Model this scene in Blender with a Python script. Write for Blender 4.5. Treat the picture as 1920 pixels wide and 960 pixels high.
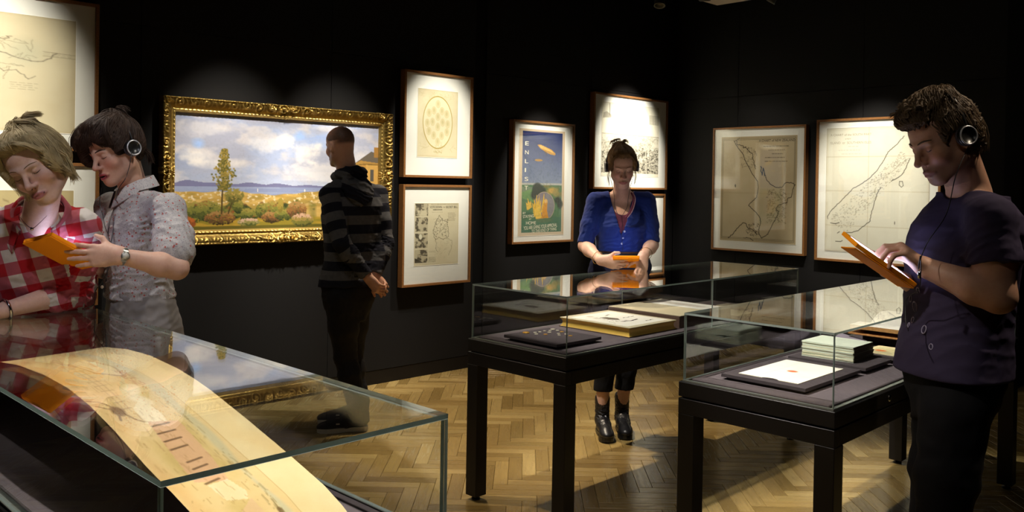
import bpy, math, random
import numpy as np
from mathutils import Vector, Matrix
random.seed(7)
rng = np.random.RandomState(11)
for o in list(bpy.data.objects): bpy.data.objects.remove(o)
SC = bpy.context.scene
COL = SC.collection
# ------------------------------------------------------------------ camera
EYE = np.array([0., 0., 1.45])
F_PX, CY = 1620.8, 359.95
YAW, PITCH, ROLL = 0.8017, -0.0083, 0.0165
FW = np.array([-math.sin(YAW)*math.cos(PITCH), math.cos(YAW)*math.cos(PITCH), math.sin(PITCH)])
_r0 = np.array([math.cos(YAW), math.sin(YAW), 0.]); _u0 = np.cross(_r0, FW)
RT = math.cos(ROLL)*_r0 + math.sin(ROLL)*_u0
UP = -math.sin(ROLL)*_r0 + math.cos(ROLL)*_u0
cam = bpy.data.cameras.new('camera'); camo = bpy.data.objects.new('camera', cam); COL.objects.link(camo)
cam.sensor_width = 36; cam.lens = F_PX/1920*36; cam.shift_y = (CY-480)/1920
cam.clip_start = .05; cam.clip_end = 60
camo.matrix_world = Matrix(((RT[0], UP[0], -FW[0], EYE[0]), (RT[1], UP[1], -FW[1], EYE[1]), (RT[2], UP[2], -FW[2], EYE[2]), (0, 0, 0, 1)))
SC.camera = camo
def P(px, py, d):
    """world point seen at a pixel of the 1920x960 frame, d metres into the room"""
    return EYE + (FW + RT*(px-960)/F_PX + UP*(CY-py)/F_PX)*d
# ------------------------------------------------------------------ world and exposure
wd = bpy.data.worlds.new('world'); SC.world = wd; wd.use_nodes = True
wd.node_tree.nodes['Background'].inputs[0].default_value = (.9, .85, .8, 1)
wd.node_tree.nodes['Background'].inputs[1].default_value = .012
SC.view_settings.view_transform = 'Standard'; SC.view_settings.look = 'None'
SC.view_settings.gamma = 1; SC.view_settings.use_curve_mapping = False
SC.view_settings.exposure = 0.25
# ------------------------------------------------------------------ lights
def v3(a): return Vector([float(x) for x in a])
WARM = (1, .83, .62); NEUT = (1, .93, .82)
def spot(pos, aim, watt, size=40, blend=.6, col=NEUT, rad=.03):
    l = bpy.data.lights.new('spot_beam', 'SPOT'); l.energy = watt; l.spot_size = math.radians(size); l.spot_blend = blend
    l.color = col; l.shadow_soft_size = rad
    o = bpy.data.objects.new('spot_beam', l); COL.objects.link(o); o.location = v3(pos)
    o.rotation_euler = (v3(aim)-v3(pos)).to_track_quat('-Z', 'Y').to_euler()
    return o
LAMPS = []
def lamp(pos, aim, watt, **k):
    LAMPS.append((np.array(pos, float), np.array(aim, float))); return spot(pos, aim, watt, **k)
LAMP_DEFS = [
  # pos, aim, watt, size, blend, colour, radius, what it lights
  ((-3.75, 1.0, 3.15), (-5.06, .98, 1.90), 300, 48, 1, NEUT, .03, 'the left chart'),
  ((-3.75, .75, 3.15), (-5.06, 1.15, .98), 170, 40, 1, NEUT, .03, 'the frame under the left chart'),
  ((-4.0, 2.45, 3.15), (-5.0, 2.50, 1.38), 260, 41, .9, NEUT, .03, 'the left half of the gilt painting'),
  ((-4.0, 3.25, 3.15), (-5.0, 3.24, 1.38), 260, 41, .9, NEUT, .03, 'the right half of the gilt painting'),
  ((-3.9, 4.1, 3.15), (-5.06, 4.12, 1.76), 230, 31, .8, NEUT, .03, 'the oval print'),
  ((-3.85, 4.35, 3.15), (-5.06, 4.13, .98), 190, 32, 1, NEUT, .03, 'the election bill'),
  ((-3.95, 5.3, 3.15), (-5.06, 5.28, 1.42), 300, 31, .7, NEUT, .03, 'the enlistment poster'),
  ((-3.95, 6.35, 3.15), (-5.06, 6.45, 1.80), 560, 37, .9, NEUT, .03, 'the city view'),
  ((-3.85, 6.0, 3.15), (-5.06, 6.75, .85), 210, 28, 1, NEUT, .03, 'the small frame in the corner'),
  ((-4.05, 6.0, 3.15), (-4.15, 7.16, 1.35), 62, 48, 1, NEUT, .03, 'the first chart on the right wall'),
  ((-3.0, 6.0, 3.15), (-3.10, 7.16, 1.38), 360, 40, .9, NEUT, .03, 'the large chart on the right wall'),
  ((-2.9, 2.1, 3.2), (-2.65, 3.45, .78), 380, 36, .7, NEUT, .03, 'the middle display case'),
  ((-2.2, 1.9, 3.2), (-1.55, 3.2, .78), 620, 27, .6, NEUT, .03, 'the right display case'),
  ((-2.0, 3.1, 3.2), (-1.62, 4.15, .8), 300, 26, .6, NEUT, .03, 'the open book in the right case'),
  ((-1.7, 1.5, 3.2), (-1.95, .85, .95), 440, 46, .7, NEUT, .03, 'the left display case'),
  ((-4.15, 3.5, 3.2), (-3.75, 3.85, 0), 330, 58, .6, WARM, .03, 'the floor behind the middle case'),
  ((-3.9, 1.9, 3.2), (-3.0, 2.25, 0), 150, 46, .7, WARM, .03, 'the floor by the left case'),
  ((-.6, 1.2, 3.2), (-1.75, 2.35, 0), 90, 34, .8, WARM, .03, 'the floor before the right case'),
  ((-2.35, 1.9, 3.2), (-3.1, 1.25, 1.25), 80, 30, .8, NEUT, .03, 'the two women on the left'),
  ((-3.75, .5, 3.2), (-3.05, .85, 1.5), 90, 30, .8, NEUT, .03, 'the fair haired woman'),
  ((-1.5, .1, 3.2), (-3.0, .95, 1.40), 85, 26, .8, (.86, .88, 1), .05, 'the faces of the two women on the left, added as unseen fill'),  # added cool fill to brighten both faces, fitting out of view
  ((-.2, 3.4, 3.2), (-.9, 2.75, 1.4), 110, 34, .8, WARM, .03, 'the man by the right case'),
  ((-1.9, .7, 3.2), (-1.2, 2.45, 1.22), 130, 14, .8, NEUT, .03, 'the tablet of the man by the right case, added as unseen fill'),  # narrow fill added to brighten the orange folio
  ((-2.6, 5.2, 3.2), (-3.1, 3.9, 1.5), 26, 34, .8, NEUT, .03, 'the woman in blue from behind, added as unseen fill'),  # person fill added to lift her hair and shoulders
  ((-3.3, 1.5, 3.2), (-4.3, 2.9, 1.3), 16, 34, .8, NEUT, .03, 'the man in the striped top, added as unseen fill'),  # unseen weak fill added for this figure
  ((-.6, .6, 3.2), (-2.2, 2.6, .9), 24, 70, 1, NEUT, .05, 'the middle of the room, added as ambient fill'),  # wide weak spot added for general ambient light
]
for a in LAMP_DEFS: lamp(a[0], a[1], a[2], size=a[3], blend=a[4], col=a[5], rad=a[6])
# ------------------------------------------------------------------ object helpers
def obj(name, me, mat=None, parent=None):
    if isinstance(me, MB): me = me.mesh(name, mat)
    elif mat is not None and not me.materials:
        for m in (mat if isinstance(mat, (list, tuple)) else [mat]): me.materials.append(m)
    o = bpy.data.objects.new(name, me); COL.objects.link(o)
    if parent is not None: o.parent = parent
    return o
def empty(name, loc=(0, 0, 0), rz=0, label=None, cat=None, group=None, parent=None):
    o = bpy.data.objects.new(name, None); COL.objects.link(o); o.location = v3(loc); o.rotation_euler = (0, 0, rz); o.empty_display_size = .1
    if parent is not None: o.parent = parent
    tag(o, label, cat, group); return o
def tag(o, label=None, cat=None, group=None, kind=None):
    if label: o['label'] = label
    if cat: o['category'] = cat
    if group: o['group'] = group
    if kind: o['kind'] = kind
    return o
def copy_tree(o, parent=None):
    c = o.copy(); COL.objects.link(c); c.parent = parent
    for ch in [x for x in COL.objects if x.parent == o]: copy_tree(ch, c)
    return c
class MB:
    def __init__(s): s.v = []; s.f = []; s.mi = []; s.sm = []
    def add(s, vs, fs, mi=0, smooth=False):
        b = len(s.v); s.v += [tuple(map(float, v)) for v in vs]
        for f in fs: s.f.append(tuple(i+b for i in f)); s.mi.append(mi); s.sm.append(smooth)
        return s
    def box(s, a, b, mi=0, bev=0, R=None, T=(0, 0, 0)):
        (x0, y0, z0), (x1, y1, z1) = a, b
        if bev <= 0:
            vs = [(x0, y0, z0), (x1, y0, z0), (x1, y1, z0), (x0, y1, z0), (x0, y0, z1), (x1, y0, z1), (x1, y1, z1), (x0, y1, z1)]
            fs = [(0, 3, 2, 1), (4, 5, 6, 7), (0, 1, 5, 4), (1, 2, 6, 5), (2, 3, 7, 6), (3, 0, 4, 7)]
        else:
            vs = []; idx = {}
            def vid(p):
                if p not in idx: idx[p] = len(vs); vs.append(p)
                return idx[p]
            c = [(x0, x1), (y0, y1), (z0, z1)]; fs = []
            def corner(sx, sy, sz, ax):
                p = []
                for k, sg in enumerate((sx, sy, sz)):
                    e = c[k][1] if sg > 0 else c[k][0]
                    p.append(e if k == ax else e - sg*bev)
                return vid(tuple(round(q, 6) for q in p))
            for ax in range(3):
                o1, o2 = (ax+1) % 3, (ax+2) % 3
                for sg in (-1, 1):
                    q = []
                    for a1, a2 in ((-1, -1), (1, -1), (1, 1), (-1, 1)):
                        t = [0, 0, 0]; t[ax] = sg; t[o1] = a1; t[o2] = a2; q.append(corner(*t, ax))
                    fs.append(q if sg > 0 else q[::-1])
            for ax in range(3):
                o1, o2 = (ax+1) % 3, (ax+2) % 3
                for a1 in (-1, 1):
                    for a2 in (-1, 1):
                        q = []
                        for sg, fa in ((-1, o1), (1, o1), (1, o2), (-1, o2)):
                            t = [0, 0, 0]; t[ax] = sg; t[o1] = a1; t[o2] = a2; q.append(corner(*t, fa))
                        fs.append(q if a1*a2 < 0 else q[::-1])
            for sx in (-1, 1):
                for sy in (-1, 1):
                    for sz in (-1, 1):
                        q = [corner(sx, sy, sz, 0), corner(sx, sy, sz, 1), corner(sx, sy, sz, 2)]
                        fs.append(q if sx*sy*sz > 0 else q[::-1])
        if R is not None: vs = [tuple(np.array(R) @ np.array(v) + np.array(T)) for v in vs]
        elif any(T): vs = [tuple(np.array(v)+np.array(T)) for v in vs]
        return s.add(vs, fs, mi)
    def tube(s, pts, rad, n=8, mi=0, cap=True, closed=False):
        pts = [np.array(p, float) for p in pts]; m = len(pts)
        rad = [rad]*m if np.isscalar(rad) else list(rad)
        vs = []; prev = None
        for i, p in enumerate(pts):
            a = pts[(i-1) % m] if (i > 0 or closed) else p; b = pts[(i+1) % m] if (i < m-1 or closed) else p
            t = b-a; t = t/(np.linalg.norm(t)+1e-12)
            if prev is None:
                h = np.array([0, 0, 1.]) if abs(t[2]) < .9 else np.array([1., 0, 0]); x = np.cross(h, t)
            else: x = prev - t*(prev@t)
            x = x/(np.linalg.norm(x)+1e-12); prev = x; y = np.cross(t, x)
            for k in range(n):
                q = 2*math.pi*k/n; vs.append(p + rad[i]*(math.cos(q)*x+math.sin(q)*y))
        fs = []
        for i in range(m if closed else m-1):
            j = (i+1) % m
            for k in range(n): fs.append((i*n+k, i*n+(k+1) % n, j*n+(k+1) % n, j*n+k))
        s.add(vs, fs, mi, True)
        if cap and not closed: s.add(vs[:n], [tuple(range(n))[::-1]], mi); s.add(vs[-n:], [tuple(range(n))], mi)
        return s
    def lathe(s, prof, org=(0, 0, 0), ax=(0, 0, 1), n=20, mi=0):
        ax = np.array(ax, float); ax /= np.linalg.norm(ax); org = np.array(org, float)
        h = np.array([0, 0, 1.]) if abs(ax[2]) < .9 else np.array([1., 0, 0]); x = np.cross(h, ax); x /= np.linalg.norm(x); y = np.cross(ax, x)
        vs = []
        for r, z in prof:
            for k in range(n):
                q = 2*math.pi*k/n; vs.append(org+ax*z+r*(math.cos(q)*x+math.sin(q)*y))
        fs = [(i*n+k, i*n+(k+1) % n, (i+1)*n+(k+1) % n, (i+1)*n+k) for i in range(len(prof)-1) for k in range(n)]
        return s.add(vs, fs, mi, True)
    def quad(s, a, b, c, d, mi=0): return s.add([a, b, c, d], [(0, 1, 2, 3)], mi)
    def mesh(s, name, mats=None):
        me = bpy.data.meshes.new(name); me.from_pydata(s.v, [], s.f)
        if mats is not None:
            for m in (mats if isinstance(mats, (list, tuple)) else [mats]): me.materials.append(m)
        me.polygons.foreach_set('material_index', s.mi); me.polygons.foreach_set('use_smooth', s.sm); me.update()
        return me
def np_mesh(name, V, Q, mat=None, smooth=True, cols=None, attrs=None, mi=None):
    me = bpy.data.meshes.new(name); V = np.asarray(V, np.float32); Q = np.asarray(Q, np.int32); k = Q.shape[1]
    me.vertices.add(len(V)); me.vertices.foreach_set('co', V.ravel())
    me.loops.add(Q.size); me.loops.foreach_set('vertex_index', Q.ravel())
    me.polygons.add(len(Q)); me.polygons.foreach_set('loop_start', np.arange(0, Q.size, k, dtype=np.int32))
    try: me.polygons.foreach_set('loop_total', np.full(len(Q), k, np.int32))
    except Exception: pass
    if mat is not None:
        for m in (mat if isinstance(mat, (list, tuple)) else [mat]): me.materials.append(m)
    if mi is not None: me.polygons.foreach_set('material_index', np.asarray(mi, np.int32))
    me.update(calc_edges=True)
    me.polygons.foreach_set('use_smooth', np.full(len(Q), smooth, bool))
    if cols is not None:
        c = me.color_attributes.new('Col', 'FLOAT_COLOR', 'POINT'); a = np.ones((len(V), 4), np.float32); a[:, :3] = cols; c.data.foreach_set('color', a.ravel())
    for n, a in (attrs or {}).items():
        t = me.attributes.new(n, 'FLOAT_VECTOR', 'POINT' if len(a) == len(V) else 'CORNER'); t.data.foreach_set('vector', np.asarray(a, np.float32).ravel())
    me.update(); return me
# ------------------------------------------------------------------ material helpers
def lin(c):
    c = np.asarray(c, float); return np.where(c <= .04045, c/12.92, ((c+.055)/1.055)**2.4)
def hexc(h): return tuple(lin([int(h[i:i+2], 16)/255 for i in (0, 2, 4)]))
class NT:
    def __init__(s, name):
        s.m = bpy.data.materials.new(name); s.m.use_nodes = True; s.t = s.m.node_tree; s.b = s.t.nodes['Principled BSDF']; s.out = s.t.nodes['Material Output']
    def n(s, typ, **k):
        x = s.t.nodes.new(typ); ins = k.pop('ins', {})
        for a, v in k.items(): setattr(x, a, v)
        for a, v in ins.items():
            if hasattr(v, 'is_output') or isinstance(v, bpy.types.NodeSocket): s.t.links.new(v, x.inputs[a])
            else: x.inputs[a].default_value = v
        return x
    def l(s, a, b): s.t.links.new(a, b)
    def math(s, op, a, b=None, c=None):
        x = s.n('ShaderNodeMath', operation=op)
        for i, v in enumerate((a, b, c)):
            if v is None: continue
            if isinstance(v, bpy.types.NodeSocket): s.l(v, x.inputs[i])
            else: x.inputs[i].default_value = v
        return x.outputs[0]
    def mix(s, f, a, b, blend='MIX'):
        x = s.n('ShaderNodeMix', data_type='RGBA', blend_type=blend)
        for sk, v in ((0, f), (6, a), (7, b)):
            if isinstance(v, bpy.types.NodeSocket): s.l(v, x.inputs[sk])
            elif sk == 0: x.inputs[0].default_value = v
            else: x.inputs[sk].default_value = (*v[:3], 1)
        return x.outputs[2]
    def ramp(s, f, stops):
        x = s.n('ShaderNodeValToRGB'); s.l(f, x.inputs[0]); e = x.color_ramp.elements
        while len(e) < len(stops): e.new(.5)
        for i, (p, c) in enumerate(stops): e[i].position = p; e[i].color = (*c[:3], 1) if not np.isscalar(c) else (c, c, c, 1)
        return x.outputs[0]
    def noise(s, scale, detail=3, rough=.5, vec=None, dist=0):
        x = s.n('ShaderNodeTexNoise', ins={'Scale': scale, 'Detail': detail, 'Roughness': rough, 'Distortion': dist})
        s.l(vec if vec is not None else s.coord(), x.inputs['Vector']); return x.outputs[0]
    def coord(s, w='Object'):
        if not hasattr(s, '_tc'): s._tc = s.n('ShaderNodeTexCoord')
        return s._tc.outputs[w]
    def bump(s, h, strength=.3, dist=.002):
        x = s.n('ShaderNodeBump', ins={'Strength': strength, 'Distance': dist}); s.l(h, x.inputs['Height']); s.l(x.outputs[0], s.b.inputs['Normal'])
    def base(s, c=None, rough=None, metal=None, spec=None, coat=None, sub=None):
        for k, v in (('Base Color', c), ('Roughness', rough), ('Metallic', metal), ('Specular IOR Level', spec), ('Coat Weight', coat), ('Subsurface Weight', sub)):
            if v is None: continue
            if isinstance(v, bpy.types.NodeSocket): s.l(v, s.b.inputs[k])
            elif k == 'Base Color': s.b.inputs[k].default_value = (*v[:3], 1)
            else: s.b.inputs[k].default_value = v
        return s
def plain(name, c, rough=.5, metal=0, spec=.5, bumps=None, var=.0, vs=30):
    t = NT(name); c = tuple(c)
    if var:
        n = t.noise(vs, 4); t.base(t.mix(n, [x*(1-var) for x in c], [min(1, x*(1+var)) for x in c]), rough, metal, spec)
    else: t.base(c, rough, metal, spec)
    if bumps: t.bump(t.noise(bumps[0], 3), bumps[1], bumps[2] if len(bumps) > 2 else .002)
    return t.m
def wood(name, c1, c2, sc=(1, 12, 12), rough=.4):
    t = NT(name); mp = t.n('ShaderNodeMapping', ins={'Scale': sc}); t.l(t.coord(), mp.inputs[0])
    n = t.noise(9, 6, .6, mp.outputs[0], 1.5); t.base(t.ramp(n, [(.3, c1), (.7, c2)]), rough); t.bump(n, .15, .001); return t.m
M = {}
M['wall'] = plain('charcoal_wall', hexc('151414'), .7, spec=.25, bumps=(240, .12, .001), var=.06, vs=3)
M['black'] = plain('black_lacquer', hexc('131112'), .42, spec=.35, bumps=(160, .05, .001))
M['dark_ceiling'] = plain('black_paint', hexc('161616'), .9, spec=.1, var=.1)
M['oak'] = wood('oak_frame_wood', hexc('6c4727'), hexc('95673a'), (14, 14, 14))
M['oak'].node_tree.nodes['Principled BSDF'].inputs['Specular IOR Level'].default_value = .3
M['mat'] = plain('mount_board', hexc('efebe2'), .9, spec=.1, bumps=(900, .05, .0005))
M['fabric'] = plain('grey_display_cloth', hexc('645b60'), .95, spec=.1, bumps=(1400, .35, .0008), var=.12, vs=900)
M['board'] = plain('dark_grey_board', hexc('4a4347'), .9, spec=.1, bumps=(1400, .3, .0006), var=.1, vs=700)
M['steel'] = plain('brushed_steel', hexc('b8b6b0'), .3, 1)
M['chrome'] = plain('chrome', hexc('d8d8dc'), .12, 1); M['satin'] = plain('satin_silver', hexc('cfcfd2'), .35, .6)
M['rubber'] = plain('black_plastic', hexc('151515'), .35, spec=.5)
def vcol_mat(name, rough=.85, spec=.15, bumps=None):
    t = NT(name); a = t.n('ShaderNodeVertexColor', layer_name='Col'); t.base(a.outputs[0], rough, spec=spec)
    if bumps: t.bump(t.noise(bumps[0], 3), bumps[1], bumps[2])
    return t.m
M['print'] = vcol_mat('printed_paper'); M['oil'] = vcol_mat('oil_paint', .55, .3, (350, .2, .0006))
def glass_mat():
    t = NT('clear_glass'); g = t.n('ShaderNodeNewGeometry'); d = t.n('ShaderNodeVectorMath', operation='DOT_PRODUCT')
    t.l(g.outputs['Normal'], d.inputs[0]); t.l(g.outputs['Incoming'], d.inputs[1])
    c = t.math('ABSOLUTE', d.outputs['Value']); f = t.math('POWER', t.math('SUBTRACT', 1., c), 5.)
    f = t.math('MULTIPLY_ADD', f, .93, .045)
    tr = t.n('ShaderNodeBsdfTransparent', ins={'Color': (.975, .985, .98, 1)}); gl = t.n('ShaderNodeBsdfGlossy', ins={'Color': (1, 1, 1, 1), 'Roughness': .0})
    m = t.n('ShaderNodeMixShader'); t.l(f, m.inputs[0]); t.l(tr.outputs[0], m.inputs[1]); t.l(gl.outputs[0], m.inputs[2]); t.l(m.outputs[0], t.out.inputs[0])
    t.t.nodes.remove(t.b); return t.m
M['glass'] = glass_mat()
t = NT('glass_cut_edge'); t.base(hexc('8a9492'), .12, spec=.8); tl_ = t.n('ShaderNodeBsdfTranslucent', ins={'Color': (*hexc('8aa09a'), 1)}); mx_ = t.n('ShaderNodeMixShader', ins={0: .22}); t.l(t.b.outputs[0], mx_.inputs[1]); t.l(tl_.outputs[0], mx_.inputs[2]); t.l(mx_.outputs[0], t.out.inputs[0]); M['glass_edge'] = t.m
t = NT('gilded_frame'); a = t.n('ShaderNodeVertexColor', layer_name='Col'); n = t.noise(60, 4)
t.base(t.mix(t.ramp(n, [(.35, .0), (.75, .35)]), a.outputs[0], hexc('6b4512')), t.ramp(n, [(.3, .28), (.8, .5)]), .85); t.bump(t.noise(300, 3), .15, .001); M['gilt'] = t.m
# ------------------------------------------------------------------ room shell
WX, WY, HT = -5.12, 7.213, 3.4
JZ = 2.34
floor = tag(obj('floor', MB().box((-5.6, -2.2, -.12), (3.2, 10.4, -.012)), plain('floor_screed', hexc('2a1c0c'), .9)), kind='structure')
ceil_ = tag(obj('ceiling', MB().box((-5.6, -2.2, HT), (3.2, 10.4, HT+.1)), M['dark_ceiling']), kind='structure')
wl = tag(obj('wall_left', MB().box((WX-.2, -2.2, 0), (WX-.018, 7.4, HT)), M['dark_ceiling']), kind='structure')
wr = tag(obj('wall_right', MB().box((-5.3, WY+.018, 0), (-2.08, WY+.2, HT)), M['dark_ceiling']), kind='structure')
# board panels with open joints; a dark slot at 4.537-4.651 on the left wall
ys = [-2.2, -1.63, -.44, .75, 1.94, 3.22, 4.537, None, 4.651, 5.93, 7.21]
G = .0015
for i in range(len(ys)-1):
    if ys[i] is None or ys[i+1] is None: continue
    for z0, z1 in ((.10, JZ), (JZ, HT)):
        obj('panel', MB().box((WX-.016, ys[i]+G, z0+G), (WX, ys[i+1]-G, z1-G), bev=.0012), M['wall'], wl)
xs = [-5.12, -4.4, -3.2, -2.08]
for i in range(3):
    for z0, z1 in ((.10, JZ-.02), (JZ-.02, HT)):
        obj('panel', MB().box((xs[i]+G, WY, z0+G), (xs[i+1]-G, WY+.016, z1-G), bev=.0012), M['wall'], wr)
tag(obj('baseboard_left', MB().box((WX-.016, -2.2, 0), (WX-.004, 7.2, .098)), M['black']), kind='structure')
tag(obj('baseboard_right', MB().box((-5.12, WY+.004, 0), (-2.08, WY+.016, .098)), M['black']), kind='structure')
# end of the right wall and the dark bay beyond it
tag(obj('wall_beyond', MB().box((-5.6, 9.6, 0), (3.2, 9.75, HT)), M['wall']), kind='structure')
tag(obj('trim_1', MB().box((-2.10, WY-.03, 0), (-1.98, WY+.22, HT)), M['dark_ceiling']), kind='structure')
tag(obj('wall_near', MB().box((-5.6, -2.3, 0), (3.2, -2.2, HT)), M['wall']), kind='structure')
tag(obj('wall_far_side', MB().box((3.2, -2.2, 0), (3.3, 9.75, HT)), M['wall']), kind='structure')
# ---- herringbone parquet
t = NT('oak_parquet')
oi = t.n('ShaderNodeObjectInfo'); at = t.n('ShaderNodeAttribute', attribute_name='rnd'); lc = t.n('ShaderNodeAttribute', attribute_name='lc')
r_ = t.math('FRACT', t.math('ADD', oi.outputs['Random'], at.outputs['Fac']))
mp = t.n('ShaderNodeMapping', ins={'Scale': (2.5, 38, 1)}); cb = t.n('ShaderNodeCombineXYZ'); t.l(t.math('MULTIPLY', r_, 37.), cb.inputs[2])
ad = t.n('ShaderNodeVectorMath', operation='ADD'); t.l(lc.outputs['Vector'], mp.inputs[0]); t.l(mp.outputs[0], ad.inputs[0]); t.l(cb.outputs[0], ad.inputs[1])
gr = t.noise(2.2, 6, .65, ad.outputs[0], .6)
base = t.ramp(r_, [(0, hexc('88703f')), (.3, hexc('a18650')), (.55, hexc('b0955c')), (.8, hexc('c0a66c')), (1, hexc('927a46'))])
c = t.mix(t.ramp(gr, [(.35, .0), (.75, .55)]), base, hexc('64502c'))
t.base(c, t.ramp(gr, [(.3, .2), (.8, .34)]), spec=.5); t.bump(gr, .12, .0008); M['parquet'] = t.m
PL, PW, PG = .35, .07, .0006
def plank_geo(x0, x1, y0, y1):
    v = []
    for (bx, z) in ((0, -.012), (0, -.0015), (.0012, 0)):
        for a, b in ((x0+PG+bx, y0+PG+bx), (x1-PG-bx, y0+PG+bx), (x1-PG-bx, y1-PG-bx), (x0+PG+bx, y1-PG-bx)): v.append((a, b, z))
    f = [(8, 9, 10, 11)]
    for k in (0, 1):
        for i in range(4): j = (i+1) % 4; f.append((k*4+i, k*4+j, k*4+4+j, k*4+4+i))
    return v, f
ang = YAW+.0   # boards lie square to and along the line of sight, 45 degrees to the walls
ca, sa = math.cos(math.radians(45)), math.sin(math.radians(45))
def f2w(x, y): return (x*ca-y*sa-2.5, x*sa+y*ca+3.)
pl = []
for k in range(-130, 131):
    for m in range(-22, 23):
        ox, oy = k*PW+m*PL, k*PW-m*PL
        for V in (0, 1):
            cx, cy = (ox+PL/2, oy+PW/2) if not V else (ox+PW/2, oy+PW+PL/2)
            w = f2w(cx, cy)
            if -5.2 < w[0] < 3.1 and -2.1 < w[1] < 9.7 and not (w[1] > 7.3 and w[0] < -2.1):
                d = (np.array([w[0], w[1], 0])-EYE)
                dz = d@FW; px = 960+F_PX*(d@RT)/max(dz, .01); py = CY-F_PX*(d@UP)/max(dz, .01)
                seen = dz > .5 and -30 < px < 1950 and py < 990
                if seen and px < 560 and py > 820: seen = False
                pl.append((0 if seen else 1, dz, w, V))
pl.sort(key=lambda q: (q[0], q[1]))
v, f = plank_geo(-PL/2, PL/2, -PW/2, PW/2); V0 = np.array(v); F0 = np.array(f)
pm = np_mesh('plank', V0, F0, M['parquet'], False, attrs={'lc': V0})
for s_, dz, w, V in pl[:300]:
    o = obj('plank', pm, None, floor); o.location = (w[0], w[1], 0); o.rotation_euler = (0, 0, math.radians(45)+(math.pi/2 if V else 0) + (math.pi if rng.rand() < .5 else 0))
rest = pl[300:]; VV = []; FF = []; LC = []; RN = []
for i, (s_, dz, w, V) in enumerate(rest):
    a = math.radians(45)+(math.pi/2 if V else 0); c_, s2 = math.cos(a), math.sin(a)
    q = V0.copy(); q[:, 0] = V0[:, 0]*c_-V0[:, 1]*s2+w[0]; q[:, 1] = V0[:, 0]*s2+V0[:, 1]*c_+w[1]
    VV.append(q); FF.append(F0+i*len(V0)); LC.append(V0); RN.append(np.full(len(V0), rng.rand()))
me = np_mesh('parquet_blocks', np.vstack(VV), np.vstack(FF), M['parquet'], False, attrs={'lc': np.vstack(LC)})
ra = me.attributes.new('rnd', 'FLOAT', 'POINT'); ra.data.foreach_set('value', np.concatenate(RN).astype(np.float32))
tag(obj('parquet_blocks', me, None, floor), kind='stuff')
# ---- lamps on ceiling tracks, added fill spots among them (their own beams are set above)
def make_spot(pos, aim):
    pos = v3(pos); d = (v3(aim)-pos).normalized(); b = pos - d*.02
    return b, d
body = MB().lathe([(.0, -.13), (.036, -.13), (.04, -.125), (.04, -.02), (.045, 0), (.045, .02), (.041, .02), (.041, .0), (.0, -.005)], n=20)
bm_ = body.mesh('lamp_body', plain('black_powder_coat', hexc('1c1b1a'), .5))
stem_m = MB().box((-.012, -.012, 0), (.012, .012, HT-3.2-.02)).tube([(0, 0, 0), (0, 0, -.06)], .008, 8).mesh('stem', M['rubber'])
arm_m = MB().box((-.046, -.008, -.07), (-.042, .008, .0)).box((.042, -.008, -.07), (.046, .008, 0)).box((-.046, -.008, 0), (.046, .008, .004)).mesh('bracket', M['rubber'])
for (p, a), wh in zip(LAMPS, [q[7] for q in LAMP_DEFS]):
    e = empty('ceiling_spotlight', p, 0, 'black cylindrical ceiling spotlight aimed at '+wh, 'spotlight', 'ceiling spotlights')
    b, d = make_spot(p, a)
    o = obj('lamp_body', bm_, None, e); o.rotation_euler = d.to_track_quat('Z', 'Y').to_euler(); o.location = -d*.03
    o = obj('stem', stem_m, None, e); o.location = (0, 0, HT-p[2]-(HT-3.2-.02))
    o = obj('bracket', arm_m, None, e); o.location = (0, 0, .09)
# pale hanging fitting with its three small heads, seen at the top of the photograph
c0 = P(1362, -6, 5.6)
e = empty('hanging_light_fitting', c0, 0, 'pale square light fitting hanging near the ceiling, with small dark spot heads', 'light fitting')
cream = plain('cream_enamel', hexc('b9ab92'), .5)
obj('canopy', MB().box((-.2, -.2, 0), (.2, .2, .05), bev=.01), cream, e)
obj('rod', MB().tube([(0, 0, .05), (0, 0, HT-c0[2])], .008, 8), M['rubber'], e)
hm = MB().lathe([(0, 0), (.028, 0), (.034, .01), (.034, .11), (.038, .12), (.03, .118), (.03, .1), (0, .1)], n=18).mesh('spot_head', plain('bronze_metal', hexc('55503f'), .4, .6))
am = MB().tube([(0, 0, .06), (0, 0, 0)], .006, 6).mesh('head_arm', M['rubber'])
for (px, py), ax in (((1237, 6), (.2, -.3, -1)), ((1322, -4), (-.1, .1, -1)), ((1446, -2), (-.6, -.2, -1))):
    q = P(px, py, 5.6)-c0; h = obj('spot_head', hm, None, e); h.location = v3(q)-v3(ax).normalized()*.1; h.rotation_euler = v3(ax).to_track_quat('Z', 'Y').to_euler()
    s_ = np.array(q); s_[2] += .1
    obj('head_arm', MB().tube([s_, (s_[0]*.6, s_[1]*.6, .02)], .007, 6), M['rubber'], e)
# exhibit in the bay beyond
e = empty('red_exhibit_plinth', (-1.7, 8.9, 0), 0, 'dark red low plinth with black and white edge beyond the right wall', 'plinth')
obj('plinth_body', MB().box((-.5, -.2, 0), (.9, .3, .86), bev=.006), plain('dark_red_paint', hexc('7d0c12'), .5), e)
obj('top_slab', MB().box((-.5, -.22, .86), (.9, .32, .89), bev=.003), plain('white_edge', hexc('a8a49c'), .5), e)
obj('base_slab', MB().box((-.5, -.22, .895), (.9, .32, .925), bev=.003), M['black'], e)
obj('cover_slab', MB().box((-.5, -.22, .925), (.9, .32, .94), bev=.003), plain('white_edge_b', hexc('a8a49c'), .5), e)
e = empty('red_zigzag_panel', (-1.3, 9.52, 1.9), 0, 'black panel with a dark red zigzag stripe on the wall beyond', 'wall panel')
obj('backing', MB().box((-.8, 0, -.6), (.9, .06, .6), bev=.004), M['black'], e)
red = plain('red_stripe_paint', hexc('6b0a12'), .6)
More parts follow.
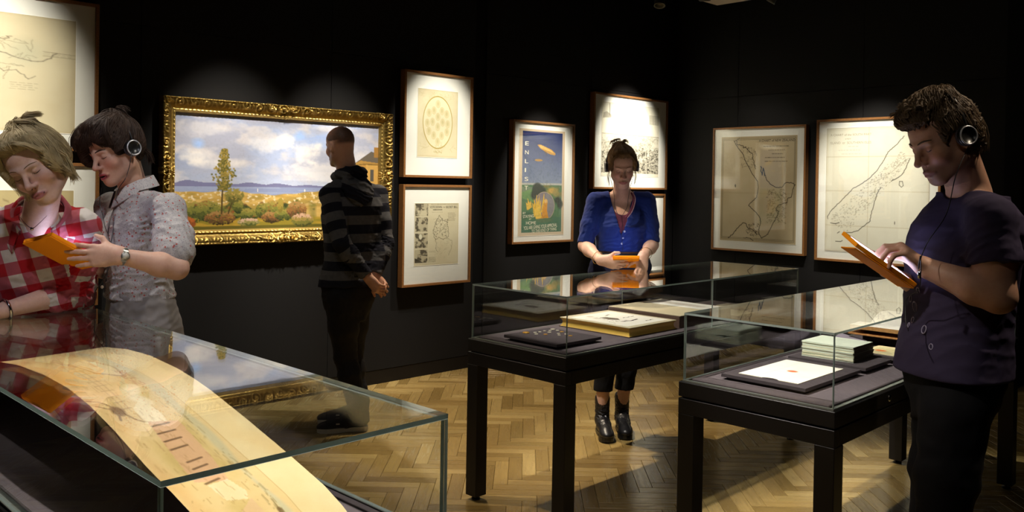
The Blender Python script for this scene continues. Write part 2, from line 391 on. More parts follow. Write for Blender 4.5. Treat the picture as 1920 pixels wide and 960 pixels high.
for x0, x1, z0, z1 in ((-.5, -.62, .2, -.35), (-.5, -.25, .2, -.35), (-.0, -.25, .2, -.35), (-.0, .25, .2, -.35), (.5, .25, .2, -.35)):
    obj('stripe', MB().tube([(x0, -.002, z0), (x1, -.002, z1)], .025, 4), red, e)
# ------------------------------------------------------------------ raster helpers for flat prints (painted per vertex)
def vnoise(h, w, sx, sy, oct=4, seed=0, pers=.5):
    r = np.random.RandomState(seed); out = np.zeros((h, w)); amp = 1; tot = 0
    for o in range(oct):
        gy, gx = int(h/sy*(2**o))+3, int(w/sx*(2**o))+3; g = r.rand(gy, gx)
        y = np.linspace(0, min(gy-2.001, h/sy*2**o), h); x = np.linspace(0, min(gx-2.001, w/sx*2**o), w)
        yi, xi = y.astype(int), x.astype(int); fy, fx = (y-yi)[:, None], (x-xi)[None]; fy = fy*fy*(3-2*fy); fx = fx*fx*(3-2*fx)
        a = g[yi][:, xi]; b = g[yi][:, xi+1]; c = g[yi+1][:, xi]; d = g[yi+1][:, xi+1]
        out += amp*((a*(1-fx)+b*fx)*(1-fy)+(c*(1-fx)+d*fx)*fy); tot += amp; amp *= pers
    return out/tot
def RGB(h): return np.array([int(h[i:i+2], 16)/255 for i in (0, 2, 4)])
class IM:
    """drawing surface, u right 0..1, v down 0..1"""
    def __init__(s, w, h, col): s.w, s.h = w, h; s.a = np.ones((h, w, 3))*RGB(col); s.Y, s.X = np.mgrid[0:h, 0:w]; s.X = (s.X+.5)/w; s.Y = (s.Y+.5)/h
    def blend(s, m, col): 
        c = RGB(col) if isinstance(col, str) else np.asarray(col); m = np.clip(m, 0, 1)[..., None]; s.a = s.a*(1-m)+c*m; return s
    def line(s, pts, wd, col, al=1, wob=0, seed=0, sub=0):
        pts = [np.array(p, float) for p in pts]
        if sub:
            r = np.random.RandomState(seed); q = []
            for a, b in zip(pts[:-1], pts[1:]):
                n = max(1, int(np.linalg.norm(b-a)/sub)); 
                for i in range(n): q.append(a+(b-a)*i/n+(r.rand(2)-.5)*wob*(1 if i else 0))
            pts = q+[pts[-1]]
        c = RGB(col) if isinstance(col, str) else np.asarray(col); W = wd
        for a, b in zip(pts[:-1], pts[1:]):
            x0 = int((min(a[0], b[0])-W)*s.w)-1; x1 = int((max(a[0], b[0])+W)*s.w)+2; y0 = int((min(a[1], b[1])-W*s.w/s.h)*s.h)-1; y1 = int((max(a[1], b[1])+W*s.w/s.h)*s.h)+2
            x0, y0 = max(0, x0), max(0, y0); x1, y1 = min(s.w, x1), min(s.h, y1)
            if x1 <= x0 or y1 <= y0: continue
            X = s.X[y0:y1, x0:x1]*s.w; Y = s.Y[y0:y1, x0:x1]*s.h; A = a*[s.w, s.h]; B = b*[s.w, s.h]; d = B-A; L = max(d@d, 1e-9)
            t = np.clip(((X-A[0])*d[0]+(Y-A[1])*d[1])/L, 0, 1); D = np.hypot(X-A[0]-t*d[0], Y-A[1]-t*d[1])
            m = np.clip(W*s.w/2+.6-D, 0, 1)*al; s.a[y0:y1, x0:x1] = s.a[y0:y1, x0:x1]*(1-m[..., None])+c*m[..., None]
        return s
    def ell(s, cx, cy, rx, ry, col, al=1, ring=0, soft=1.):
        D = np.hypot((s.X-cx)/rx, (s.Y-cy)/ry); px = 1/(min(rx*s.w, ry*s.h))
        m = np.clip((1-D)/px/soft+.5, 0, 1) if not ring else np.clip((ring/2-np.abs(D-1))/px+.6, 0, 1); return s.blend(m*al, col)
    def rect(s, x0, y0, x1, y1, col, al=1):
        return s.blend(((s.X > x0) & (s.X < x1) & (s.Y > y0) & (s.Y < y1))*al, col)
    def poly(s, pts, col, al=1):
        ins = np.zeros(s.X.shape, bool); n = len(pts)
        for i in range(n):
            (x0, y0), (x1, y1) = pts[i], pts[(i+1) % n]
            if y0 == y1: continue
            ins ^= ((s.Y < max(y0, y1)) & (s.Y >= min(y0, y1)) & (s.X < x0+(s.Y-y0)*(x1-x0)/(y1-y0)))
        return s.blend(ins*al, col)
    def scribble(s, x0, y0, x1, y1, n, ln, wd, col, al, seed=0):
        r = np.random.RandomState(seed)
        for i in range(n):
            p = np.array([x0+(x1-x0)*r.rand(), y0+(y1-y0)*r.rand()]); a = r.rand()*6.28; s.line([p, p+np.array([math.cos(a), math.sin(a)*.5])*ln*r.rand()], wd, col, al)
        return s
    def textlines(s, x0, x1, y0, y1, n, col, al, seed=0, wd=.004):
        r = np.random.RandomState(seed)
        for i in range(n):
            y = y0+(y1-y0)*(i+.5)/n; x = x0+(x1-x0)*.1*r.rand(); e = x1-(x1-x0)*.2*r.rand()
            while x < e: l = (.01+.03*r.rand()); s.line([(x, y), (min(e, x+l), y)], wd, col, al*(.6+.4*r.rand())); x += l+.012
        return s
def print_obj(name, im, o, u, v, parent, mat, label=None):
    """flat print: grid from origin o (top left) along u and v (down)"""
    h, w = im.a.shape[:2]; o, u, v = [np.array(q, float) for q in (o, u, v)]
    a = lin(np.clip(im.a, 0, 1)); a = np.concatenate([a, a[:, -1:]], 1); a = np.concatenate([a, a[-1:]], 0)
    Y, X = np.mgrid[0:h+1, 0:w+1]; Vv = o+(X/w)[..., None]*u+(Y/h)[..., None]*v
    i = (np.arange(h)[:, None]*(w+1)+np.arange(w)).ravel(); Q = np.stack([i, i+w+1, i+w+2, i+1], 1)
    ob = obj(name, np_mesh(name, Vv.reshape(-1, 3), Q, mat, False, a.reshape(-1, 3)), None, parent); return tag(ob, label)
def text_obj(s, o, u, v, wid, hgt, mat, parent, name='lettering', label=None, shear=0):
    """flat lettering fitted to a box; o = left end of the base line"""
    cu = bpy.data.curves.new('t', 'FONT'); cu.body = s; cu.fill_mode = 'FRONT'; to = bpy.data.objects.new('t', cu); COL.objects.link(to)
    bpy.context.view_layer.update(); me = bpy.data.meshes.new_from_object(to.evaluated_get(bpy.context.evaluated_depsgraph_get()))
    bpy.data.objects.remove(to); n = len(me.vertices); c = np.zeros(n*3); me.vertices.foreach_get('co', c); c = c.reshape(-1, 3)
    x = (c[:, 0]-c[:, 0].min())/(c[:, 0].max()-c[:, 0].min())*wid; y = (c[:, 1]-c[:, 1].min())/(c[:, 1].max()-c[:, 1].min())*hgt + x*shear
    u = np.array(u, float); v = np.array(v, float); q = np.array(o, float)+x[:, None]*u+y[:, None]*v
    me.vertices.foreach_set('co', q.ravel()); me.materials.clear(); me.materials.append(mat); me.update()
    return tag(obj(name, me, None, parent), label)
INK = {k: plain('ink_'+k, hexc(c), .9, spec=.05) for k, c in dict(black='1d1914', grey='6d6454', cream='f3ead0', faded='a89c84').items()}
# wall frames: built in a local frame, x to the right as seen from the room, y up, z out of the wall
def place(side, c):
    """matrix that stands a local (right, up, out) object on a wall"""
    if side == 'L': R = Matrix(((0, 0, 1), (1, 0, 0), (0, 1, 0)))     # right=+Y up=+Z out=+X
    else: R = Matrix(((1, 0, 0), (0, 0, -1), (0, 1, 0)))               # right=+X up=+Z out=-Y
    return Matrix.Translation(v3(c)) @ R.to_4x4()
def oak_frame(side, a0, a1, z0, z1, print_box, im, label, group=None, depth=.055, rail=.018, lift=.006, inks=None, wood_m=None, gap=.0, pname='print'):
    W, H = a1-a0, z1-z0; c = ((WX+gap, (a0+a1)/2, (z0+z1)/2) if side == 'L' else ((a0+a1)/2, WY-gap, (z0+z1)/2))
    e = empty('picture_frame', (0, 0, 0), 0, label, 'picture', group); e.matrix_world = place(side, c)
    wm = wood_m or M['oak']; x, y = W/2, H/2
    for (ax, ay), (bx, by) in (((-x, -y), (-x+rail, y)), ((x-rail, -y), (x, y)), ((-x+rail, -y), (x-rail, -y+rail)), ((-x+rail, y-rail), (x-rail, y))):
        obj('rail', MB().box((ax, ay, 0), (bx, by, depth), bev=.0015), wm, e)
    obj('mount', MB().box((-x+rail*.6, -y+rail*.6, .01), (x-rail*.6, y-rail*.6, depth-.016)), M['mat'], e)
    obj('glazing', MB().box((-x+rail*.8, -y+rail*.8, depth-.009), (x-rail*.8, y-rail*.8, depth-.006)), M['glass'], e)
    if im is not None:
        p0, p1, q0, q1 = print_box; px0, px1 = p0-(a0+a1)/2, p1-(a0+a1)/2; pz0, pz1 = q0-(z0+z1)/2, q1-(z0+z1)/2
        zf = depth-.0145
        # bevelled window edge of the mount
        b = MB(); k = .003
        for (ax, ay), (bx, by) in (((px0-k, pz0-k), (px0, pz1+k)), ((px1, pz0-k), (px1+k, pz1+k)), ((px0, pz0-k), (px1, pz0)), ((px0, pz1), (px1, pz1+k))): b.box((ax, ay, zf-.0005), (bx, by, zf+.0008))
        obj('window_bevel', b, plain('mount_core', hexc('fffaf0'), .9) if 'mount_core' not in bpy.data.materials else bpy.data.materials['mount_core'], e)
        print_obj(pname, im, (px0, pz1, zf), (px1-px0, 0, 0), (0, pz0-pz1, 0), e, M['print'])
        for (s_, fx, fy, fw, fh, mt, *sh) in inks or []:
            text_obj(s_, (px0+fx*(px1-px0), pz1-fy*(pz1-pz0), zf+.0006), (1, 0, 0), (0, 1, 0), fw*(px1-px0), fh*(pz1-pz0), INK[mt], e, shear=sh[0] if sh else 0)
    return e
PAPER = 'cdbf9f'
def paper(w, h, col=PAPER, seed=1, amt=.12, folds=()):
    im = IM(w, h, col); n = vnoise(h, w, w/5, w/5, 5, seed); im.blend((n-.45)*amt*4, 'a8916a'); im.blend((vnoise(h, w, w/3, w/3, 2, seed+9)-.5)*amt*3, 'efe6cf')
    edge = np.minimum.reduce([im.X, 1-im.X, im.Y, 1-im.Y]); im.blend(np.clip(.03-edge, 0, 1)*8*amt/.12, 'a58d64')
    for k, p in folds:
        d = np.abs((im.X if k == 'v' else im.Y)-p); im.blend(np.clip(.006-d, 0, 1)*60, 'a8946e')
    return im
# --- large chart, left
im = paper(220, 200, 'cfc2a3', 3)
L1 = [(.0, .62), (.1, .55), (.18, .5), (.26, .42), (.33, .37), (.4, .34), (.5, .33), (.6, .34), (.68, .37), (.74, .41), (.8, .43), (.86, .42), (.9, .38), (.93, .32)]
im.line([(x*.85+.13, y*.8+.05) for x, y in L1], .0055, '6f6656', .7, .015, 3, .02)
im.line([(.5, .38), (.55, .42), (.6, .4), (.66, .46), (.7, .5), (.75, .48), (.8, .55), (.83, .52)], .004, '7f7562', .7, .015, 4, .015)
im.line([(.55, .3), (.6, .27), (.64, .24), (.7, .23), (.73, .2)], .005, '6f6552', .7, .02, 5, .012)
for k in range(26): x = .3+.5*rng.rand(); y = .2+.35*rng.rand(); im.line([(x, y), (x+.03*rng.randn(), y+.03*rng.randn()), (x+.05*rng.randn(), y+.05*rng.randn())], .003, '8b8069', .5, .01, k, .01)
im.ell(.78, .32, .08, .1, 'a2a48f', .35, soft=20); im.textlines(.72, .84, .58, .65, 4, '786e5a', .6, 2, .003); im.textlines(.86, 1, .3, .34, 3, '786e5a', .4, 3, .003)
im.line([(.86, .3), (1, .31)], .003, '7a705c', .5); im.line([(.86, .34), (1, .34)], .003, '7a705c', .5)
oak_frame('L', .28, 1.690, 1.594, 2.415, (.42, 1.572, 1.69, 2.305), im, 'large faded coastline chart in a wide white mount, at the far left', pname='chart')
im = paper(100, 70, 'c4b183', 6); im.scribble(.1, .1, .9, .9, 120, .08, .006, '6f5f3f', .6, 4)
oak_frame('L', .55, 1.70, .74, 1.530, (.83, 1.57, .9, 1.378), im, 'cream mounted frame on the left wall directly below the large coastline chart', pname='drawing')
# --- oval print
im = paper(120, 158, 'd9ccab', 8); im.ell(.5, .485, .36, .385, 'e6dab8', .6); im.ell(.5, .485, .365, .385, '9c8530', 1, .028)
for (x, y) in ((.5, .21), (.4, .31), (.6, .31), (.5, .4), (.72, .35), (.28, .35), (.24, .5), (.37, .48), (.62, .48), (.75, .5), (.5, .55), (.28, .62), (.4, .68), (.6, .68), (.73, .62), (.5, .77)):
    im.ell(x, y, .055, .055, 'd2c498', .6, soft=3); im.ell(x, y-.005, .028, .034, 'b9ab7c', .6, soft=4); im.ell(x, y, .055, .055, 'b0a272', .4, .1)
im.scribble(.40, .90, .62, .94, 30, .03, .006, '9b8a50', .6, 3); im.scribble(.05, .82, .95, .88, 30, .15, .004, 'a89868', .5, 4); im.scribble(.1, .04, .9, .12, 40, .1, .004, 'b5a67c', .5, 5)
oak_frame('L', 3.781, 4.441, 1.4925, 2.2752, (3.912, 4.296, 1.646, 2.150), im, 'framed print with a gold oval, right of the gilt painting, above the bill', gap=.03, pname='oval_print')
# --- bill
im = paper(150, 168, 'd3c7a8', 12, .1); 
for i, (y0, y1) in enumerate(((.01, .21), (.235, .46), (.49, .72), (.75, .96))):
    n = vnoise(168, 150, 9, 9, 4, 20+i); m = ((im.X > .02) & (im.X < .3) & (im.Y > y0) & (im.Y < y1)); im.blend(m*.35, '978b70'); im.blend(m*np.clip((n-.46)*6, 0, 1)*.85, '4a4336')
    if i == 2: im.ell(.14, .54, .035, .045, 'e0d8bd')
    if i == 3: im.poly([(.02, .88), (.2, .95), (.3, .96), (.02, .96)], '3d372c', .8); im.poly([(.05, .82), (.3, .86), (.3, .83)], '5a5343', .8)
    if i == 0: im.rect(.07, .12, .27, .2, 'd3c7a8', .7)
CO = [(.56, .2), (.62, .27), (.68, .3), (.74, .31), (.76, .42), (.78, .5), (.76, .56), (.7, .58), (.66, .6), (.56, .56), (.48, .6), (.44, .55), (.42, .45), (.46, .36), (.5, .28), (.56, .2)]
im.line(CO, .006, '5c5442', .8, .02, 5, .02); im.line([(.46, .57), (.5, .66), (.48, .74), (.54, .8)], .005, '6b6350', .7, .02, 6, .02); im.line([(.72, .57), (.86, .63), (.84, .76), (.78, .86)], .005, '6b6350', .6, .02, 7, .02)
im.scribble(.43, .25, .76, .56, 150, .03, .006, '5b5341', .7, 6); im.scribble(.48, .6, .82, .9, 40, .08, .004, '8a8068', .4, 7)
im.textlines(.4, .65, .1, .12, 1, '3c3527', .9, 3, .012); im.textlines(.36, .66, .14, .16, 1, '6b6350', .7, 4, .004); im.textlines(.75, .94, .155, .3, 6, '5b523f', .7, 5, .006); im.textlines(.32, .5, .87, .96, 5, '5b523f', .8, 8, .005)
im.textlines(.32, .5, .77, .8, 2, '6b6350', .6, 9, .004); im.textlines(.32, .98, .015, .035, 1, '5b523f', .8, 10, .006)
oak_frame('L', 3.781, 4.441, .690, 1.4407, (3.897, 4.321, .841, 1.303), im, 'framed old election bill with map and four small views, right of the gilt painting', gap=.03, inks=[('VOTE DOWN', .335, .082, .27, .036, 'black'), ('THE', .63, .073, .05, .014, 'black'), ('SECRET BILL.', .7, .082, .28, .036, 'black')], pname='bill')
# --- enlistment poster
im = IM(190, 318, 'cdb79a'); im.blend((vnoise(318, 190, 40, 40, 4, 31)-.4)*.5, 'b99c80')
x0, x1, y0, y1 = .075, .945, .022, .972
U = (im.X-x0)/(x1-x0); Vv = (im.Y-y0)/(y1-y0); ins = (U > 0) & (U < 1) & (Vv > 0) & (Vv < 1)
sky = np.array([.17, .22, .46])[None, None]*(1-Vv[..., None])+np.array([.48, .53, .66])[None, None]*Vv[..., None]; sk = np.clip(Vv/.52, 0, 1)[..., None]
im.a = np.where(ins[..., None], RGB('27315f')*(1-sk)+RGB('7d88a0')*sk, im.a)
im.blend(ins*(Vv > .51)*(Vv < .54)*.7, 'c3b9a6'); hill = ins & (Vv > .53); im.blend(hill*1., '4c7350'); n = vnoise(318, 190, 22, 14, 4, 33)
im.blend(hill*np.clip((n-.5)*5, 0, 1)*.8, '2f5741'); im.blend(hill*(Vv < .66)*(U > .5)*np.clip((n-.4)*4, 0, 1), '7d7747'); im.blend(ins*(Vv > .55)*(Vv < .6)*(U < .25)*.6, '8a8c7a')
def T(u, v): return (x0+u*(x1-x0), y0+v*(y1-y0))
im.poly([T(0, .6), T(.25, .57), T(.3, .7), T(0, .66)], '6d9355', .8)
for cx, cy, rx, ry in ((.38, .56, .1, .05), (.46, .6, .12, .06), (.36, .63, .12, .05), (.32, .6, .06, .05), (.96, .72, .06, .04), (.9, .68, .07, .03)): q = T(cx, cy); im.ell(q[0], q[1], rx, ry, '26302c', .95, soft=6)
im.poly([T(.36, .13), T(.44, .125), T(.72, .17), T(.82, .205), (T(.82, .225)), T(.7, .222), T(.45, .17)], 'b88840'); im.poly([T(.4, .137), T(.46, .132), T(.72, .178), T(.8, .21), T(.45, .16)], 'd9ac5e'); q = T(.4, .282); im.ell(q[0], q[1], .085, .011, 'b98a4a'); im.line([T(.54, .19), T(.6, .215)], .012, '70501f')
q = T(.56, .74); im.ell(q[0], q[1], .225, .135, '8f7f8e', .8); im.ell(q[0], q[1], .225, .135, 'c9b08c', .8, .04)
q = T(.74, .585); im.ell(q[0], q[1], .1, .03, 'cf9d4a', .9, soft=8); im.ell(q[0]+.09, q[1]+.02, .07, .04, 'a08a4d', .8, soft=8)
fl = 'e0b23a'
for a in ((.1, .7, .18, .75), (.14, .66, .2, .75), (.22, .68, .2, .75), (.3, .66, .33, .78), (.36, .62, .38, .78), (.43, .62, .4, .8), (.48, .66, .42, .82), (.55, .6, .52, .78), (.25, .7, .36, .82)): im.poly([T(a[0], a[1]), T(a[2]+.05, a[3]), T(a[2]-.05, a[3]+.03)], fl)
im.poly([T(.3, .78), T(.45, .74), (T(.5, .86)), T(.36, .88)], 'e6bd48'); im.poly([T(.53, .74), T(.58, .66), T(.64, .69), T(.63, .78), T(.68, .88), T(.48, .88)], 'd08e2a'); q = T(.6, .69); im.ell(q[0], q[1], .035, .02, 'dcae6a'); im.ell(T(.56, .88)[0], T(.56, .88)[1], .18, .022, 'bb8434', .9, soft=4)
im.poly([T(.0, .88), T(.3, .87), T(1, .85), T(1, 1), T(0, 1)], '3b6a53', .8)
im.blend(ins*(vnoise(318, 190, 5, 5, 2, 35)-.5)*.5, '20302e')
th = .10
txt = [('ENLIST'[i], .095+.075*0, .155+.083*i, .07, .036, 'cream') for i in range(6)]
txt = [(c, fx+.03, fy-(.0), (.025 if c == 'I' else .075), .037, m) for c, fx, fy, fw, fh, m in txt]
txt += [('BY', .1, .795, .06, .018, 'cream'), ('STAYING', .1, .835, .23, .028, 'cream', .05), ('AT', .23, .853, .05, .016, 'cream'), ('HOME', .17, .895, .21, .03, 'cream'), ('YOU ARE GIVING YOUR APPROVAL', .12, .945, .73, .034, 'cream', .05), ('TO THIS KIND OF THING', .29, .975, .55, .03, 'cream', .05)]
oak_frame('L', 4.911, 5.662, .962, 1.9862, (4.99, 5.546, 1.027, 1.918), im, 'tall blue and green enlistment poster with an airship, in an oak frame', inks=txt, pname='poster')
# --- city view
im = paper(220, 172, 'ddd6c4', 41, .06); n1 = vnoise(172, 220, 4, 2.2, 3, 42); n2 = vnoise(172, 220, 18, 12, 4, 43); g = np.clip((im.Y-.42)/.04, 0, 1)*np.clip((.965-im.Y)/.01, 0, 1)*(im.X > .0)
im.blend(g*(.25+.6*np.clip(im.Y-.45, 0, 1)), '837a69'); im.blend(g*np.clip((n1-.5)*6, 0, 1)*(.25+.7*np.clip(im.Y-.42, 0, 1)), '4a443b'); im.blend(g*np.clip((n2-.52)*8, 0, 1)*.5*(im.Y < .9), 'e4dcc9')
im.blend(g*np.clip(vnoise(172, 220, 4, 4, 2, 44)-.55, 0, 1)*3*(im.Y > .65), '2c2822'); im.scribble(.4, .6, 1, .94, 160, .07, .005, 'd9d1bd', .7, 5); im.scribble(.3, .6, 1, .95, 200, .05, .004, '2b2721', .7, 6)
for i in range(7): im.line([(.83+.025*i, .13), (.83+.025*i, .25)], .006, '6e6658', .8); im.line([(.82, .13+.02*i), (.99, .13+.02*i)], .004, '6e6658', .5)
im.poly([(.03, .15), (.08, .13), (.16, .17), (.16, .21), (.02, .22)], '8c8475', .7); im.line([(.13, .02), (.13, .18)], .008, '6e6658', .9); im.line([(0, .43), (1, .43)], .004, '5a5347', .7)
oak_frame('L', 5.915, 7.030, 1.426, 2.2995, (6.036, 6.899, 1.548, 2.222), im, 'bright framed city panorama hanging in the corner behind the woman in blue', inks=[('1890', .47, .995, .05, .022, 'black')], pname='city_view')
im = paper(60, 90, 'ddd4bd', 44, .08); im.scribble(.1, .1, .9, .9, 90, .1, .006, '6d6452', .6, 5)
oak_frame('L', 6.33, 7.010, .60, 1.385, (6.42, 6.72, .75, 1.25), im, 'small cream mounted frame behind the blue cardigan woman, below the city panorama', pname='drawing')
# --- first chart on the right wall
im = paper(210, 264, 'c3b190', 51, .14, (('h', .54), ('v', .5))); k = '2b2419'
def C(pts, dx=0, dy=0): return [((x-102)/(552-102), (y-190)/(815-190)) for x, y in pts]
im.line(C([(180, 215), (205, 255), (235, 292), (250, 330), (275, 375), (300, 420), (330, 460), (332, 500), (325, 550), (300, 575), (277, 600), (300, 620), (330, 650), (345, 670), (350, 700), (340, 740), (343, 770), (360, 790), (395, 765), (410, 730), (430, 690), (450, 650), (455, 630), (440, 620), (450, 595), (480, 582), (500, 580), (503, 555), (525, 545), (530, 505), (545, 475), (520, 462), (490, 465), (470, 490), (440, 492), (400, 470), (380, 445), (370, 410)]), .0055, k, .95, .008, 3, .012)
im.line(C([(180, 215), (195, 212), (205, 240), (230, 245), (265, 265), (290, 290), (300, 330), (305, 360), (315, 385)]), .006, k, .8, .02, 5, .012); im.line(C([(195, 212), (215, 200)]), .005, k, .7)
im.line(C([(345, 370), (355, 420), (360, 380), (368, 425)]), .01, '3d4a55', .8, .02, 6, .02)
im.line(C([(155, 800), (185, 775), (210, 740), (245, 705), (265, 710), (275, 735), (300, 740), (330, 770)]), .006, k, .95, .012, 7, .012); im.line(C([(250, 795), (290, 795), (308, 808)]), .006, k, .8, .01, 8, .02)
im.scribble(*C([(270, 710)])[0], *C([(345, 780)])[0], 50, .05, .004, k, .6, 9); im.scribble(*C([(385, 500)])[0], *C([(500, 700)])[0], 260, .025, .004, '5a4d33', .6, 10); im.scribble(*C([(230, 250)])[0], *C([(320, 380)])[0], 60, .05, .003, k, .5, 11); im.ell(*C([(194, 485)])[0], .01, .015, k, .7)
for e_ in (.0, .012): im.line([(.02+e_, .02+e_), (.98-e_, .02+e_), (.98-e_, .98-e_), (.02+e_, .98-e_), (.02+e_, .02+e_)], .003, '5a4d33', .8)
for i, (a, b) in enumerate(((.55, .95), (.63, .88), (.68, .82), (.58, .9), (.56, .92))): im.textlines(a, b, .09+.035*i, .11+.035*i, 1, '3b3322', .8, i, .006)
oak_frame('R', -4.634, -3.681, .863, 2.026, (-4.545, -3.768, .957, 1.936), im, 'dim old coast chart of the North Island, left frame on the right wall', inks=[('A CHART of NEW ZEALAND', .51, .055, .46, .022, 'black')], pname='chart')
# --- second chart
im = paper(260, 300, 'ded8c6', 61, .08, (('v', .43), ('h', .51), ('h', .235), ('h', .79)))
def C(pts): return [((x-705)/(1275-705), (y-180)/(825-180)) for x, y in pts]
k = '2e2820'
im.line(C([(1140, 232), (1100, 275), (1055, 310), (1035, 350), (1000, 400), (960, 440), (940, 455), (905, 475), (865, 495), (840, 520), (800, 560), (760, 595), (735, 620), (720, 645), (722, 658)]), .0045, k, .9, .006, 3, .012)
im.line(C([(738, 678), (770, 681), (788, 675)]), .005, k, .9, .01, 4, .02); im.line(C([(822, 724), (860, 724), (900, 712), (915, 698), (940, 680), (965, 660), (968, 630), (985, 570), (1000, 520), (1020, 487)]), .0045, k, .9, .006, 5, .014)
im.line(C([(1075, 457), (1100, 445), (1130, 425), (1150, 395), (1165, 360), (1172, 345)]), .005, k, .9, .008, 6, .014); im.line(C([(1120, 457), (1135, 457), (1140, 478), (1130, 486), (1118, 475), (1120, 457)]), .004, k, .8)
im.line(C([(770, 773), (800, 773), (810, 768)]), .005, k, .9); im.line(C([(780, 730), (792, 722)]), .005, k, .8); im.ell(*C([(1098, 665)])[0], .004, .012, k, .7)
r = np.random.RandomState(4)
for i in range(420):
    t_ = r.rand(); a = np.array([725, 645])*(1-t_)+np.array([1120, 300])*t_; b = a+np.array([25, 30])*r.rand()*3.2*(1-.5*t_)+np.array([8, 6]); p = C([b])[0]; im.line([p, (p[0]+.008, p[1]-.004)], .003, '6f6654', .55)
im.line(C([(1175, 340), (1120, 370), (1080, 410), (1000, 455), (940, 470)]), .003, '8a806b', .6, .01, 8, .01)
im.line([(.0, .0), (1, .0), (1, 1), (0, 1), (0, 0)], .006, '7d735f', .8)
for i, (a, b) in enumerate(((.22, .34), (.12, .38), (.15, .36))): im.textlines(a, b, .145+.03*i, .16+.03*i, 1, '9c927d', .6, i, .004)
oak_frame('R', -3.585, -2.545, .838, 2.0613, (-3.497, -2.632, .924, 1.983), im, 'bright large chart of the South Island, partly behind the man in the dark t-shirt', inks=[('A CHART of the SOUTH PART', .04, .065, .41, .017, 'faded'), ('of NEW', .19, .095, .06, .012, 'faded'), ('ISLAND  or  SOUTHERN ISLES', .04, .13, .41, .019, 'faded')], pname='chart', rail=.02)
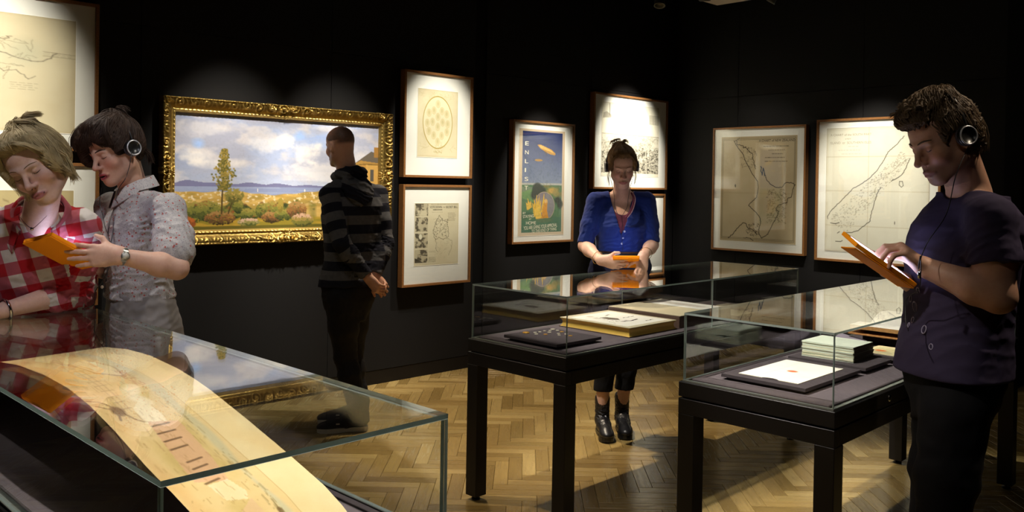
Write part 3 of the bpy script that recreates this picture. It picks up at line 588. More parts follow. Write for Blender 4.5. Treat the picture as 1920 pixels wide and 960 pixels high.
# ------------------------------------------------------------------ gilt frame with landscape in oils
def paint():
    w, h = 400, 206; im = IM(w, h, 'a9aec0'); X, Y = im.X, im.Y
    n = vnoise(h, w, 90, 34, 5, 71); n2 = vnoise(h, w, 40, 22, 5, 72)
    base = RGB('9aa3bd')*(1-X[..., None])+RGB('bccae8')*X[..., None]; im.a = base
    im.blend(np.clip((n-.4)*5, 0, 1)*.7, 'aaa9b6'); im.blend(np.clip((n2-.52)*6, 0, 1)*.75, 'd3ccca')
    bl = np.clip((vnoise(h, w, 70, 40, 3, 77)-.55)*7, 0, 1)*np.clip((X-.4)*4, 0, 1)*(Y < .35); im.blend(bl*.7, '9db4e2')
    for cx, cy, rx, ry, a in ((.1, .35, .08, .07, .9), (.22, .42, .13, .05, .7), (.42, .22, .13, .08, .7), (.5, .2, .05, .1, .9), (.6, .3, .07, .1, 1), (.66, .24, .04, .06, 1), (.78, .28, .05, .1, .9), (.7, .5, .22, .1, .8), (.9, .35, .08, .1, .6), (.15, .12, .14, .06, .5), (.75, .06, .12, .03, .6)):
        d = np.hypot((X-cx)/rx, (Y-cy)/ry)+(n2-.5)*1.6+(vnoise(h, w, 12, 9, 3, 79)-.5)*.7; im.blend(np.clip((1.1-d)*1.6, 0, 1)*a*.8, 'f1eae2')
    d = np.hypot((X-.1)/.035, (Y-.27)/.05)+(n2-.5); im.blend(np.clip(1-d, 0, 1)*1.2, '9db9e6'); d = np.hypot((X-.57)/.04, (Y-.14)/.07)+(n2-.5); im.blend(np.clip(1-d, 0, 1)*1.3, 'a0bcec')
    im.blend(np.clip((Y-.42)/.2, 0, 1)*.5*(.4+X*.6), 'dfe2ea'); im.blend(np.clip((vnoise(h, w, 60, 6, 3, 78)-.5)*5, 0, 1)*np.clip((Y-.4)*6, 0, 1)*.35, 'a9adc0')
    hz = .625
    ridge = hz-.012-.03*np.exp(-((X-.05)/.05)**2)-.018*np.exp(-((X-.14)/.05)**2)-.016*np.exp(-((X-.32)/.06)**2)-.012*np.exp(-((X-.45)/.05)**2)-.01*np.abs(np.sin(X*23))*(X < .72)
    im.blend((Y > ridge)*1., '77779a'); sea = (Y > hz); im.blend(sea*1., '8b95b5'); im.blend(sea*(vnoise(h, w, 80, 5, 2, 74) > .5)*.4, 'a9b1c8')
    shore = .665+.006*np.sin(X*14)-.05*np.clip((X-.58)*2.5, 0, 1)+.03*np.exp(-((X-.42)/.12)**2)+.004*np.sin(X*60); land = np.clip((Y-shore)*h/1.5, 0, 1); im.blend(land, 'c09a4c')
    m = vnoise(h, w, 30, 6, 4, 80); im.blend(land*np.clip((m-.45)*5, 0, 1)*.7, 'd3b066'); im.blend(land*np.clip((.47-m)*6, 0, 1)*.7, '9a8442'); im.blend(land*np.clip((vnoise(h, w, 5, 3, 2, 81)-.62)*9, 0, 1)*(Y < .79), 'e0cba0')
    im.line([(.7, .72), (.66, .76), (.6, .79), (.52, .82)], .012, 'd9b878', .7); im.ell(.6, .655, .003, .012, 'efe9dc'); im.rect(.367, .64, .371, .672, 'efe6d8')
    dark = np.clip((Y-(.775+.03*np.sin(X*40)*vnoise(h, w, 20, 20, 2, 83)+.1*(vnoise(h, w, 14, 40, 3, 84)-.5)))*h/4, 0, 1)*(Y < .93)*np.clip((.66-X)*8+.3*np.sin(X*80), 0, 1); im.blend(dark, '565a2a')
    q = vnoise(h, w, 9, 9, 4, 85); im.blend(dark*np.clip((q-.5)*6, 0, 1), '7d7c37'); im.blend(dark*np.clip((.45-q)*8, 0, 1), '383f21'); im.blend(dark*np.clip((vnoise(h, w, 16, 12, 4, 86)-.55)*9, 0, 1), '93552b')
    gr = np.clip((Y-.89-.01*np.sin(X*20))*h/3, 0, 1); im.blend(gr, '8f7f2b'); im.blend(gr*np.clip((vnoise(h, w, 40, 4, 3, 87)-.5)*6, 0, 1), 'b69334'); im.blend(gr*(Y > .97)*.7, '4c4a1d')
    r = np.random.RandomState(5)
    def bush(cx, cy, rx, ry, cols, n, s_=.0042):
        for i in range(n):
            a = r.rand()*6.28; q = r.rand()**.5; x, y = cx+rx*q*math.cos(a), cy+ry*q*math.sin(a); c = cols[min(len(cols)-1, int((1-(y-cy+ry)/(2*ry))*len(cols)*.9+r.rand()*.8))] if True else cols[0]
            im.ell_small(x, y, s_*(.6+r.rand()), s_*(.6+r.rand())*1.6, c)
    def es(x, y, rx, ry, c, al=.85):
        x0, x1, y0, y1 = int((x-rx)*w)-1, int((x+rx)*w)+2, int((y-ry)*h)-1, int((y+ry)*h)+2; x0, y0 = max(0, x0), max(0, y0); x1, y1 = min(w, x1), min(h, y1)
        if x1 <= x0 or y1 <= y0: return
        d = np.hypot((X[y0:y1, x0:x1]-x)/rx, (Y[y0:y1, x0:x1]-y)/ry); mm = np.clip((1.2-d)*2, 0, 1)[..., None]*al; im.a[y0:y1, x0:x1] = im.a[y0:y1, x0:x1]*(1-mm)+RGB(c)*mm
    im.ell_small = es
    G1 = ['2f3a1c', '4f5526', '7b7a35', '9a8c42']; RD = ['3a2e18', '66482a', '8d6034', 'a67f4a']
    for cx, cy, rx, ry, cs in ((.07, .85, .07, .1, G1), (.15, .84, .06, .09, G1), (.2, .9, .07, .06, RD), (.32, .87, .06, .05, G1), (.42, .84, .06, .08, G1), (.44, .9, .05, .05, RD), (.5, .88, .05, .05, G1), (.56, .84, .05, .08, RD), (.59, .93, .055, .06, ['3f431f', '6d6a30', '9b8347', 'c9a283']), (.05, .94, .04, .06, ['4a3b1c', '8f4a22', 'b4612c']), (.33, .94, .05, .03, ['4f5526', '8a8348', 'cda98e']), (.74, .85, .02, .08, ['3f4a22', '66702f']), (.76, .9, .06, .03, G1), (.28, .8, .02, .06, G1), (.48, .79, .01, .06, ['7a6d2c', 'a08a3c'])): bush(cx, cy, rx, ry, cs, 260)
    im.line([(.205, .86), (.207, .7), (.212, .5), (.215, .35)], .006, '4a3b1e')
    for i in range(520):
        t_ = r.rand(); y = .30+.36*t_; hw = (.012+.05*min(1, t_*1.5))*(1 if t_ < .75 else .7-(t_-.75)); x = .215+(r.rand()*2-1)*hw*(.6+.4*math.sin(i)); im.ell_small(x, y, .0045, .009, ['8f7a34', '6c652b', 'a38a43', '5a5726'][i % 4], .9)
    im.line([(.235, .86), (.25, .77), (.265, .73)], .005, '4a3b1e'); im.line([(.25, .77), (.24, .72)], .004, '4a3b1e'); bush(.26, .7, .045, .06, ['5c5a2a', '7d7436', '94853f'], 130, .005)
    # house at the right edge
    im.poly([(.865, .385), (.96, .26), (1, .29), (1, .385)], '6b6153'); im.poly([(.85, .4), (.9, .355), (1, .375), (1, .4)], 'b48a45'); im.poly([(.865, .4), (.93, .385), (1, .39), (1, .75), (.865, .75)], 'bf8f46'); im.poly([(.93, .385), (1, .39), (1, .75), (.93, .75)], 'd3a556')
    for x in (.876, .898): im.rect(x, .46, x+.012, .56, '5f5a50')
    im.rect(.955, .44, .975, .56, '5b564e'); im.rect(.975, .22, 1, .32, 'a87c3c'); im.poly([(.85, .4), (.93, .382), (1, .39), (1, .4), (.93, .395), (.85, .413)], '8a6a33')
    im.blend((vnoise(h, w, 3, 3, 2, 90)-.5)*.12, '403828'); return im
pc = ((WX+.0), (2.0373+3.6846)/2, (1.0513+1.943)/2); PWd, PHt = 3.6846-2.0373, 1.943-1.0513
gf = empty('gilt_framed_painting', (0, 0, 0), 0, 'large landscape painting in a carved gold frame, trees before a bay under clouds', 'painting'); gf.matrix_world = place('L', pc)
fw_ = .094; D0 = .055
def gilt_rail(L, nl, nw, seed):
    """strip along x (length L at outer edge) and across w 0..1 inward, with carved relief"""
    s_ = np.linspace(0, 1, nl+1); w_ = np.linspace(0, 1, nw+1); S, Wd = np.meshgrid(s_, w_, indexing='ij')
    xx = (Wd*fw_)+(L-2*Wd*fw_)*S - L/2; yy = Wd*fw_
    # profile: outer bead, hollow, raised carved band, flat, inner bead
    pts = [(0, .0), (.001, .02), (.03, .052), (.10, .058), (.16, .052), (.3, .05), (.45, .044), (.6, .030), (.66, .026), (.78, .022), (.80, .030), (.86, .031), (.9, .022), (.94, .018), (1, .006)]
    hh = np.interp(Wd, [p[0] for p in pts], [p[1] for p in pts])
    u = np.abs(xx); rel = np.zeros_like(xx)
    def scroll(cx, cw, R, sg, ph):
        dx, dy = xx-cx, (yy-cw); r = np.hypot(dx, dy); th = np.arctan2(dy*sg, dx)
        k = np.cos(th*1.0+ph-r/R*9.5); return np.clip(k, -.3, 1)*np.clip(1.25-r/R, 0, 1)**.6
    n = int(L/.085); c0 = .3*fw_
    for i in range(n+1):
        cx = -L/2+.02+(L-.04)*i/n; rel = np.maximum(rel, scroll(cx, c0+.006*(-1)**i, .034, (-1)**i, 1.3*i+seed))
    leaf = np.clip(np.sin(xx/.006+6*np.sin(xx/.05)+Wd*9), 0, 1)*np.exp(-((Wd-.33-.1*np.sin(xx/.045))/.16)**2)
    mid = np.exp(-(u/.16)**2); cor = np.exp(-((u-L/2+.05)/.09)**2)
    shell = np.clip(np.cos(np.arctan2(yy-.055, xx)*13), 0, 1)*np.exp(-(np.hypot(xx, yy-.05)/.05)**4)
    band = np.clip(1-np.abs(Wd-.32)/.36, 0, 1)**.4
    amp = (.35+.65*np.clip(np.sin(xx/.16+1.2)+.4, 0, 1)+.7*mid+.6*cor)
    z = hh+band*(rel*.013+leaf*.007)*amp+shell*.012*mid
    z += .0022*np.clip(np.sin(xx/.0017*.42), -1, 1)*np.exp(-((Wd-.83)/.05)**2) + .0016*np.sin(xx/.0026)*np.exp(-((Wd-.06)/.035)**2)
    edge = .006*np.clip(rel, 0, 1)*amp*(Wd < .02)
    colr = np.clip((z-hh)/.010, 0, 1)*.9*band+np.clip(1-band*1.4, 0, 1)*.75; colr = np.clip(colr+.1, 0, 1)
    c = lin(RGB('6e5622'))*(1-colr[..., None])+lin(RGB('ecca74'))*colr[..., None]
    V_ = np.stack([xx, yy-edge, z+D0-.055+.03], -1)
    i = (np.arange(nl)[:, None]*(nw+1)+np.arange(nw)).ravel(); Q = np.stack([i, i+nw+1, i+nw+2, i+1], 1)
    return V_.reshape(-1, 3), Q, c.reshape(-1, 3)
for k, (L, ang_, nl) in enumerate(((PWd, 0, 640), (PHt, 90, 350), (PWd, 180, 640), (PHt, 270, 350))):
    V_, Q, c = gilt_rail(L, nl, 30, k*1.7); a = math.radians(ang_); ht = (PHt if k % 2 == 0 else PWd)/2
    y = V_[:, 1]-ht; x = V_[:, 0].copy(); X2 = x*math.cos(a)-y*math.sin(a); Y2 = x*math.sin(a)+y*math.cos(a)
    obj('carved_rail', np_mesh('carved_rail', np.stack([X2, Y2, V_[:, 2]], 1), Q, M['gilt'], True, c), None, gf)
b = MB(); x, y = PWd/2-.004, PHt/2-.004
for (ax, ay), (bx, by) in (((-x, -y), (-x+.05, y)), ((x-.05, -y), (x, y)), ((-x+.05, -y), (x-.05, -y+.05)), ((-x+.05, y-.05), (x-.05, y))): b.box((ax, ay, 0), (bx, by, .031), bev=.002)
obj('back_frame', b, plain('red_bole_wood', hexc('4a1712'), .5), gf)
im = paint(); x, y = PWd/2-fw_+.003, PHt/2-fw_+.003
obj('panel_backing', MB().box((-x, -y, .01), (x, y, .033)), M['black'], gf)
print_obj('canvas', im, (-x, y, .0345), (2*x, 0, 0), (0, -2*y, 0), gf, M['oil'])
# ------------------------------------------------------------------ display cases
ZB, ZT = .747, .992
def pane_mesh(name, a, b, ax):
    """glass slab; the two faces across axis ax are clear, the cut rim is tinted"""
    m = MB().box(a, b); order = [2, 2, 1, 0, 1, 0]; m.mi = [0 if o == ax else 1 for o in order]
    return m.mesh(name, [M['glass'], M['glass_edge']])
trim_m = plain('grey_metal_strip', hexc('8f9088'), .35, .6)
def make_case(pos, rz, W, L, label, joint=1.1, lock=None, tk=.0065):
    e = empty('display_case', (*pos, 0), rz, label, 'display case')
    obj('glass_top', pane_mesh('glass_top', (0, 0, ZT-tk), (W, L, ZT), 2), None, e)
    g = .0008
    obj('glass_side', pane_mesh('glass_side', (0, 0, ZB), (W, tk, ZT-tk-g), 1), None, e)
    obj('glass_side', pane_mesh('glass_side', (0, L-tk, ZB), (W, L, ZT-tk-g), 1), None, e)
    for x0 in (0, W-tk):
        for y0, y1 in ((tk+g, joint-g), (joint+g, L-tk-g)):
            obj('glass_side', pane_mesh('glass_side', (x0, y0, ZB), (x0+tk, y1, ZT-tk-g), 0), None, e)
    o = .012
    obj('tray', MB().box((-o, -o, ZB-.060), (W+o, L+o, ZB-.006), bev=.002), M['black'], e)
    f = MB(); 
    for a, b in (((-.002, -.002), (W+.002, .012)), ((-.002, L-.012), (W+.002, L+.002)), ((-.002, .012), (.012, L-.012)), ((W-.012, .012), (W+.002, L-.012))): f.box((*a, ZB-.006), (*b, ZB-.0005))
    obj('edge_strip', f, trim_m, e)
    obj('display_bed', MB().box((.022, .022, ZB-.006), (W-.022, L-.022, ZB+.004), bev=.003), M['fabric'], e)
    fr = MB(); h0, h1, w = ZB-.122, ZB-.066, .022
    for a, b in (((-o, -o), (W+o, w)), ((-o, L-w), (W+o, L+o)), ((-o, w), (w, L-w)), ((W-w, w), (W+o, L-w))): fr.box((*a, h0), (*b, h1), bev=.0015)
    fr.box((0, 0, h1), (W, L, h1+.006)); obj('apron', fr, M['black'], e)
    for x0 in (-o, W+o-.068):
        for y0 in (-o, L+o-.068):
            lg = obj('leg', MB().box((x0, y0, .022), (x0+.068, y0+.068, h0), bev=.002), M['black'], e)
            obj('levelling_foot', MB().lathe([(0, 0), (.019, 0), (.021, .004), (.019, .009), (.008, .012), (.008, .024)], (x0+.034, y0+.034, 0), n=16), M['rubber'], lg)
    if lock: 
        lk = obj('lock', MB().lathe([(0, .0), (.012, 0), (.012, .004), (.009, .006), (.0, .006)], (W+o, lock, ZB-.033), (1, 0, 0), 18), M['chrome'], e)
        obj('keyway', MB().box((W+o+.006, lock-.001, ZB-.038), (W+o+.0066, lock+.001, ZB-.028)), M['black'], lk)
    return e
C1 = ((-1.304, .531), math.radians(90)+.0242, .578, 1.863)
C2 = ((-2.9745, 2.6358), .0191, .5758, 2.0392)
C3 = ((-1.828, 2.6582), .0259, .564, 2.0581)
make_case(*C1, 'glass topped black display case in the left foreground holding the long arched panorama', 1.75, tk=.0095)
make_case(*C2, 'middle glass display case with coins and large gilt edged books, woman in blue behind it', 1.12)
make_case(*C3, 'right glass display case with a document and a stack of booklets, beside the standing man', 1.12, lock=.43)
def onto(c, x, y, z=0, rz=0):
    a = c[1]; return (c[0][0]+x*math.cos(a)-y*math.sin(a), c[0][1]+x*math.sin(a)+y*math.cos(a), z), a+rz
Z0 = ZB+.0045
# --- middle case: coin board and coins
def riser(c, x0, y0, x1, y1, h, label, legs=.008):
    p, a = onto(c, (x0+x1)/2, (y0+y1)/2, Z0); e = empty('display_riser', p, a, label, 'display board'); X, Y = (x1-x0)/2, (y1-y0)/2
    obj('board', MB().box((-X, -Y, h-.013), (X, Y, h), bev=.001), M['board'], e)
    obj('riser_foot', MB().box((-X+.02, -Y+.02, 0), (X-.02, Y-.02, h-.013)), M['board'], e); return e
riser(C2, .165, .045, .485, .345, .024, 'dark square display board carrying coins in the near end of the middle case')
coins = [(.194, .15, 'gold', .012), (.216, .188, 's', .008), (.248, .161, 's', .0085), (.22, .215, 's', .007), (.215, .253, 's', .007), (.28, .188, 'gold', .009), (.253, .243, 's', .009), (.226, .278, 's', .007), (.207, .318, 's', .011), (.243, .31, 's', .008), (.334, .22, 's', .007), (.304, .25, 's', .008), (.280, .299, 'gold', .009), (.336, .266, 's', .008), (.376, .249, 'gold', .009)]
gm = plain('gold_coin', hexc('e0a94a'), .35, .7, bumps=(400, .5, .001)); sm_ = plain('silver_coin', hexc('d2cbb8'), .4, .5, bumps=(400, .5, .001))
ORD = ['first', 'second', 'third', 'fourth', 'fifth', 'sixth', 'seventh', 'eighth', 'ninth', 'tenth', 'eleventh', 'twelfth']
def P_x(q):
    w = np.array(onto(C2, q[0], q[1], Z0)[0])-EYE; return (w@RT)/(w@FW)
for c_ in coins:
    x, y, k, r = c_
    x = x-.0; p, a = onto(C2, x+.008, y-.0, Z0+.0242)
    b = MB().lathe([(0, 0), (r, 0), (r*1.03, .0005), (r*1.03, .0022), (r*.93, .0026), (r*.88, .0021), (0, .0021)], n=20)
    if x < .2:   # irregular nugget-like badge
        b = MB().lathe([(0, 0), (r*1.3, 0), (r*1.5, .002), (r*1.1, .005), (r*.6, .0035), (0, .005)], n=9)
        o = obj('gold_badge', b, gm); o.location = v3(p); tag(o, 'irregular gold badge at the left corner of the coin board', 'badge'); continue
    o = obj('coin', b, gm if k == 'gold' else sm_); o.location = v3(p); o.rotation_euler = (0, 0, x*40)
    r_k = sorted([q for q in coins[1:] if q[2] == k], key=lambda q: P_x(q)); tag(o, ORD[[q is c_ for q in r_k].index(True)]+(' small gold' if k == 'gold' else ' small silver')+' coin from the left on the coin board', 'coin', 'gold coins on the dark board' if k == 'gold' else 'silver coins on the dark board')
# --- large books in the middle case
def book(c, x0, y0, x1, y1, z, h, label, edge, cover, sheet=None, ink=None, concave=True, rz=0):
    p, a = onto(c, (x0+x1)/2, (y0+y1)/2, z); e = empty('book', p, a+rz, label, 'book'); X, Y = (x1-x0)/2, (y1-y0)/2
    obj('cover', MB().box((-X-.004, -Y-.004, 0), (X+.002, Y+.004, .004), bev=.001), cover, e)
    n = 10; vs = []
    for i in range(n+1):
        q = i/n; ins = .010*math.sin(math.pi*q)**.8 if concave else 0; zz = .004+(h-.008)*q
        for (sx, sy) in ((-1, -1), (1, -1), (1, 1), (-1, 1)): vs.append((sx*(X-(ins if sx > 0 or 1 else 0)), sy*(Y-ins), zz))
    fs = [(i*4+k, i*4+(k+1) % 4, i*4+4+(k+1) % 4, i*4+4+k) for i in range(n) for k in range(4)]+[(0, 3, 2, 1), (n*4, n*4+1, n*4+2, n*4+3)]
    obj('page_block', MB().add(vs, fs), edge, e)
    if sheet is None: obj('front_cover', MB().box((-X-.004, -Y-.004, h-.004), (X+.002, Y+.004, h), bev=.001), cover, e)
    else:
        obj('open_page', MB().box((-X, -Y, h-.004), (X, Y, h-.001), bev=.0008), bpy.data.materials['page_paper'], e)
        fx0, fx1, fy0, fy1 = sheet; print_obj('printed_page', ink, (-X+2*X*fx0, -Y+2*Y*fy1, h-.0002), (2*X*(fx1-fx0), 0, 0), (0, -2*Y*(fy1-fy0), 0), e, M['print'])
    return e
plain('page_paper', hexc('c9bda0'), .9, spec=.1)
t = NT('gilt_page_edges'); mp = t.n('ShaderNodeMapping', ins={'Scale': (2, 2, 260)}); t.l(t.coord(), mp.inputs[0]); n = t.noise(3, 4, .6, mp.outputs[0])
t.base(t.mix(n, hexc('b98b2c'), hexc('f0cf6e')), .38, .55); t.bump(n, .3, .001); GILT = t.m
t = NT('pale_page_edges'); mp = t.n('ShaderNodeMapping', ins={'Scale': (3, 3, 400)}); t.l(t.coord(), mp.inputs[0]); n = t.noise(3, 4, .6, mp.outputs[0]); t.base(t.mix(n, hexc('a89c80'), hexc('ddd4bb')), .9, spec=.1); t.bump(n, .3, .001); PEDGE = t.m
leather = plain('brown_leather', hexc('5c463c'), .6, bumps=(300, .3, .001), var=.2)
im = IM(130, 170, 'efeae0'); im.poly([(.32, .55), (.5, .5), (.6, .6), (.48, .7), (.3, .66)], '584a3a', .8); im.scribble(.25, .5, .7, .8, 60, .08, .006, '6d5f50', .8, 3); im.line([(.7, .32), (.74, .5), (.7, .7)], .03, '3c352c', .9, .02, 2, .04); im.line([(.2, .3), (.24, .45)], .02, '5a5044', .8, .02, 3, .04)
im.line([(.5, .12), (.52, .4)], .014, '4b4338', .8, .03, 4, .03); im.line([(.85, .15), (.87, .35)], .02, '5a5044', .7, .03, 5, .03); im.ell(.15, .7, .05, .06, 'c7bda6', .7, soft=4); im.line([(.6, .85), (.75, .92)], .01, '7a6d5a', .7, .03, 5, .03); im.ell(.3, .75, .04, .04, 'a99c84', .6, soft=5)
book(C2, .075, .525, .505, .905, Z0, .047, 'large open book with golden page edges and a white illustrated page, near coins', GILT, leather, (.09, .93, .06, .92), im)
im2 = IM(90, 90, 'f2eee6'); im2.ell(.5, .5, .33, .2, 'cfc3b2', .8, soft=8); im2.scribble(.2, .3, .8, .7, 50, .1, .008, 'a3957f', .6, 3)
e = book(C2, .05, .945, .50, 1.42, Z0, .062, 'thick brown book with a pale blank page and white print, behind the golden book', leather, leather, (.05, .97, .58, .97), im2, False)
obj('spine_edge', MB().box((-.225, -.245, .0), (.225, -.240, .058), bev=.001), leather, e)
for i, (x, y, w, h, lb, n_) in enumerate(((.24, 1.66, .13, .13, 'small white card lying flat beyond the thick brown book in the middle case', 'card'), (.40, 1.62, .16, .2, 'cream folded leaflet lying near the right glass of the middle case', 'leaflet'), (.27, 1.88, .2, .14, 'grey printed sheet at the far end of the middle case', 'printed sheet'))):
    p, a = onto(C2, x, y, Z0); e = empty('paper_'+n_.replace(' ', '_'), p, a+.05, lb, n_)
    im3 = IM(40, 50, ['efe8dc', 'd8cfb4', 'a39b8c'][i]); im3.textlines(.15, .85, .2, .85, 7, '6d6352', .6, i, .02)
    obj('sheet', MB().box((-w/2, -h/2, 0), (w/2, h/2, .004), bev=.0006), bpy.data.materials['page_paper'], e); print_obj('print', im3, (-w/2+.002, h/2-.002, .0043), (w-.004, 0, 0), (0, -h+.004, 0), e, M['print'])
# --- right case
riser(C3, .10, .095, .425, .555, .022, 'low dark board under the white document in the right case')
p, a = onto(C3, .262, .322, Z0+.0222); e = empty('document', p, a, 'white torn document with a red wax seal on the low dark board', 'document')
im = IM(110, 180, 'f4efe2'); im.blend((vnoise(180, 110, 30, 30, 3, 5)-.5)*.5, 'e0d3b6'); im.ell(.53, .52, .085, .045, 'd9825c', 1, soft=3); im.ell(.53, .52, .03, .02, 'b85a38', .9, soft=3)
im.textlines(.1, .9, .06, .4, 11, 'b9ab8d', .35, 4, .006); im.textlines(.15, .85, .6, .92, 8, 'b9ab8d', .3, 5, .006); im.line([(.3, .02), (.3, .98)], .006, 'd8ccb0', .6); im.line([(.05, .62), (.9, .58)], .005, 'c8bb9c', .5)
obj('sheet', MB().box((-.115, -.185, 0), (.115, .185, .0015)), bpy.data.materials['page_paper'], e); print_obj('print', im, (-.115, .185, .0018), (.23, 0, 0), (0, -.37, 0), e, M['print'])
obj('torn_patch', MB().add([(-.02, -.186, .0024), (-.008, -.176, .0024), (.012, -.172, .0024), (.03, -.176, .0024), (.042, -.186, .0024), (-.02, -.186, -.001), (.042, -.186, -.001)], [(0, 4, 3, 2, 1), (0, 5, 6, 4)]), M['board'], e)
obj('seal', MB().lathe([(0, .0025), (.009, .0022), (.012, .001), (.013, 0)], (.007, -.006, .0018), n=12), plain('red_wax', hexc('d4744c'), .5), e)
riser(C3, .115, .585, .430, .835, .024, 'dark board under the stack of pale booklets in the right case')
bp = [plain('booklet_cover', hexc('d6dece'), .85, spec=.1, var=.06), plain('booklet_cover_b', hexc('d9d6bd'), .85, spec=.1, var=.06)]
dk = plain('booklet_dark_edge', hexc('3a3122'), .9, var=.6, vs=300)  # dark mottled colour for one edge strip of each booklet
bpro = []
for k in (0, 1):
    m = MB().box((-.108, -.096, 0), (.104, .096, .0012), 0).box((-.108, -.096, .0044), (.104, .096, .0054), 0).box((-.106, -.0955, .0012), (.103, .094, .0044), 0)
    bpro.append((m.mesh('covers', bp[k]), MB().box((.1035, -.094, .0006), (.1065, .094, .0048)).mesh('dark_edge', dk)))
for i in range(11):
    p, a = onto(C3, .255+rng.randn()*.0012, .733+rng.randn()*.0015, Z0+.0242+i*.00555, rng.randn()*.012)
    e = empty('booklet', p, a, ['lowest', 'tenth', 'ninth', 'eighth', 'seventh', 'sixth', 'fifth', 'fourth', 'third', 'second', 'topmost'][i]+' pale green booklet'+('' if i in (0, 10) else ' from the top')+' of the stack in the right case', 'booklet', 'booklets in the stack')
    obj('covers', bpro[i % 2][0], None, e); obj('dark_edge', bpro[i % 2][1], None, e)
riser(C3, .275, .865, .455, 1.10, .026, 'dark board under the cream pamphlet behind the booklets')
p, a = onto(C3, .352, .985, Z0+.0262); e = empty('pamphlet', p, a, 'cream pamphlet with an orange emblem, behind the stack of booklets', 'pamphlet')
im = IM(70, 90, 'dccfa0'); im.rect(.12, .1, .88, .9, 'cbbf92', .7); im.ell(.4, .62, .17, .1, 'd8753f', 1, soft=3); im.line([(.2, .15), (.8, .15), (.8, .35)], .02, '8f7d45', .8); im.textlines(.2, .8, .3, .45, 3, '7d6c3d', .7, 3, .015); im.rect(.15, .78, .85, .84, 'a9a58f', .8)
obj('cover', MB().box((-.068, -.095, 0), (.068, .095, .004), bev=.0006), bpy.data.materials['page_paper'], e); print_obj('print', im, (-.067, .094, .0043), (.134, 0, 0), (0, -.188, 0), e, M['print'])
# lilac wedge and open book on its cradle
p, a = onto(C3, .12, 1.10, Z0); e = empty('label_wedge', p, a, 'sloping grey lilac text wedge left of the open book', 'label stand')
obj('wedge', MB().add([(-.06, -.11, 0), (.06, -.11, 0), (.06, .11, 0), (-.06, .11, 0), (-.06, -.11, .012), (.06, -.11, .004), (.06, .11, .022), (-.06, .11, .04)], [(0, 3, 2, 1), (4, 5, 6, 7), (0, 1, 5, 4), (1, 2, 6, 5), (2, 3, 7, 6), (3, 0, 4, 7)]), plain('lilac_card', hexc('8b8190'), .85), e)
p, a = onto(C3, .27, 1.42, Z0); e = empty('open_book', p, a, 'old open book with bright white pages on a dark cradle in the right case', 'book')
obj('cradle', MB().box((-.14, -.14, 0), (.14, .18, .045), bev=.003), M['board'], e)
for s in (-1, 1):
    n = 12; vs = []; fs = []
    for i in range(n+1):
        q = i/n; y = .0+s*.22*q; z = .062+.028*math.sin(min(1, q*1.35)*math.pi*.62)**1.2 if s < 0 else .062+.05*math.sin(min(1, q*1.2)*math.pi*.6)
        vs += [(-.165, y, z), (.165, y, z), (.165, y, .050+.02*q), (-.165, y, .050+.02*q)]
    for i in range(n):
        b_ = i*4
        for k in range(4): fs.append((b_+k, b_+(k+1) % 4, b_+4+(k+1) % 4, b_+4+k))
    fs += [(0, 1, 2, 3), (n*4+3, n*4+2, n*4+1, n*4)]
    m = MB().add(vs, fs, 0, False); m.mi = [0 if (j % 4) == 0 else 1 for j in range(n*4)]+[1, 1]
    obj('page_block', m, [plain('white_page', hexc('f2ede4'), .9, spec=.1, var=.02), plain('foxed_page_edge', hexc('b98a52'), .9, var=.35, vs=120)], e)
obj('binding', MB().box((-.17, -.23, .045), (.17, .23, .051), bev=.001), plain('tan_binding', hexc('a8743c'), .7, var=.2), e)
# --- the arched panorama in the left case
lo = [(-1.80, .70), (-1.72, .80), (-1.6, .865), (-1.45, .922), (-1.32, .950), (-1.15, .967), (-.96, .975), (-.8, .972), (-.66, .957), (-.52, .931), (-.37, .897), (-.26, .877), (-.16, .857), (-.09, .835), (-.05, .80), (-.04, .757)]
hi = [(-1.83, .76), (-1.78, .81), (-1.64, .892), (-1.45, .932), (-1.28, .950), (-1.12, .955), (-.95, .947), (-.84, .935), (-.76, .923), (-.58, .888), (-.4, .850), (-.25, .815), (-.18, .790), (-.14, .770), (-.11, .762), (-.09, .757)]
def resample(p, n):
    p = np.array(p); d = np.r_[0, np.cumsum(np.hypot(*np.diff(p, axis=0).T))]; s_ = np.linspace(0, d[-1], n)
    q = np.stack([np.interp(s_, d, p[:, k]) for k in (0, 1)], 1)
    for _ in range(6): q[1:-1] = (q[:-2]+q[2:]+2*q[1:-1])/4
    return q
nS, nT = 620, 130
A, B = resample(lo, nS+1), resample(hi, nS+1)
im = IM(nS, nT, 'e4cf9f'); X, Y = im.X, im.Y     # X: 0 far end .. 1 near end ; Y: 0 high side .. 1 low side
im.blend((vnoise(nT, nS, 50, 40, 4, 91)-.45)*1.2, 'ddb978'); im.blend((vnoise(nT, nS, 12, 60, 4, 92)-.5)*.5, 'f1e2ba')
sc = (Y > .33); im.blend(sc*.28, 'd3a763'); bd = .36+.03*np.sin(X*9)+.02*np.sin(X*31); im.blend(np.clip((Y-bd)*30, 0, 1)*np.clip((.47-Y)*30, 0, 1)*.55, 'b3b7a0'); im.blend(np.clip((Y-.36)*40, 0, 1)*np.clip((.40-Y)*40, 0, 1)*np.clip((.62-X)*6, 0, 1)*.6, 'aab6bb')
im.blend(np.clip((Y-.44)*12, 0, 1)*np.clip((.9-Y)*12, 0, 1)*np.clip((vnoise(nT, nS, 30, 22, 4, 93)-.42)*3, 0, 1)*.55, 'b9a057'); im.blend(np.clip((Y-.8)*12, 0, 1)*np.clip((vnoise(nT, nS, 40, 30, 4, 94)-.4)*3, 0, 1)*.35, 'c9903f')
im.blend(np.clip(.08-np.abs(Y-.96), 0, 1)*6*(vnoise(nT, nS, 60, 20, 2, 95)), 'cc8a4a')
bn = 'a8804f'; pk = 'd9a988'; cr = 'f3e6c6'
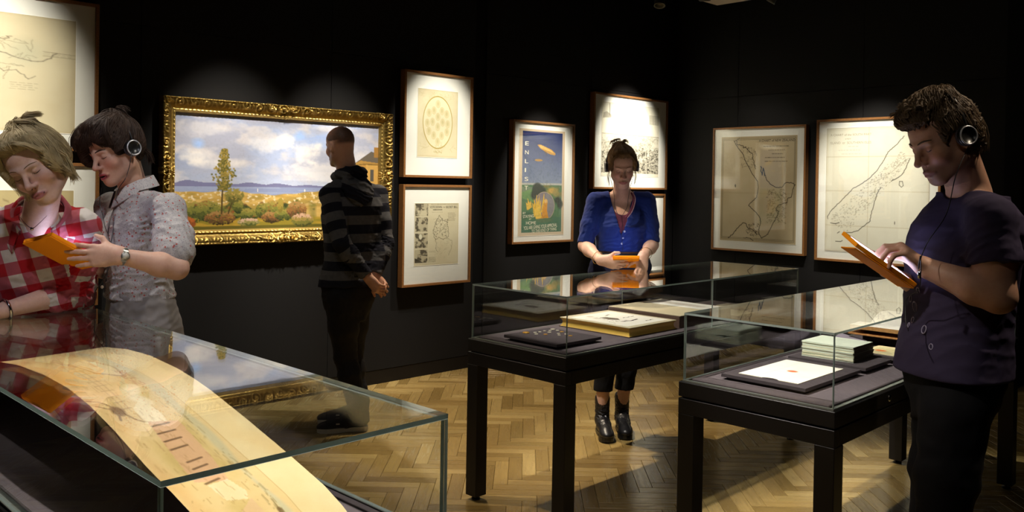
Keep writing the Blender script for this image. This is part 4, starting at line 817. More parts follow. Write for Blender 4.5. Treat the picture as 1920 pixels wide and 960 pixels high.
# barn and fences
im.poly([(.40, .52), (.47, .44), (.53, .50), (.50, .66), (.42, .70)], 'ead4a4', .9); im.line([(.53, .50), (.50, .66)], .0035, '8f5f3e', .9); im.line([(.47, .44), (.53, .50)], .0028, '8f6a44', .8); im.line([(.42, .70), (.50, .66)], .0028, bn, .8); im.line([(.40, .52), (.47, .44)], .0024, bn, .7)
im.line([(.43, .56), (.46, .56)], .002, bn, .7); im.line([(.44, .66), (.48, .63)], .002, bn, .7); im.line([(.36, .78), (.45, .70)], .002, 'b8734c', .8); im.line([(.36, .7), (.40, .8), (.47, .74)], .0016, bn, .6)
for i in range(9): x = .48+.022*i; im.line([(x, .70+.006*i), (x+.004, .80+.004*i)], .0022, '7f6038', .5)
im.line([(.47, .72), (.66, .77)], .0016, '8a6c42', .5); im.line([(.47, .76), (.66, .81)], .0016, '8a6c42', .45); im.line([(.33, .62), (.46, .80)], .0014, bn, .6); im.line([(.30, .66), (.42, .86)], .0014, bn, .6)
for cx, cy in ((.585, .56), (.60, .60), (.625, .64), (.64, .60)): im.ell(cx, cy, .016, .05, cr, .8, soft=4)
im.poly([(.63, .62), (.68, .58), (.72, .62), (.705, .76), (.66, .74)], cr, .9); im.poly([(.705, .52), (.80, .55), (.86, .6), (.85, .82), (.70, .74)], pk, .75)
for i in range(4): x = .708+.020*i; im.line([(x, .60+.01*i), (x+.006, .74+.008*i)], .0035, '6d5238', .9)
for i in range(4): x = .80+.017*i; im.line([(x, .62+.01*i), (x+.006, .74+.008*i)], .0035, '6d5238', .85)
im.poly([(.855, .6), (.885, .56), (.90, .60), (.895, .74), (.86, .76)], cr, .5); im.poly([(.9, .58), (.95, .56), (.97, .66), (.92, .72)], 'd9b58a', .8); im.poly([(.945, .5), (.99, .5), (.99, .62), (.95, .62)], cr, .7)
im.ell(.664, .86, .014, .045, '6a4a2c', .85, soft=3); im.line([(.655, .86), (.632, .92), (.625, .99)], .0028, '7a5a36', .8); im.line([(.66, .88), (.645, .97)], .0026, '7a5a36', .8); im.line([(.67, .84), (.69, .80), (.70, .76)], .0024, '7a5a36', .8); im.line([(.675, .88), (.69, .9)], .003, '5c4026', .8)
im.scribble(.3, .42, .95, .5, 140, .02, .0014, '8c7a4c', .5, 7); im.scribble(.35, .5, .98, .95, 200, .025, .0012, '9a7a48', .45, 8); im.scribble(.5, .44, .58, .52, 60, .015, .0016, '9a5f45', .6, 9)
im.line([(.0, .335), (1, .335)], .0012, 'b79a64', .6); im.ell(.96, .43, .01, .02, '6b5433', .8); im.ell(.93, .46, .006, .02, '6b5433', .8)
T_ = np.linspace(0, 1, nT+1)[:, None]; lowv, highv = .132, .455
xx = B[None, :, 0]*(1-T_)+A[None, :, 0]*T_; zz = B[None, :, 1]*(1-T_)+A[None, :, 1]*T_; yy = highv*(1-T_)+lowv*T_+0*xx
# case frame: local x = across (0..W), local y = along (0..L) with along = -u
Vg = np.stack([yy, -xx, zz], -1); a_ = lin(np.clip(im.a, 0, 1)); a_ = np.concatenate([a_, a_[:, -1:]], 1); a_ = np.concatenate([a_, a_[-1:]], 0)
w1 = nS+1; i = (np.arange(nT)[:, None]*w1+np.arange(nS)).ravel(); Q = np.stack([i, i+w1, i+w1+1, i+1], 1)
e = empty('arched_panorama', (*C1[0], 0), C1[1], 'long watercolour panorama bent over an arch inside the left foreground case', 'artwork')
obj('painted_sheet', np_mesh('painted_sheet', Vg.reshape(-1, 3), Q, M['print'], True, a_.reshape(-1, 3)), None, e)
V2 = np.stack([yy[::16, ::8], -xx[::16, ::8], zz[::16, ::8]-.004], -1); r2, c2 = V2.shape[:2]; i = (np.arange(r2-1)[:, None]*c2+np.arange(c2-1)).ravel(); Q2 = np.stack([i, i+1, i+c2+1, i+c2], 1)
obj('support_sheet', np_mesh('support_sheet', V2.reshape(-1, 3), Q2, bpy.data.materials['page_paper'], True), None, e)
# ------------------------------------------------------------------ organic modelling: blended solids meshed on a sparse grid
A3 = lambda *a: np.array(a, float)
def nrm(v): v = np.asarray(v, float); return v/(np.linalg.norm(v)+1e-12)
class Pr:
    """one solid: fn(points)->distance, bounding sphere, blend radius, op"""
    def __init__(s, fn, c, R, k=.01, op='u', cut=None, off=0., grp=0): s.fn, s.c, s.R, s.k, s.op, s.cut, s.off, s.grp = fn, np.asarray(c, float), R, k, op, cut or [], off, grp
    def __call__(s, p):
        d = s.fn(p)-s.off
        for c, n, r in s.cut:
            e = (p-c) @ n
            if r: h = np.clip(.5+.5*(d-e)/r, 0, 1); d = e*(1-h)+d*h+r*h*(1-h)
            else: d = np.maximum(d, e)
        return d
    def w(s, **k):
        q = Pr(s.fn, s.c, s.R, s.k, s.op, list(s.cut), s.off, s.grp)
        for a, v in k.items(): setattr(q, a, v)
        return q
def cone(a, b, ra, rb, k=.012, **kw):
    a, b = np.asarray(a, float), np.asarray(b, float); ab = b-a; L = ab@ab+1e-12
    def f(p):
        q = p-a; t = np.clip((q@ab)/L, 0, 1); return np.linalg.norm(q-t[:, None]*ab, axis=1)-(ra+(rb-ra)*t)
    return Pr(f, (a+b)/2, np.linalg.norm(ab)/2+max(ra, rb), k, **kw)
def ell(c, r, R=None, k=.012, **kw):
    c, r = np.asarray(c, float), np.asarray(r, float)
    def f(p):
        q = p-c
        if R is not None: q = q @ R
        k0 = np.linalg.norm(q/r, axis=1); k1 = np.linalg.norm(q/(r*r), axis=1)+1e-9; return k0*(k0-1)/k1
    return Pr(f, c, max(r), k, **kw)
def chain(pts, rad, k=.012, **kw): return [cone(pts[i], pts[i+1], rad[i], rad[i+1], k, **kw) for i in range(len(pts)-1)]
def loft(keys, A, k=.02, **kw):
    """keys: (centre, lateral unit, rx, ry_front, ry_back) ordered along axis A"""
    A = nrm(A); C = np.array([q[0] for q in keys], float); s_ = C@A; o = np.argsort(s_); s_ = s_[o]; C = C[o]
    Lt = np.array([nrm(np.asarray(q[1])-A*(np.asarray(q[1])@A)) for q in keys])[o]; rx = np.array([q[2] for q in keys])[o]; rf = np.array([q[3] for q in keys])[o]; rb = np.array([q[4] for q in keys])[o]
    def f(p):
        s = p@A; I = lambda v: np.interp(s, s_, v)
        c = np.stack([I(C[:, i]) for i in range(3)], 1); c += (s-(c@A))[:, None]*A; l = np.stack([I(Lt[:, i]) for i in range(3)], 1); l /= np.linalg.norm(l, axis=1)[:, None]
        w = np.cross(A, l); q = p-c; x = (q*l).sum(1); y = (q*w).sum(1); a = I(rx); b = np.where(y > 0, I(rf), I(rb))
        m = (np.abs(x/a)**2.3+np.abs(y/b)**2.3)**(1/2.3); d = (m-1)*np.minimum(a, b)*.95
        e = np.maximum(s-s_[-1], s_[0]-s); return np.maximum(d, e)
    cc = (C[0]+C[-1])/2; return Pr(f, cc, np.linalg.norm(C[-1]-C[0])/2+max(rx.max(), rf.max())+.03, k, **kw)
def field(prims, fold=None):
    def f(p, act=None):
        D = np.full(len(p), 1.)
        for i, q in enumerate(prims):
            if act is not None and not act[i]: continue
            d = q(p)
            if q.op == 'u':
                h = np.maximum(q.k-np.abs(D-d), 0)/q.k; D = np.minimum(D, d)-h*h*q.k*.25
            elif q.op == 's':
                d = -d; h = np.maximum(q.k-np.abs(D-d), 0)/q.k; D = np.maximum(D, d)+h*h*q.k*.25
        if fold is not None:
            m = np.abs(D) < .06
            if m.any(): D[m] = D[m]-fold(p[m])
        return D
    return f
def polygonize(prims, h, fold=None, lo=None, hi=None, pad=.02):
    us = [q for q in prims if q.op == 'u']
    if lo is None: lo = np.min([q.c-q.R-q.off for q in us], 0)-pad
    if hi is None: hi = np.max([q.c+q.R+q.off for q in us], 0)+pad
    lo, hi = np.asarray(lo, float), np.asarray(hi, float); B = 6; nb = np.ceil((hi-lo)/(h*B)).astype(int)+1; n = nb*B
    f = field(prims, fold); pc = np.array([q.c for q in prims]); pr = np.array([q.R+q.off for q in prims]); pk = np.array([q.k for q in prims])
    SB = 4; D = np.full(tuple(n+1), .5, np.float32); act_any = np.zeros(tuple(nb), bool)
    NI = {}
    for sx in range(0, nb[0], SB):
        for sy in range(0, nb[1], SB):
            for sz in range(0, nb[2], SB):
                e = np.minimum([sx+SB, sy+SB, sz+SB], nb); g = np.mgrid[sx:e[0], sy:e[1], sz:e[2]].reshape(3, -1).T
                c0 = lo+(np.array([sx, sy, sz])+e)/2*B*h; rad = np.linalg.norm((e-[sx, sy, sz])*B*h)/2
                ds = np.linalg.norm(pc-c0, axis=1)-pr-rad; act = ds < .02+pk
                if not any(act[i] and prims[i].op == 'u' for i in range(len(prims))): continue
                ctr = lo+(g+.5)*B*h; d = f(ctr, act); m = np.abs(d) < B*h*.87*1.35+.004
                for q, dd in zip(g[~m], d[~m]):
                    if dd < 0: x, y, z = q*B; D[x:x+B+1, y:y+B+1, z:z+B+1] = np.minimum(D[x:x+B+1, y:y+B+1, z:z+B+1], -.5)
                ga = g[m]
                if not len(ga): continue
                act_any[ga[:, 0], ga[:, 1], ga[:, 2]] = True
                nx, ny, nz = (e-[sx, sy, sz])*B+1; mk = np.zeros((nx, ny, nz), bool)
                for q in ga-[sx, sy, sz]: x, y, z = q*B; mk[x:x+B+1, y:y+B+1, z:z+B+1] = True
                idx = np.argwhere(mk); w = idx+np.array([sx, sy, sz])*B; D[w[:, 0], w[:, 1], w[:, 2]] = f(lo+w*h, act)
    S = D < 0; a = np.zeros(tuple(n), np.int8)
    for dx in (0, 1):
        for dy in (0, 1):
            for dz in (0, 1): a += S[dx:dx+n[0], dy:dy+n[1], dz:dz+n[2]]
    blk = np.repeat(np.repeat(np.repeat(act_any, B, 0), B, 1), B, 2); cells = np.argwhere((a > 0) & (a < 8) & blk)
    if not len(cells): return np.zeros((0, 3)), np.zeros((0, 4), int)
    acc = np.zeros((len(cells), 3)); cnt = np.zeros(len(cells)); cor = [(i, j, k) for i in (0, 1) for j in (0, 1) for k in (0, 1)]
    dv = {c: D[cells[:, 0]+c[0], cells[:, 1]+c[1], cells[:, 2]+c[2]].astype(float) for c in cor}
    for c in cor:
        for ax in range(3):
            if c[ax]: continue
            e = list(c); e[ax] = 1; e = tuple(e); d0, d1 = dv[c], dv[e]; m = (d0 < 0) != (d1 < 0); t = d0/(d0-d1+1e-20)
            p = np.tile(np.array(c, float), (len(cells), 1)); p[:, ax] += t; acc[m] += p[m]; cnt[m] += 1
    V = lo+(cells+acc/cnt[:, None])*h; ID = np.full(tuple(n), -1, np.int32); ID[cells[:, 0], cells[:, 1], cells[:, 2]] = np.arange(len(cells)); Q = []
    for ax in range(3):
        b, c = (ax+1) % 3, (ax+2) % 3; sl0 = [slice(None)]*3; sl1 = [slice(None)]*3; sl0[ax] = slice(0, n[ax]); sl1[ax] = slice(1, n[ax]+1)
        e0, e1 = S[tuple(sl0)], S[tuple(sl1)]; w = np.argwhere(e0 != e1); w = w[(w[:, b] > 0) & (w[:, c] > 0) & (w[:, b] < n[b]) & (w[:, c] < n[c])]; s0 = e0[w[:, 0], w[:, 1], w[:, 2]]
        def at(db, dc): q = w.copy(); q[:, b] -= db; q[:, c] -= dc; return ID[q[:, 0], q[:, 1], q[:, 2]]
        q = np.stack([at(1, 1), at(0, 1), at(0, 0), at(1, 0)], 1); q[~s0] = q[~s0][:, ::-1]; Q.append(q)
    Q = np.vstack(Q); Q = Q[(Q >= 0).all(1)]; return V, Q
def join(*ms):
    V, Q, b = [], [], 0
    for v, q in ms: V.append(v); Q.append(q+b); b += len(v)
    return np.vstack(V), np.vstack(Q)
_r = np.random.RandomState(3); WK = _r.randn(14, 3); WK /= np.linalg.norm(WK, axis=1)[:, None]; WP = _r.rand(14)*6.28
def sn(p, wl, seed=0, oct=3):
    """smooth pseudo noise, about -1..1"""
    o = 0; a = 1; t = 0
    for i in range(oct):
        k = 6.283/(wl/2**i); w = WK[(i*4+seed) % 14], WK[(i*4+seed+1) % 14], WK[(i*4+seed+2) % 14]; x = p@w[0]*k+WP[(seed+i) % 14]; y = p@w[1]*k+WP[(seed+i+3) % 14]; z = p@w[2]*k
        o = o+a*np.sin(x+1.3*np.sin(y+.7*np.sin(z)))*np.cos(y*.8+z*.5); t += a; a *= .5
    return o/t*1.3
def ridge(p, c, R, d, wl, amp, seed=0, bend=.35):
    """a fan of cloth folds around c, ridges perpendicular to d"""
    q = p-c; w = np.exp(-(q*q).sum(1)/(R*R)); x = q@nrm(d)+bend*wl*sn(p, wl*3.5, seed, 2); s = np.sin(x*6.283/wl); return amp*w*(1-2*np.abs(s)**.7)
# ------------------------------------------------------------------ heads, hands, bodies
class Frame:
    def __init__(s, c, f, u):
        s.c = np.asarray(c, float); s.f = nrm(f); s.u = nrm(np.asarray(u)-s.f*(np.asarray(u)@s.f)); s.r = np.cross(s.f, s.u); s.M = np.stack([s.r, s.f, s.u], 1)
    def w(s, *p): return s.c+s.M@np.array(p, float)
    def l(s, P_): return (np.asarray(P_)-s.c)@s.M
def head_prims(H, S, nb, nr=.052, mouth=0., sc=1.0, jaw=1.0, nose=1.0, smile=0.):
    E = lambda c, r, **k: ell(H.w(*(np.array(c)*sc)), np.array(r)*sc, H.M, **k); K = lambda a, b, ra, rb, **k: cone(H.w(*(np.array(a)*sc)), H.w(*(np.array(b)*sc)), ra*sc, rb*sc, **k)
    L = [E((0, -.014, .034), (.073, .085, .081), k=.02), E((0, .028, .036), (.060, .050, .056), k=.03), E((0, .026, -.030), (.057, .053, .062), k=.03)]
    for x in (-1, 1):
        L += [K((x*.047*jaw, .000, -.058), (x*.017*jaw, .062, -.096), .019, .015, k=.025), E((x*.036, .054, -.028), (.023, .024, .024), k=.02), K((x*.037, .071, .017), (x*.009, .081, .016), .0075, .008, k=.014)]
    L += [E((0, .067, -.098), (.021*jaw, .018, .016), k=.016), E((0, .064, -.064), (.030, .026, .030), k=.02)]
    for x in (-1, 1): L += [E((x*.031, .088, .001), (.0165, .011, .0095), k=.012, op='s'), E((x*.0305, .0665, -.0005), (.0135, .0135, .0125), k=.003)]
    L += [K((0, .079, .012), (0, .079+.026*nose, -.030), .0065, .0085, k=.012), E((0, .079+.025*nose, -.034), (.0105, .0105, .0085), k=.007)]
    for x in (-1, 1): L += [E((x*.0125, .091, -.037), (.0070, .0105, .0072), k=.006), E((x*.0060, .099, -.0445), (.0034, .0045, .0032), k=.003, op='s')]
    o = mouth*.004; s_ = smile*.004; b = smile*.004
    if mouth: L += [E((0, .088, -.069), (.0185+b, .013, .0022+o), k=.003, op='s')]
    for x in (-1, 1):
        L += [K((x*(.024+b), .0815, -.0685+s_), (x*.008, .0915, -.0640+o*.5), .0026, .0040, k=.005), K((x*.008, .0915, -.0640+o*.5), (0, .0915, -.0655+o*.5), .0040, .0038, k=.004),
              K((x*(.022+b), .0815, -.0705+s_), (x*.007, .0895, -.0745-o), .0028, .0047, k=.005), K((x*.007, .0895, -.0745-o), (0, .0898, -.0748-o), .0047, .0047, k=.004)]
    if not mouth: L += [K((-.022, .0955, -.0692), (.022, .0955, -.0692), .0016, .0016, k=.003, op='s')]
    for x in (-1, 1): L += [E((x*.0745, -.012, -.008), (.0075, .0185, .031), k=.008), E((x*.0815, -.008, -.004), (.0045, .010, .018), k=.005, op='s')]
    nk = np.asarray(nb, float); L += [cone(H.w(0, -.024*sc, -.035*sc), nk, nr, nr*1.08, k=.03), cone(H.w(0, .0, -.075*sc), nk+H.f*.004, .024, .03, k=.025)]
    return L
def head_color(H, V, base, lips, sc=1.0, stubble=None, brow=None, cheek=.35, mouth=0., capc=None, cap=None):
    p = H.l(V)/sc; c = np.tile(np.asarray(lin(RGB(base))), (len(V), 1)); x, y, z = p.T; front = y > .03
    def mx(m, col):
        nonlocal c
        m = np.clip(m, 0, 1)[:, None]; c = c*(1-m)+lin(RGB(col))*m
    g = np.exp(-(((np.abs(x)-.040)/.022)**2+((z+.032)/.022)**2))*front*cheek; mx(g, 'b8604c'); mx(np.exp(-((x/.016)**2+((z+.034)/.012)**2))*(y > .08)*cheek*.8, 'b8604c')
    mx(np.exp(-(((np.abs(x)-.031)/.017)**2+((z+.010)/.010)**2))*front*.30, '7d5147')
    if stubble: mx(np.clip((-.040-z)*60, 0, 1)*np.clip((y+.015)*40, 0, 1)*(z > -.135)*stubble[1], stubble[0]); mx(np.exp(-(((np.abs(x))/.028)**4+((z+.0545)/.0065)**4))*(y > .07)*stubble[1], stubble[0])
    m = np.clip(1.35-np.sqrt((x/.0225)**2+((z+.0693)/(.0078+mouth*.003))**2), 0, .35)/.35*(y > .074); mx(m, lips)
    if mouth: mx(((np.abs(x) < .022) & (np.abs(z+.0685) < .0018+mouth*.0035) & (y < .0885) & (y > .05))*1., '2a0f0c'); mx(((np.abs(x) < .014) & (z > -.0685+mouth*.0005) & (z < -.0655+mouth*.002) & (y < .0885) & (y > .05))*1., 'd9cfc0')
    mx((np.hypot(np.abs(x)-.006, z+.045) < .003)*(y > .08)*.8, '3d1d16')
    if cap is not None: mx(cap(p), capc)
    return c
def surf(H, F_, x, z, y0=.13, sc=1.):
    """local y where the face surface lies at local x, z"""
    ys = np.linspace(y0, .02, 90); d = F_(np.array([H.w(x*sc, y*sc, z*sc) for y in ys])); i = np.argmax(d < 0); return ys[i]
def face_bits(H, prims, par, brow_mat, sc=1.0, gaze=-.0050, thick=1.0, wide=False):
    F_ = field(prims); b = MB(); l = MB()
    for s in (-1, 1):
        pts = []; rr = []
        for i in range(9):
            q = i/8; x = s*(.012+.036*q); z = .0195+.0075*math.sin(q*2.2)-.004*q; pts.append(H.w(x*sc, (surf(H, F_, x, z, sc=sc)-.0002)*sc, z*sc)); rr.append((.0008+.0017*math.sin(math.pi*(.12+.8*q)))*thick)
        b.tube(pts, rr, 6)
        pts = []; rr = []
        for i in range(9):
            q = i/8; x = s*(.0185+.0265*q); z = gaze-.0028*math.sin(math.pi*q)+.0012*q; pts.append(H.w(x*sc, (surf(H, F_, x, z, sc=sc)+.0002)*sc, z*sc)); rr.append(.0005+.0009*math.sin(math.pi*min(1, q*.9+.1)))
        l.tube(pts, rr, 5)
    obj('eyebrows', b, brow_mat, par); obj('eyelashes', l, bpy.data.materials.get('lash') or plain('lash', hexc('1a100c'), .6), par)
def hand_prims(W, D, N, side, curls, thumb=((.8, .55, -.25), (.5, .85, -.3)), sc=1.0, spread=(.10, .02, -.05, -.13), k0=.009):
    """W wrist, D towards the knuckles, N out of the back of the hand; side +1: thumb lies towards D x N"""
    D = nrm(D); N = nrm(np.asarray(N)-D*(np.asarray(N)@D)); X = np.cross(D, N)*side; T = lambda p: np.asarray(W)+sc*(X*p[0]+D*p[1]+N*p[2]); dr = lambda p: nrm(X*p[0]+D*p[1]+N*p[2])
    kn = [(.027, .087, .001), (.0075, .091, .004), (-.0125, .086, .002), (-.031, .077, -.003)]; ln = [(.041, .025, .021), (.045, .029, .022), (.042, .027, .021), (.033, .020, .019)]; rd = [.0092, .0094, .0089, .0080]
    L = [cone(T((-.010, -.004, 0)), T((-.006, .012, 0)), .0225*sc, .0215*sc, .014), cone(T((.010, -.004, 0)), T((.010, .012, 0)), .0215*sc, .021*sc, .014), ell(T((-.001, .048, -.004)), np.array((.039, .047, .0150))*sc, np.stack([X, D, N], 1), k=.014)]
    for q in kn: L.append(cone(T((q[0]*.45, .012, 0)), T(q), .015*sc, .0108*sc, .012))
    tips = []
    for i in range(4):
        p = np.array(T(kn[i])); a = 0.
        for j in range(3):
            a += math.radians(curls[i][j]); d = dr((math.sin(spread[i])*math.cos(a), math.cos(spread[i])*math.cos(a), -math.sin(a))); q = p+d*ln[i][j]*sc; r0 = rd[i]*(1, .94, .86)[j]*sc; r1 = rd[i]*(.94, .86, .74)[j]*sc
            L.append(cone(p, q, r0, r1, .0035 if j else .006)); p = q
        tips.append(p)
    c0, c1 = T((.014, .016, -.006)), T((.033, .046, -.012)); L.append(cone(c0, c1, .0175*sc, .0135*sc, .014)); p1 = np.array(c1)+dr(thumb[0])*.036*sc; p2 = p1+dr(thumb[1])*.028*sc
    L += [cone(c1, p1, .0118*sc, .0100*sc, .007), cone(p1, p2, .0102*sc, .0078*sc, .004)]
    return L
def tri(a, b, la, lb, pole):
    """middle joint of a two-bone limb"""
    a, b = np.asarray(a, float), np.asarray(b, float); d = b-a; L = np.linalg.norm(d)
    if la > .35: la, lb = L*.51, L*.50   # straight legs
    n = nrm(d); x = (la*la-lb*lb+L*L)/(2*L); h = math.sqrt(max(0, la*la-x*x)); p = np.asarray(pole, float)-a; p = nrm(p-n*(p@n)); return a+n*x+p*h
SKIN = {}
def skin_mat(name, rough=.5):
    t = NT(name); a = t.n('ShaderNodeVertexColor', layer_name='Col'); n = t.noise(90, 4, .6); n2 = t.noise(700, 2, .5)
    c = t.mix(t.ramp(n, [(.35, 0.), (.75, .22)]), a.outputs[0], hexc('a85f4a')); t.base(c, rough, spec=.35, sub=.12)
    t.b.inputs['Subsurface Radius'].default_value = (.012, .005, .003); t.b.inputs['Subsurface Scale'].default_value = 1.; t.bump(n2, .12, .0006); return t.m
M['skin'] = skin_mat('skin')
def skin_obj(par, mesh, H, sc, colkw):
    V, Q = mesh; c = head_color(H, V, colkw.pop('base'), colkw.pop('lips'), sc, **colkw); return obj('body', np_mesh('body', V, Q, M['skin'], True, c), None, par)
def cloth_obj(name, par, prims, h, mat, fold=None, pat=None, post=None):
    if fold is not None and post is not None:
        f0, (pc, pn) = fold, post; fold = lambda p: f0(p)*np.clip(-((p-pc)@pn)/.012, 0, 1)
    V, Q = polygonize(prims, h, fold)
    at = None
    if pat:
        try: at = {'pat': pat(V, Q)}
        except TypeError: at = {'pat': pat(V)}
    return obj(name, np_mesh(name, V, Q, mat, True, None, at), None, par)
def hair_mat(name, c1, c2, rough=.58):
    t = NT(name); a = t.n('ShaderNodeAttribute', attribute_name='pat'); mp = t.n('ShaderNodeMapping', ins={'Scale': (900, 14, 900)}); t.l(a.outputs['Vector'], mp.inputs[0]); n = t.noise(1., 4, .6, mp.outputs[0]); n2 = t.noise(26, 3)
    c = t.mix(t.ramp(n, [(.3, 0.), (.7, 1.)]), c1, c2); c = t.mix(t.ramp(n2, [(.35, 0.), (.7, .45)]), c, [x*.45 for x in c1]); t.base(c, rough, spec=.3); t.bump(n, .6, .002); return t.m
def strands(par, name, H, roots, mat, r=.0011, n=7, seed=0):
    """roots: list of (list of control points, spread, count)"""
    b = MB(); R_ = np.random.RandomState(seed)
    for ctrl, sp, cnt in roots:
        ctrl = np.array(ctrl, float)
        for i in range(cnt):
            off = R_.randn(3)*sp; c = ctrl+off*np.linspace(.5, 1.3, len(ctrl))[:, None]+R_.randn(*ctrl.shape)*sp*.25; t_ = np.linspace(0, len(ctrl)-1, n); k = np.minimum(t_.astype(int), len(ctrl)-2); f_ = (t_-k)[:, None]
            c0, c1, c2, c3 = c[np.maximum(k-1, 0)], c[k], c[k+1], c[np.minimum(k+2, len(ctrl)-1)]
            q = .5*((2*c1)+(-c0+c2)*f_+(2*c0-5*c1+4*c2-c3)*f_**2+(-c0+3*c1-3*c2+c3)*f_**3)
            b.tube([H.w(*p) for p in q], list(r*(.55+.7*R_.rand())*np.array([.8, 1, 1, 1, .9, .7, .3])[:n] if n == 7 else r), 4, cap=False)
    return tag(obj(name, b, mat, par), kind='stuff')
def hair_flow(H, pole, sc=1.):
    pl_ = nrm(pole); e1 = nrm(np.cross(pl_, (0, 1, .01))); e2 = np.cross(pl_, e1)
    def f(V):
        p = H.l(V); az = np.arctan2(p@e1, p@e2); r = np.linalg.norm(p, axis=1); th = np.arccos(np.clip(p@pl_/(r+1e-9), -1, 1)); return np.stack([np.cos(az)*.09*(.5+th), th*.1, np.sin(az)*.09*(.5+th)], 1)
    return f
def comb(par, H, prims, pole, mat, n=520, steps=8, st=.009, r=.0010, lift=.0016, swirl=.25, seed=1, zmin=-.09):
    """dense locks lying on the hair surface, running away from the crown"""
    F_ = field(prims); V, Q = polygonize(prims, .009); R_ = np.random.RandomState(seed); pl_ = nrm(pole); L = H.l(V); V = V[L[:, 2] > zmin]; P0 = V[R_.randint(0, len(V), n)]+R_.randn(n, 3)*.002
    def grad(p):
        e = .002; g = np.stack([F_(p+np.eye(3)[i]*e)-F_(p-np.eye(3)[i]*e) for i in range(3)], 1); return g/(np.linalg.norm(g, axis=1)[:, None]+1e-9)
    axis = H.M@pl_; pth = [P0]; sw = swirl*(.6+.8*R_.rand(n)); pos = P0
    for k in range(steps+1):
        g = grad(pos); pos = pos-g*(F_(pos)-lift*(1 if 0 < k < steps else -.3))[:, None]
        if k: pth.append(pos)
        else: pth[0] = pos
        c = pos-H.c; t_ = c-axis*(c@axis)[:, None]-axis*.02; t_ = t_/np.linalg.norm(t_, axis=1)[:, None]; s2 = np.cross(axis, t_); d = t_-axis*np.clip((np.linalg.norm(c-axis*(c@axis)[:, None], axis=1)/.09)[:, None], 0, 1)*.9+s2*sw[:, None]; d -= g*(d*g).sum(1)[:, None]; d /= np.linalg.norm(d, axis=1)[:, None]+1e-9
        pos = pos+d*st*(.8+.4*R_.rand(n))[:, None]
    b = MB(); w = np.sin(np.linspace(.25, math.pi-.1, len(pth)))
    for i in range(n): b.tube([q[i] for q in pth], list(r*(.6+.8*R_.rand())*(.35+.65*w)), 4, cap=False)
    return tag(obj('combed_hair', b, mat, par), kind='stuff')
def headphones(H, label, sc=1.0, arc_back=0., band_tilt=0.):
    """on-ear headphones: two cups on the ears, a thin band over the crown"""
    e = empty('headphones', H.c, 0, label, 'headphones'); L = lambda *p: H.w(*(np.array(p)*sc))-H.c
    blk = M['rubber']
    for s in (-1, 1):
        ax = H.M@np.array([s, 0, 0.]); c = L(s*.078, -.010, -.004); n0 = len(COL.objects)
        cp = obj('ear_cup', MB().lathe([(0, .006), (.027, .006), (.030, .010), (.030, .016), (.026, .020), (.022, .021), (.022, .0195), (0, .0195)], c, ax, 28), blk, e)
        obj('chrome_ring', MB().lathe([(.0235, .0208), (.0250, .0222), (.0272, .0215), (.0282, .0195), (.0272, .0180)], c, ax, 28), M['satin'], cp)
        obj('ear_pad', MB().lathe([(.010, .0), (.022, -.004), (.029, .000), (.030, .006), (.026, .009), (0, .008)], c, ax, 28), M['board'], e)
    pts = []; 
    for i in range(19):
        a = math.pi*i/18; pts.append(L(.094*math.cos(a), -.012-.02*math.sin(a)-arc_back*math.sin(a), -.002+.134*math.sin(a)))
    obj('headband', MB().tube(pts, .0032, 8), blk, e); return e
def tube_obj(name, pts, r, mat, par=None, n=6, sub=6):
    c = np.array(pts, float); t_ = np.linspace(0, len(c)-1, (len(c)-1)*sub+1); k = np.minimum(t_.astype(int), len(c)-2); f_ = (t_-k)[:, None]
    c0, c1, c2, c3 = c[np.maximum(k-1, 0)], c[k], c[k+1], c[np.minimum(k+2, len(c)-1)]; q = .5*((2*c1)+(-c0+c2)*f_+(2*c0-5*c1+4*c2-c3)*f_**2+(-c0+3*c1-3*c2+c3)*f_**3)
    return obj(name, MB().tube(q, r, n), mat, par)
# ------------------------------------------------------------------ people
def DC(a, b, c): return RT*a+UP*b+FW*c
UPZ = np.array([0, 0, 1.])
def torso_prims(pel, nb, latp, latc, w=1., d=1., keys=None, A=None, k=.03, lean=0., **kw):
    pel, nb = np.asarray(pel, float), np.asarray(nb, float); A = nrm(nb-pel) if A is None else nrm(A); L = np.linalg.norm(nb-pel)
    keys = keys or [(-.16, .120, .085, .095, 0), (-.02, .168, .105, .118, 0), (.10, .158, .100, .108, 0), (.27, .138, .095, .092, 0), (.5, .150, .108, .100, .005), (.68, .162, .115, .108, .008), (.82, .165, .100, .108, .004), (.92, .140, .072, .085, -.004), (1.0, .085, .050, .058, -.006)]
    out = []
    for t_, rx, rf, rb, fy in keys:
        l = nrm(np.asarray(latp)*(1-t_)+np.asarray(latc)*t_); f_ = np.cross(A, l); out.append((pel+A*L*t_+f_*(fy+lean*math.sin(math.pi*min(1, max(0, t_)))), l, rx*w, rf*d, rb*d))
    return loft(out, A, k, **kw)
def arm_prims(sh, el, wr, s=1., k=.02, off=0.):
    sh, el, wr = [np.asarray(q, float) for q in (sh, el, wr)]; m = sh*.45+el*.55; f = el*.7+wr*.3
    return [cone(sh, m, .050*s, .046*s, k, off=off), cone(m, el, .046*s, .0375*s, k, off=off)], [cone(el, f, .0385*s, .0405*s, k, off=off), cone(f, wr, .0405*s, .0255*s, k, off=off)]
def leg_prims(hp, kn, an, s=1., k=.025, off=0.):
    hp, kn, an = [np.asarray(q, float) for q in (hp, kn, an)]; m = hp*.5+kn*.5; c = kn*.68+an*.32
    return [cone(hp, m, .088*s, .075*s, k, off=off), cone(m, kn, .075*s, .056*s, k, off=off), cone(kn, c, .055*s, .057*s, k, off=off), cone(c, an, .057*s, .038*s, k, off=off)]
def cutat(p, d, r=.004): return (np.asarray(p, float), nrm(d), r)
